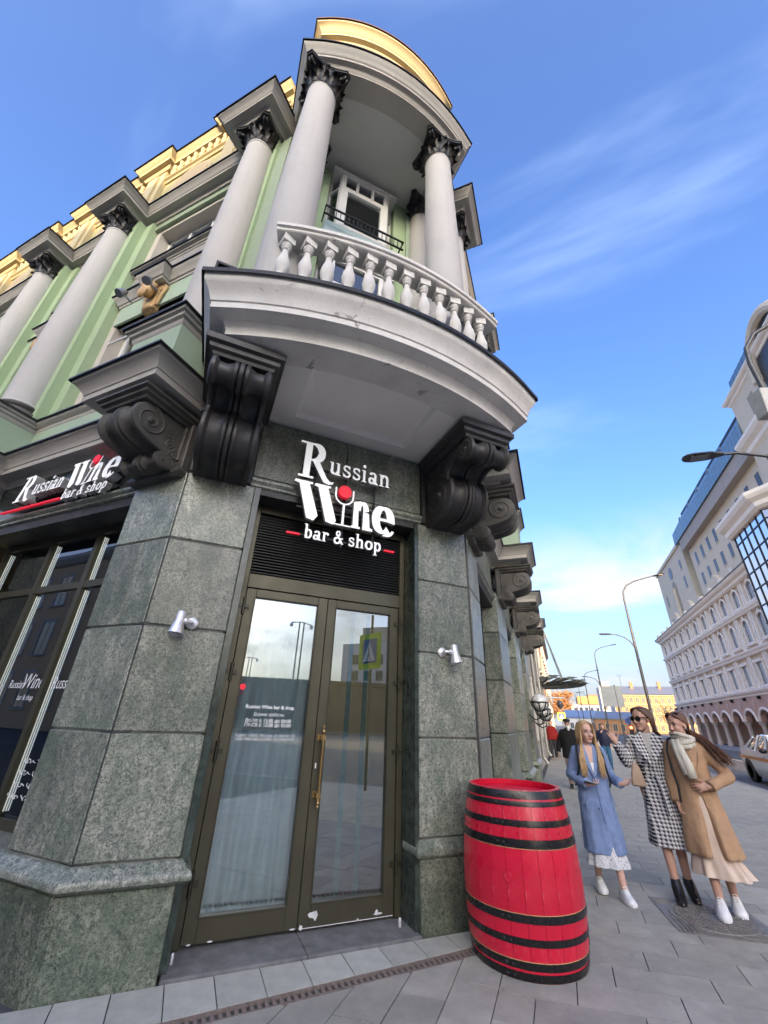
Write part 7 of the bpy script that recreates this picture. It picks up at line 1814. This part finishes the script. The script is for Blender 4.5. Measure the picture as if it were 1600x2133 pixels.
for q in range(5):
    rr_ = .088 + .012 * math.sin(q * 2.1); z = 1.395 + q * .016; tl = R(14 * math.sin(q * 1.7))
    sf.tube([(rr_ * math.cos(R(a)), -.012 + (rr_ + .012) * math.sin(R(a)), z + .03 * math.sin(R(a) + q) + .02 * math.sin(tl)) for a in range(0, 361, 20)], [.024 + .005 * math.sin(a * .1 + q) for a in range(0, 19)], 8)
sf.tube([(-.05, -.10, 1.42), (-.035, -.150, 1.32), (-.005, -.170, 1.20), (.01, -.178, 1.08)], [.03, .042, .048, .045], 8); sf.tube([(-.085, -.09, 1.42), (-.07, -.14, 1.33), (-.045, -.165, 1.2), (-.03, -.175, 1.11)], [.026, .036, .038, .036], 8)
part(sf, 'striped_scarf', M_SCF, P3, smooth='all')
part(MB().tube([(-.11, .07, 1.44), (-.14, -.03, 1.43), (-.165, -.11, 1.32), (-.16, -.135, 1.15), (-.14, -.15, 1.0), (-.15, -.14, .86)], .013, 6), 'bag_strap', plain('black_strap', (.015, .015, .016), .6), P3)
shoe(P3, J3['an_r'], J3['toe_r'], M_SNK, 'sneaker'); shoe(P3, J3['an_l'], J3['toe_l'], M_SNK, 'sneaker')
M_CHE = hair_mat('chestnut_hair', (.055, .022, .012), (.17, .075, .04))
def hp3(t, rr):
    sg = -1 if rr.random() < .42 else 1; a = rr.random(); y0 = -.075 + .155 * a; w_ = .080 + rr.uniform(-.003, .007)
    top = h3(sg * .010, y0 * .85 + .01, .119 - .35 * abs(y0 - .01) ** 1.2 + rr.uniform(0, .003)); up = h3(sg * .055, y0 + .01, .095 - .15 * abs(y0)); side = h3(sg * w_ * .96, .035 + .02 * a, .0)
    back = h3(sg * .035 + .01, .095, -.06 + rr.uniform(-.02, .02))
    e1 = Vector((.15 + rr.uniform(-.03, .03), .03 + rr.uniform(-.04, .03), 1.455 + rr.uniform(-.03, .03))); L = rr.uniform(.45, .85)
    return [top, up, side, back, e1, e1 + Vector((.13 * L, -.05 + rr.uniform(-.03, .03), -.11 * L)), e1 + Vector((.27 * L + rr.uniform(-.03, .03), -.09 + rr.uniform(-.04, .04), -.27 * L + rr.uniform(-.04, .04)))]
strands(h3, H33, 230, 8, hp3, .0052, M_CHE, P3)
part(remesh(MB().ell(h3(0, .026, .036), (.078, .090, .085), 20, 14, H33), 'hair_base', .008, 1), 'hair_base', None, P3).data.materials.append(M_CHE)
shades(P3, lambda x, y, z: h3(x * 1.08, y * .5 - .010, z + .112 + y * .25), -.06, .0, 'raised_sunglasses')

# ---------------------------------------------------------------- men walking behind
def jw(dx=0, step=.12): return dict(head=(0, -.03, 1.575), el_r=(-.25, .05, 1.10), wr_r=(-.27, -.03, .86), hand_r=((0, -.2, -1), (1, 0, 0), -1, 28), el_l=(.25, .05, 1.10), wr_l=(.27, -.05, .86), hand_l=((0, -.2, -1), (-1, 0, 0), 1, 28),
          kn_r=(-.095, -.10, .48), an_r=(-.095, -step, .10), toe_r=(-.10, -step - .15, .04), kn_l=(.095, -.03, .48), an_l=(.095, step, .11), toe_l=(.10, step - .15, .045))
J4 = jw(); J4.update(el_r=(-.27, .08, 1.11), wr_r=(-.33, .02, .86), an_r=(-.10, .06, .12), toe_r=(-.11, -.09, .045), kn_r=(-.10, -.04, .49), an_l=(.095, -.18, .10), toe_l=(.10, -.33, .04), kn_l=(.09, -.14, .49))
P4, h4, H34, _ = person('bearded man in a black coat and flat cap behind the blonde woman', (.14, 13.9, 0), R(4), 1.66, J4, (.50, .31, .24), 'ruddy_skin', 8, 0, None, True, .008)
M_BLK = cloth('black_wool', (.012, .012, .013))
coat(P4, J4, [(1.46, 0, .02, .08, .08), (1.41, 0, .015, .16, .10), (1.33, 0, .01, .21, .135), (1.15, 0, .0, .215, .15), (.98, 0, 0, .215, .155), (.80, 0, 0, .225, .165), (.72, 0, 0, .23, .165)], M_BLK, (.080, .072, .062), None, None, 2, .008, .014, shx=.165)
def trousers(root, J, mat, r0=.098, r1=.066):
    mb = MB()
    for sg, s_ in ((-1, 'r'), (1, 'l')):
        hp = (sg * .088, .01, .92); kn, an = J['kn_' + s_], J['an_' + s_]; an = Vector(an) + Vector((0, 0, .0))
        cap(mb, hp, r0, kn, (r0 + r1) / 2); cap(mb, kn, (r0 + r1) / 2, an, r1)
    mb.ell((0, .01, .95), (.17, .12, .12), 16, 10)
    add_mesh(remesh(mb, 'trousers', .014, 3, wrinkle(4, .008)), 'trousers', mat, root)
trousers(P4, J4, cloth('taupe_trousers', (.22, .185, .165)))
for s_ in 'rl': shoe(P4, J4['an_' + s_], J4['toe_' + s_], plain('black_leather', (.012, .012, .013), .25), 'shoe')
bd_ = MB().ell(h4(0, -.058, -.085), (.052, .050, .055), 14, 10, H34).ell(h4(0, -.075, -.12), (.038, .036, .05), 12, 8, H34)
for sg in (-1, 1): bd_.ell(h4(sg * .055, -.02, -.055), (.016, .036, .05), 10, 8, H34)
part(remesh(bd_, 'beard', .007, 2, wrinkle(3, .004)), 'beard', None, P4).data.materials.append(hair_mat('white_beard', (.45, .44, .43), (.68, .67, .66)))
cp = MB().ell(h4(0, .015, .085), (.098, .118, .042), 18, 10, H34).ell(h4(0, -.085, .062), (.065, .050, .014), 14, 8, H34).ell(h4(0, .02, .06), (.085, .10, .04), 16, 8, H34)
part(remesh(cp, 'flat_cap', .007, 3), 'flat_cap', None, P4).data.materials.append(cloth('dark_cap_wool', (.022, .024, .030)))
J5 = jw(); J5.update(el_r=(-.28, -.08, 1.15), wr_r=(-.09, -.20, 1.36), hand_r=((.45, .35, .7), (.5, .6, -.3), -1, 45), el_l=(.27, .05, 1.11), wr_l=(.20, -.12, .95))
P5, h5, H35, _ = person('man in a navy jacket and jeans with a hand at his face, far behind', (1.50, 20.4, 0), R(0), 1.62, J5, (.48, .29, .22), 'ruddy_skin', 0, 4, None, True, .009)
coat(P5, J5, [(1.47, 0, .02, .085, .085), (1.41, 0, .015, .165, .105), (1.33, 0, .01, .22, .145), (1.15, 0, .0, .225, .16), (.98, 0, 0, .21, .155), (.88, 0, 0, .205, .15)], cloth('navy_jacket', (.012, .017, .042), .2, .5), (.085, .078, .064), lambda a, t: 1 + .02 * math.sin(t * 40), None, 5, .008, .014, 'jacket', shx=.17)
trousers(P5, J5, cloth('blue_jeans', (.035, .10, .19)))
for s_ in 'rl': shoe(P5, J5['an_' + s_], J5['toe_' + s_], plain('black_leather', (.012, .012, .013), .25), 'shoe')
part(remesh(MB().ell(h5(0, .02, .045), (.080, .095, .080), 18, 12, H35), 'short_hair', .009, 2, wrinkle(2, .006)), 'short_hair', None, P5).data.materials.append(M_BRN)
J6 = jw()
for lb, loc, cl, nm in (('distant person in red by the wall behind the man in the flat cap', (-.52, 24.5, 0), (.20, .015, .015), 'red_jacket_cloth'), ('distant person in dark clothes just left of the navy jacket', (1.15, 24.0, 0), (.02, .02, .024), 'dark_jacket_cloth')):
    P6, h6, H36, _ = person(lb, loc, 0, 1.68, J6, (.48, .29, .22), 'ruddy_skin', 0, 0, None, False, .012)
    coat(P6, J6, [(1.47, 0, .02, .085, .085), (1.41, 0, .015, .16, .10), (1.33, 0, .01, .21, .14), (1.1, 0, .0, .215, .15), (.85, 0, 0, .21, .15)], cloth(nm, cl), (.08, .07, .06), None, None, 3, .006, .018, 'jacket')
    trousers(P6, J6, cloth('dark_trousers', (.03, .03, .035)))
    part(remesh(MB().ell(h6(0, .02, .045), (.080, .095, .080), 14, 10, H36), 'short_hair', .012, 1), 'short_hair', None, P6).data.materials.append(M_BRN)
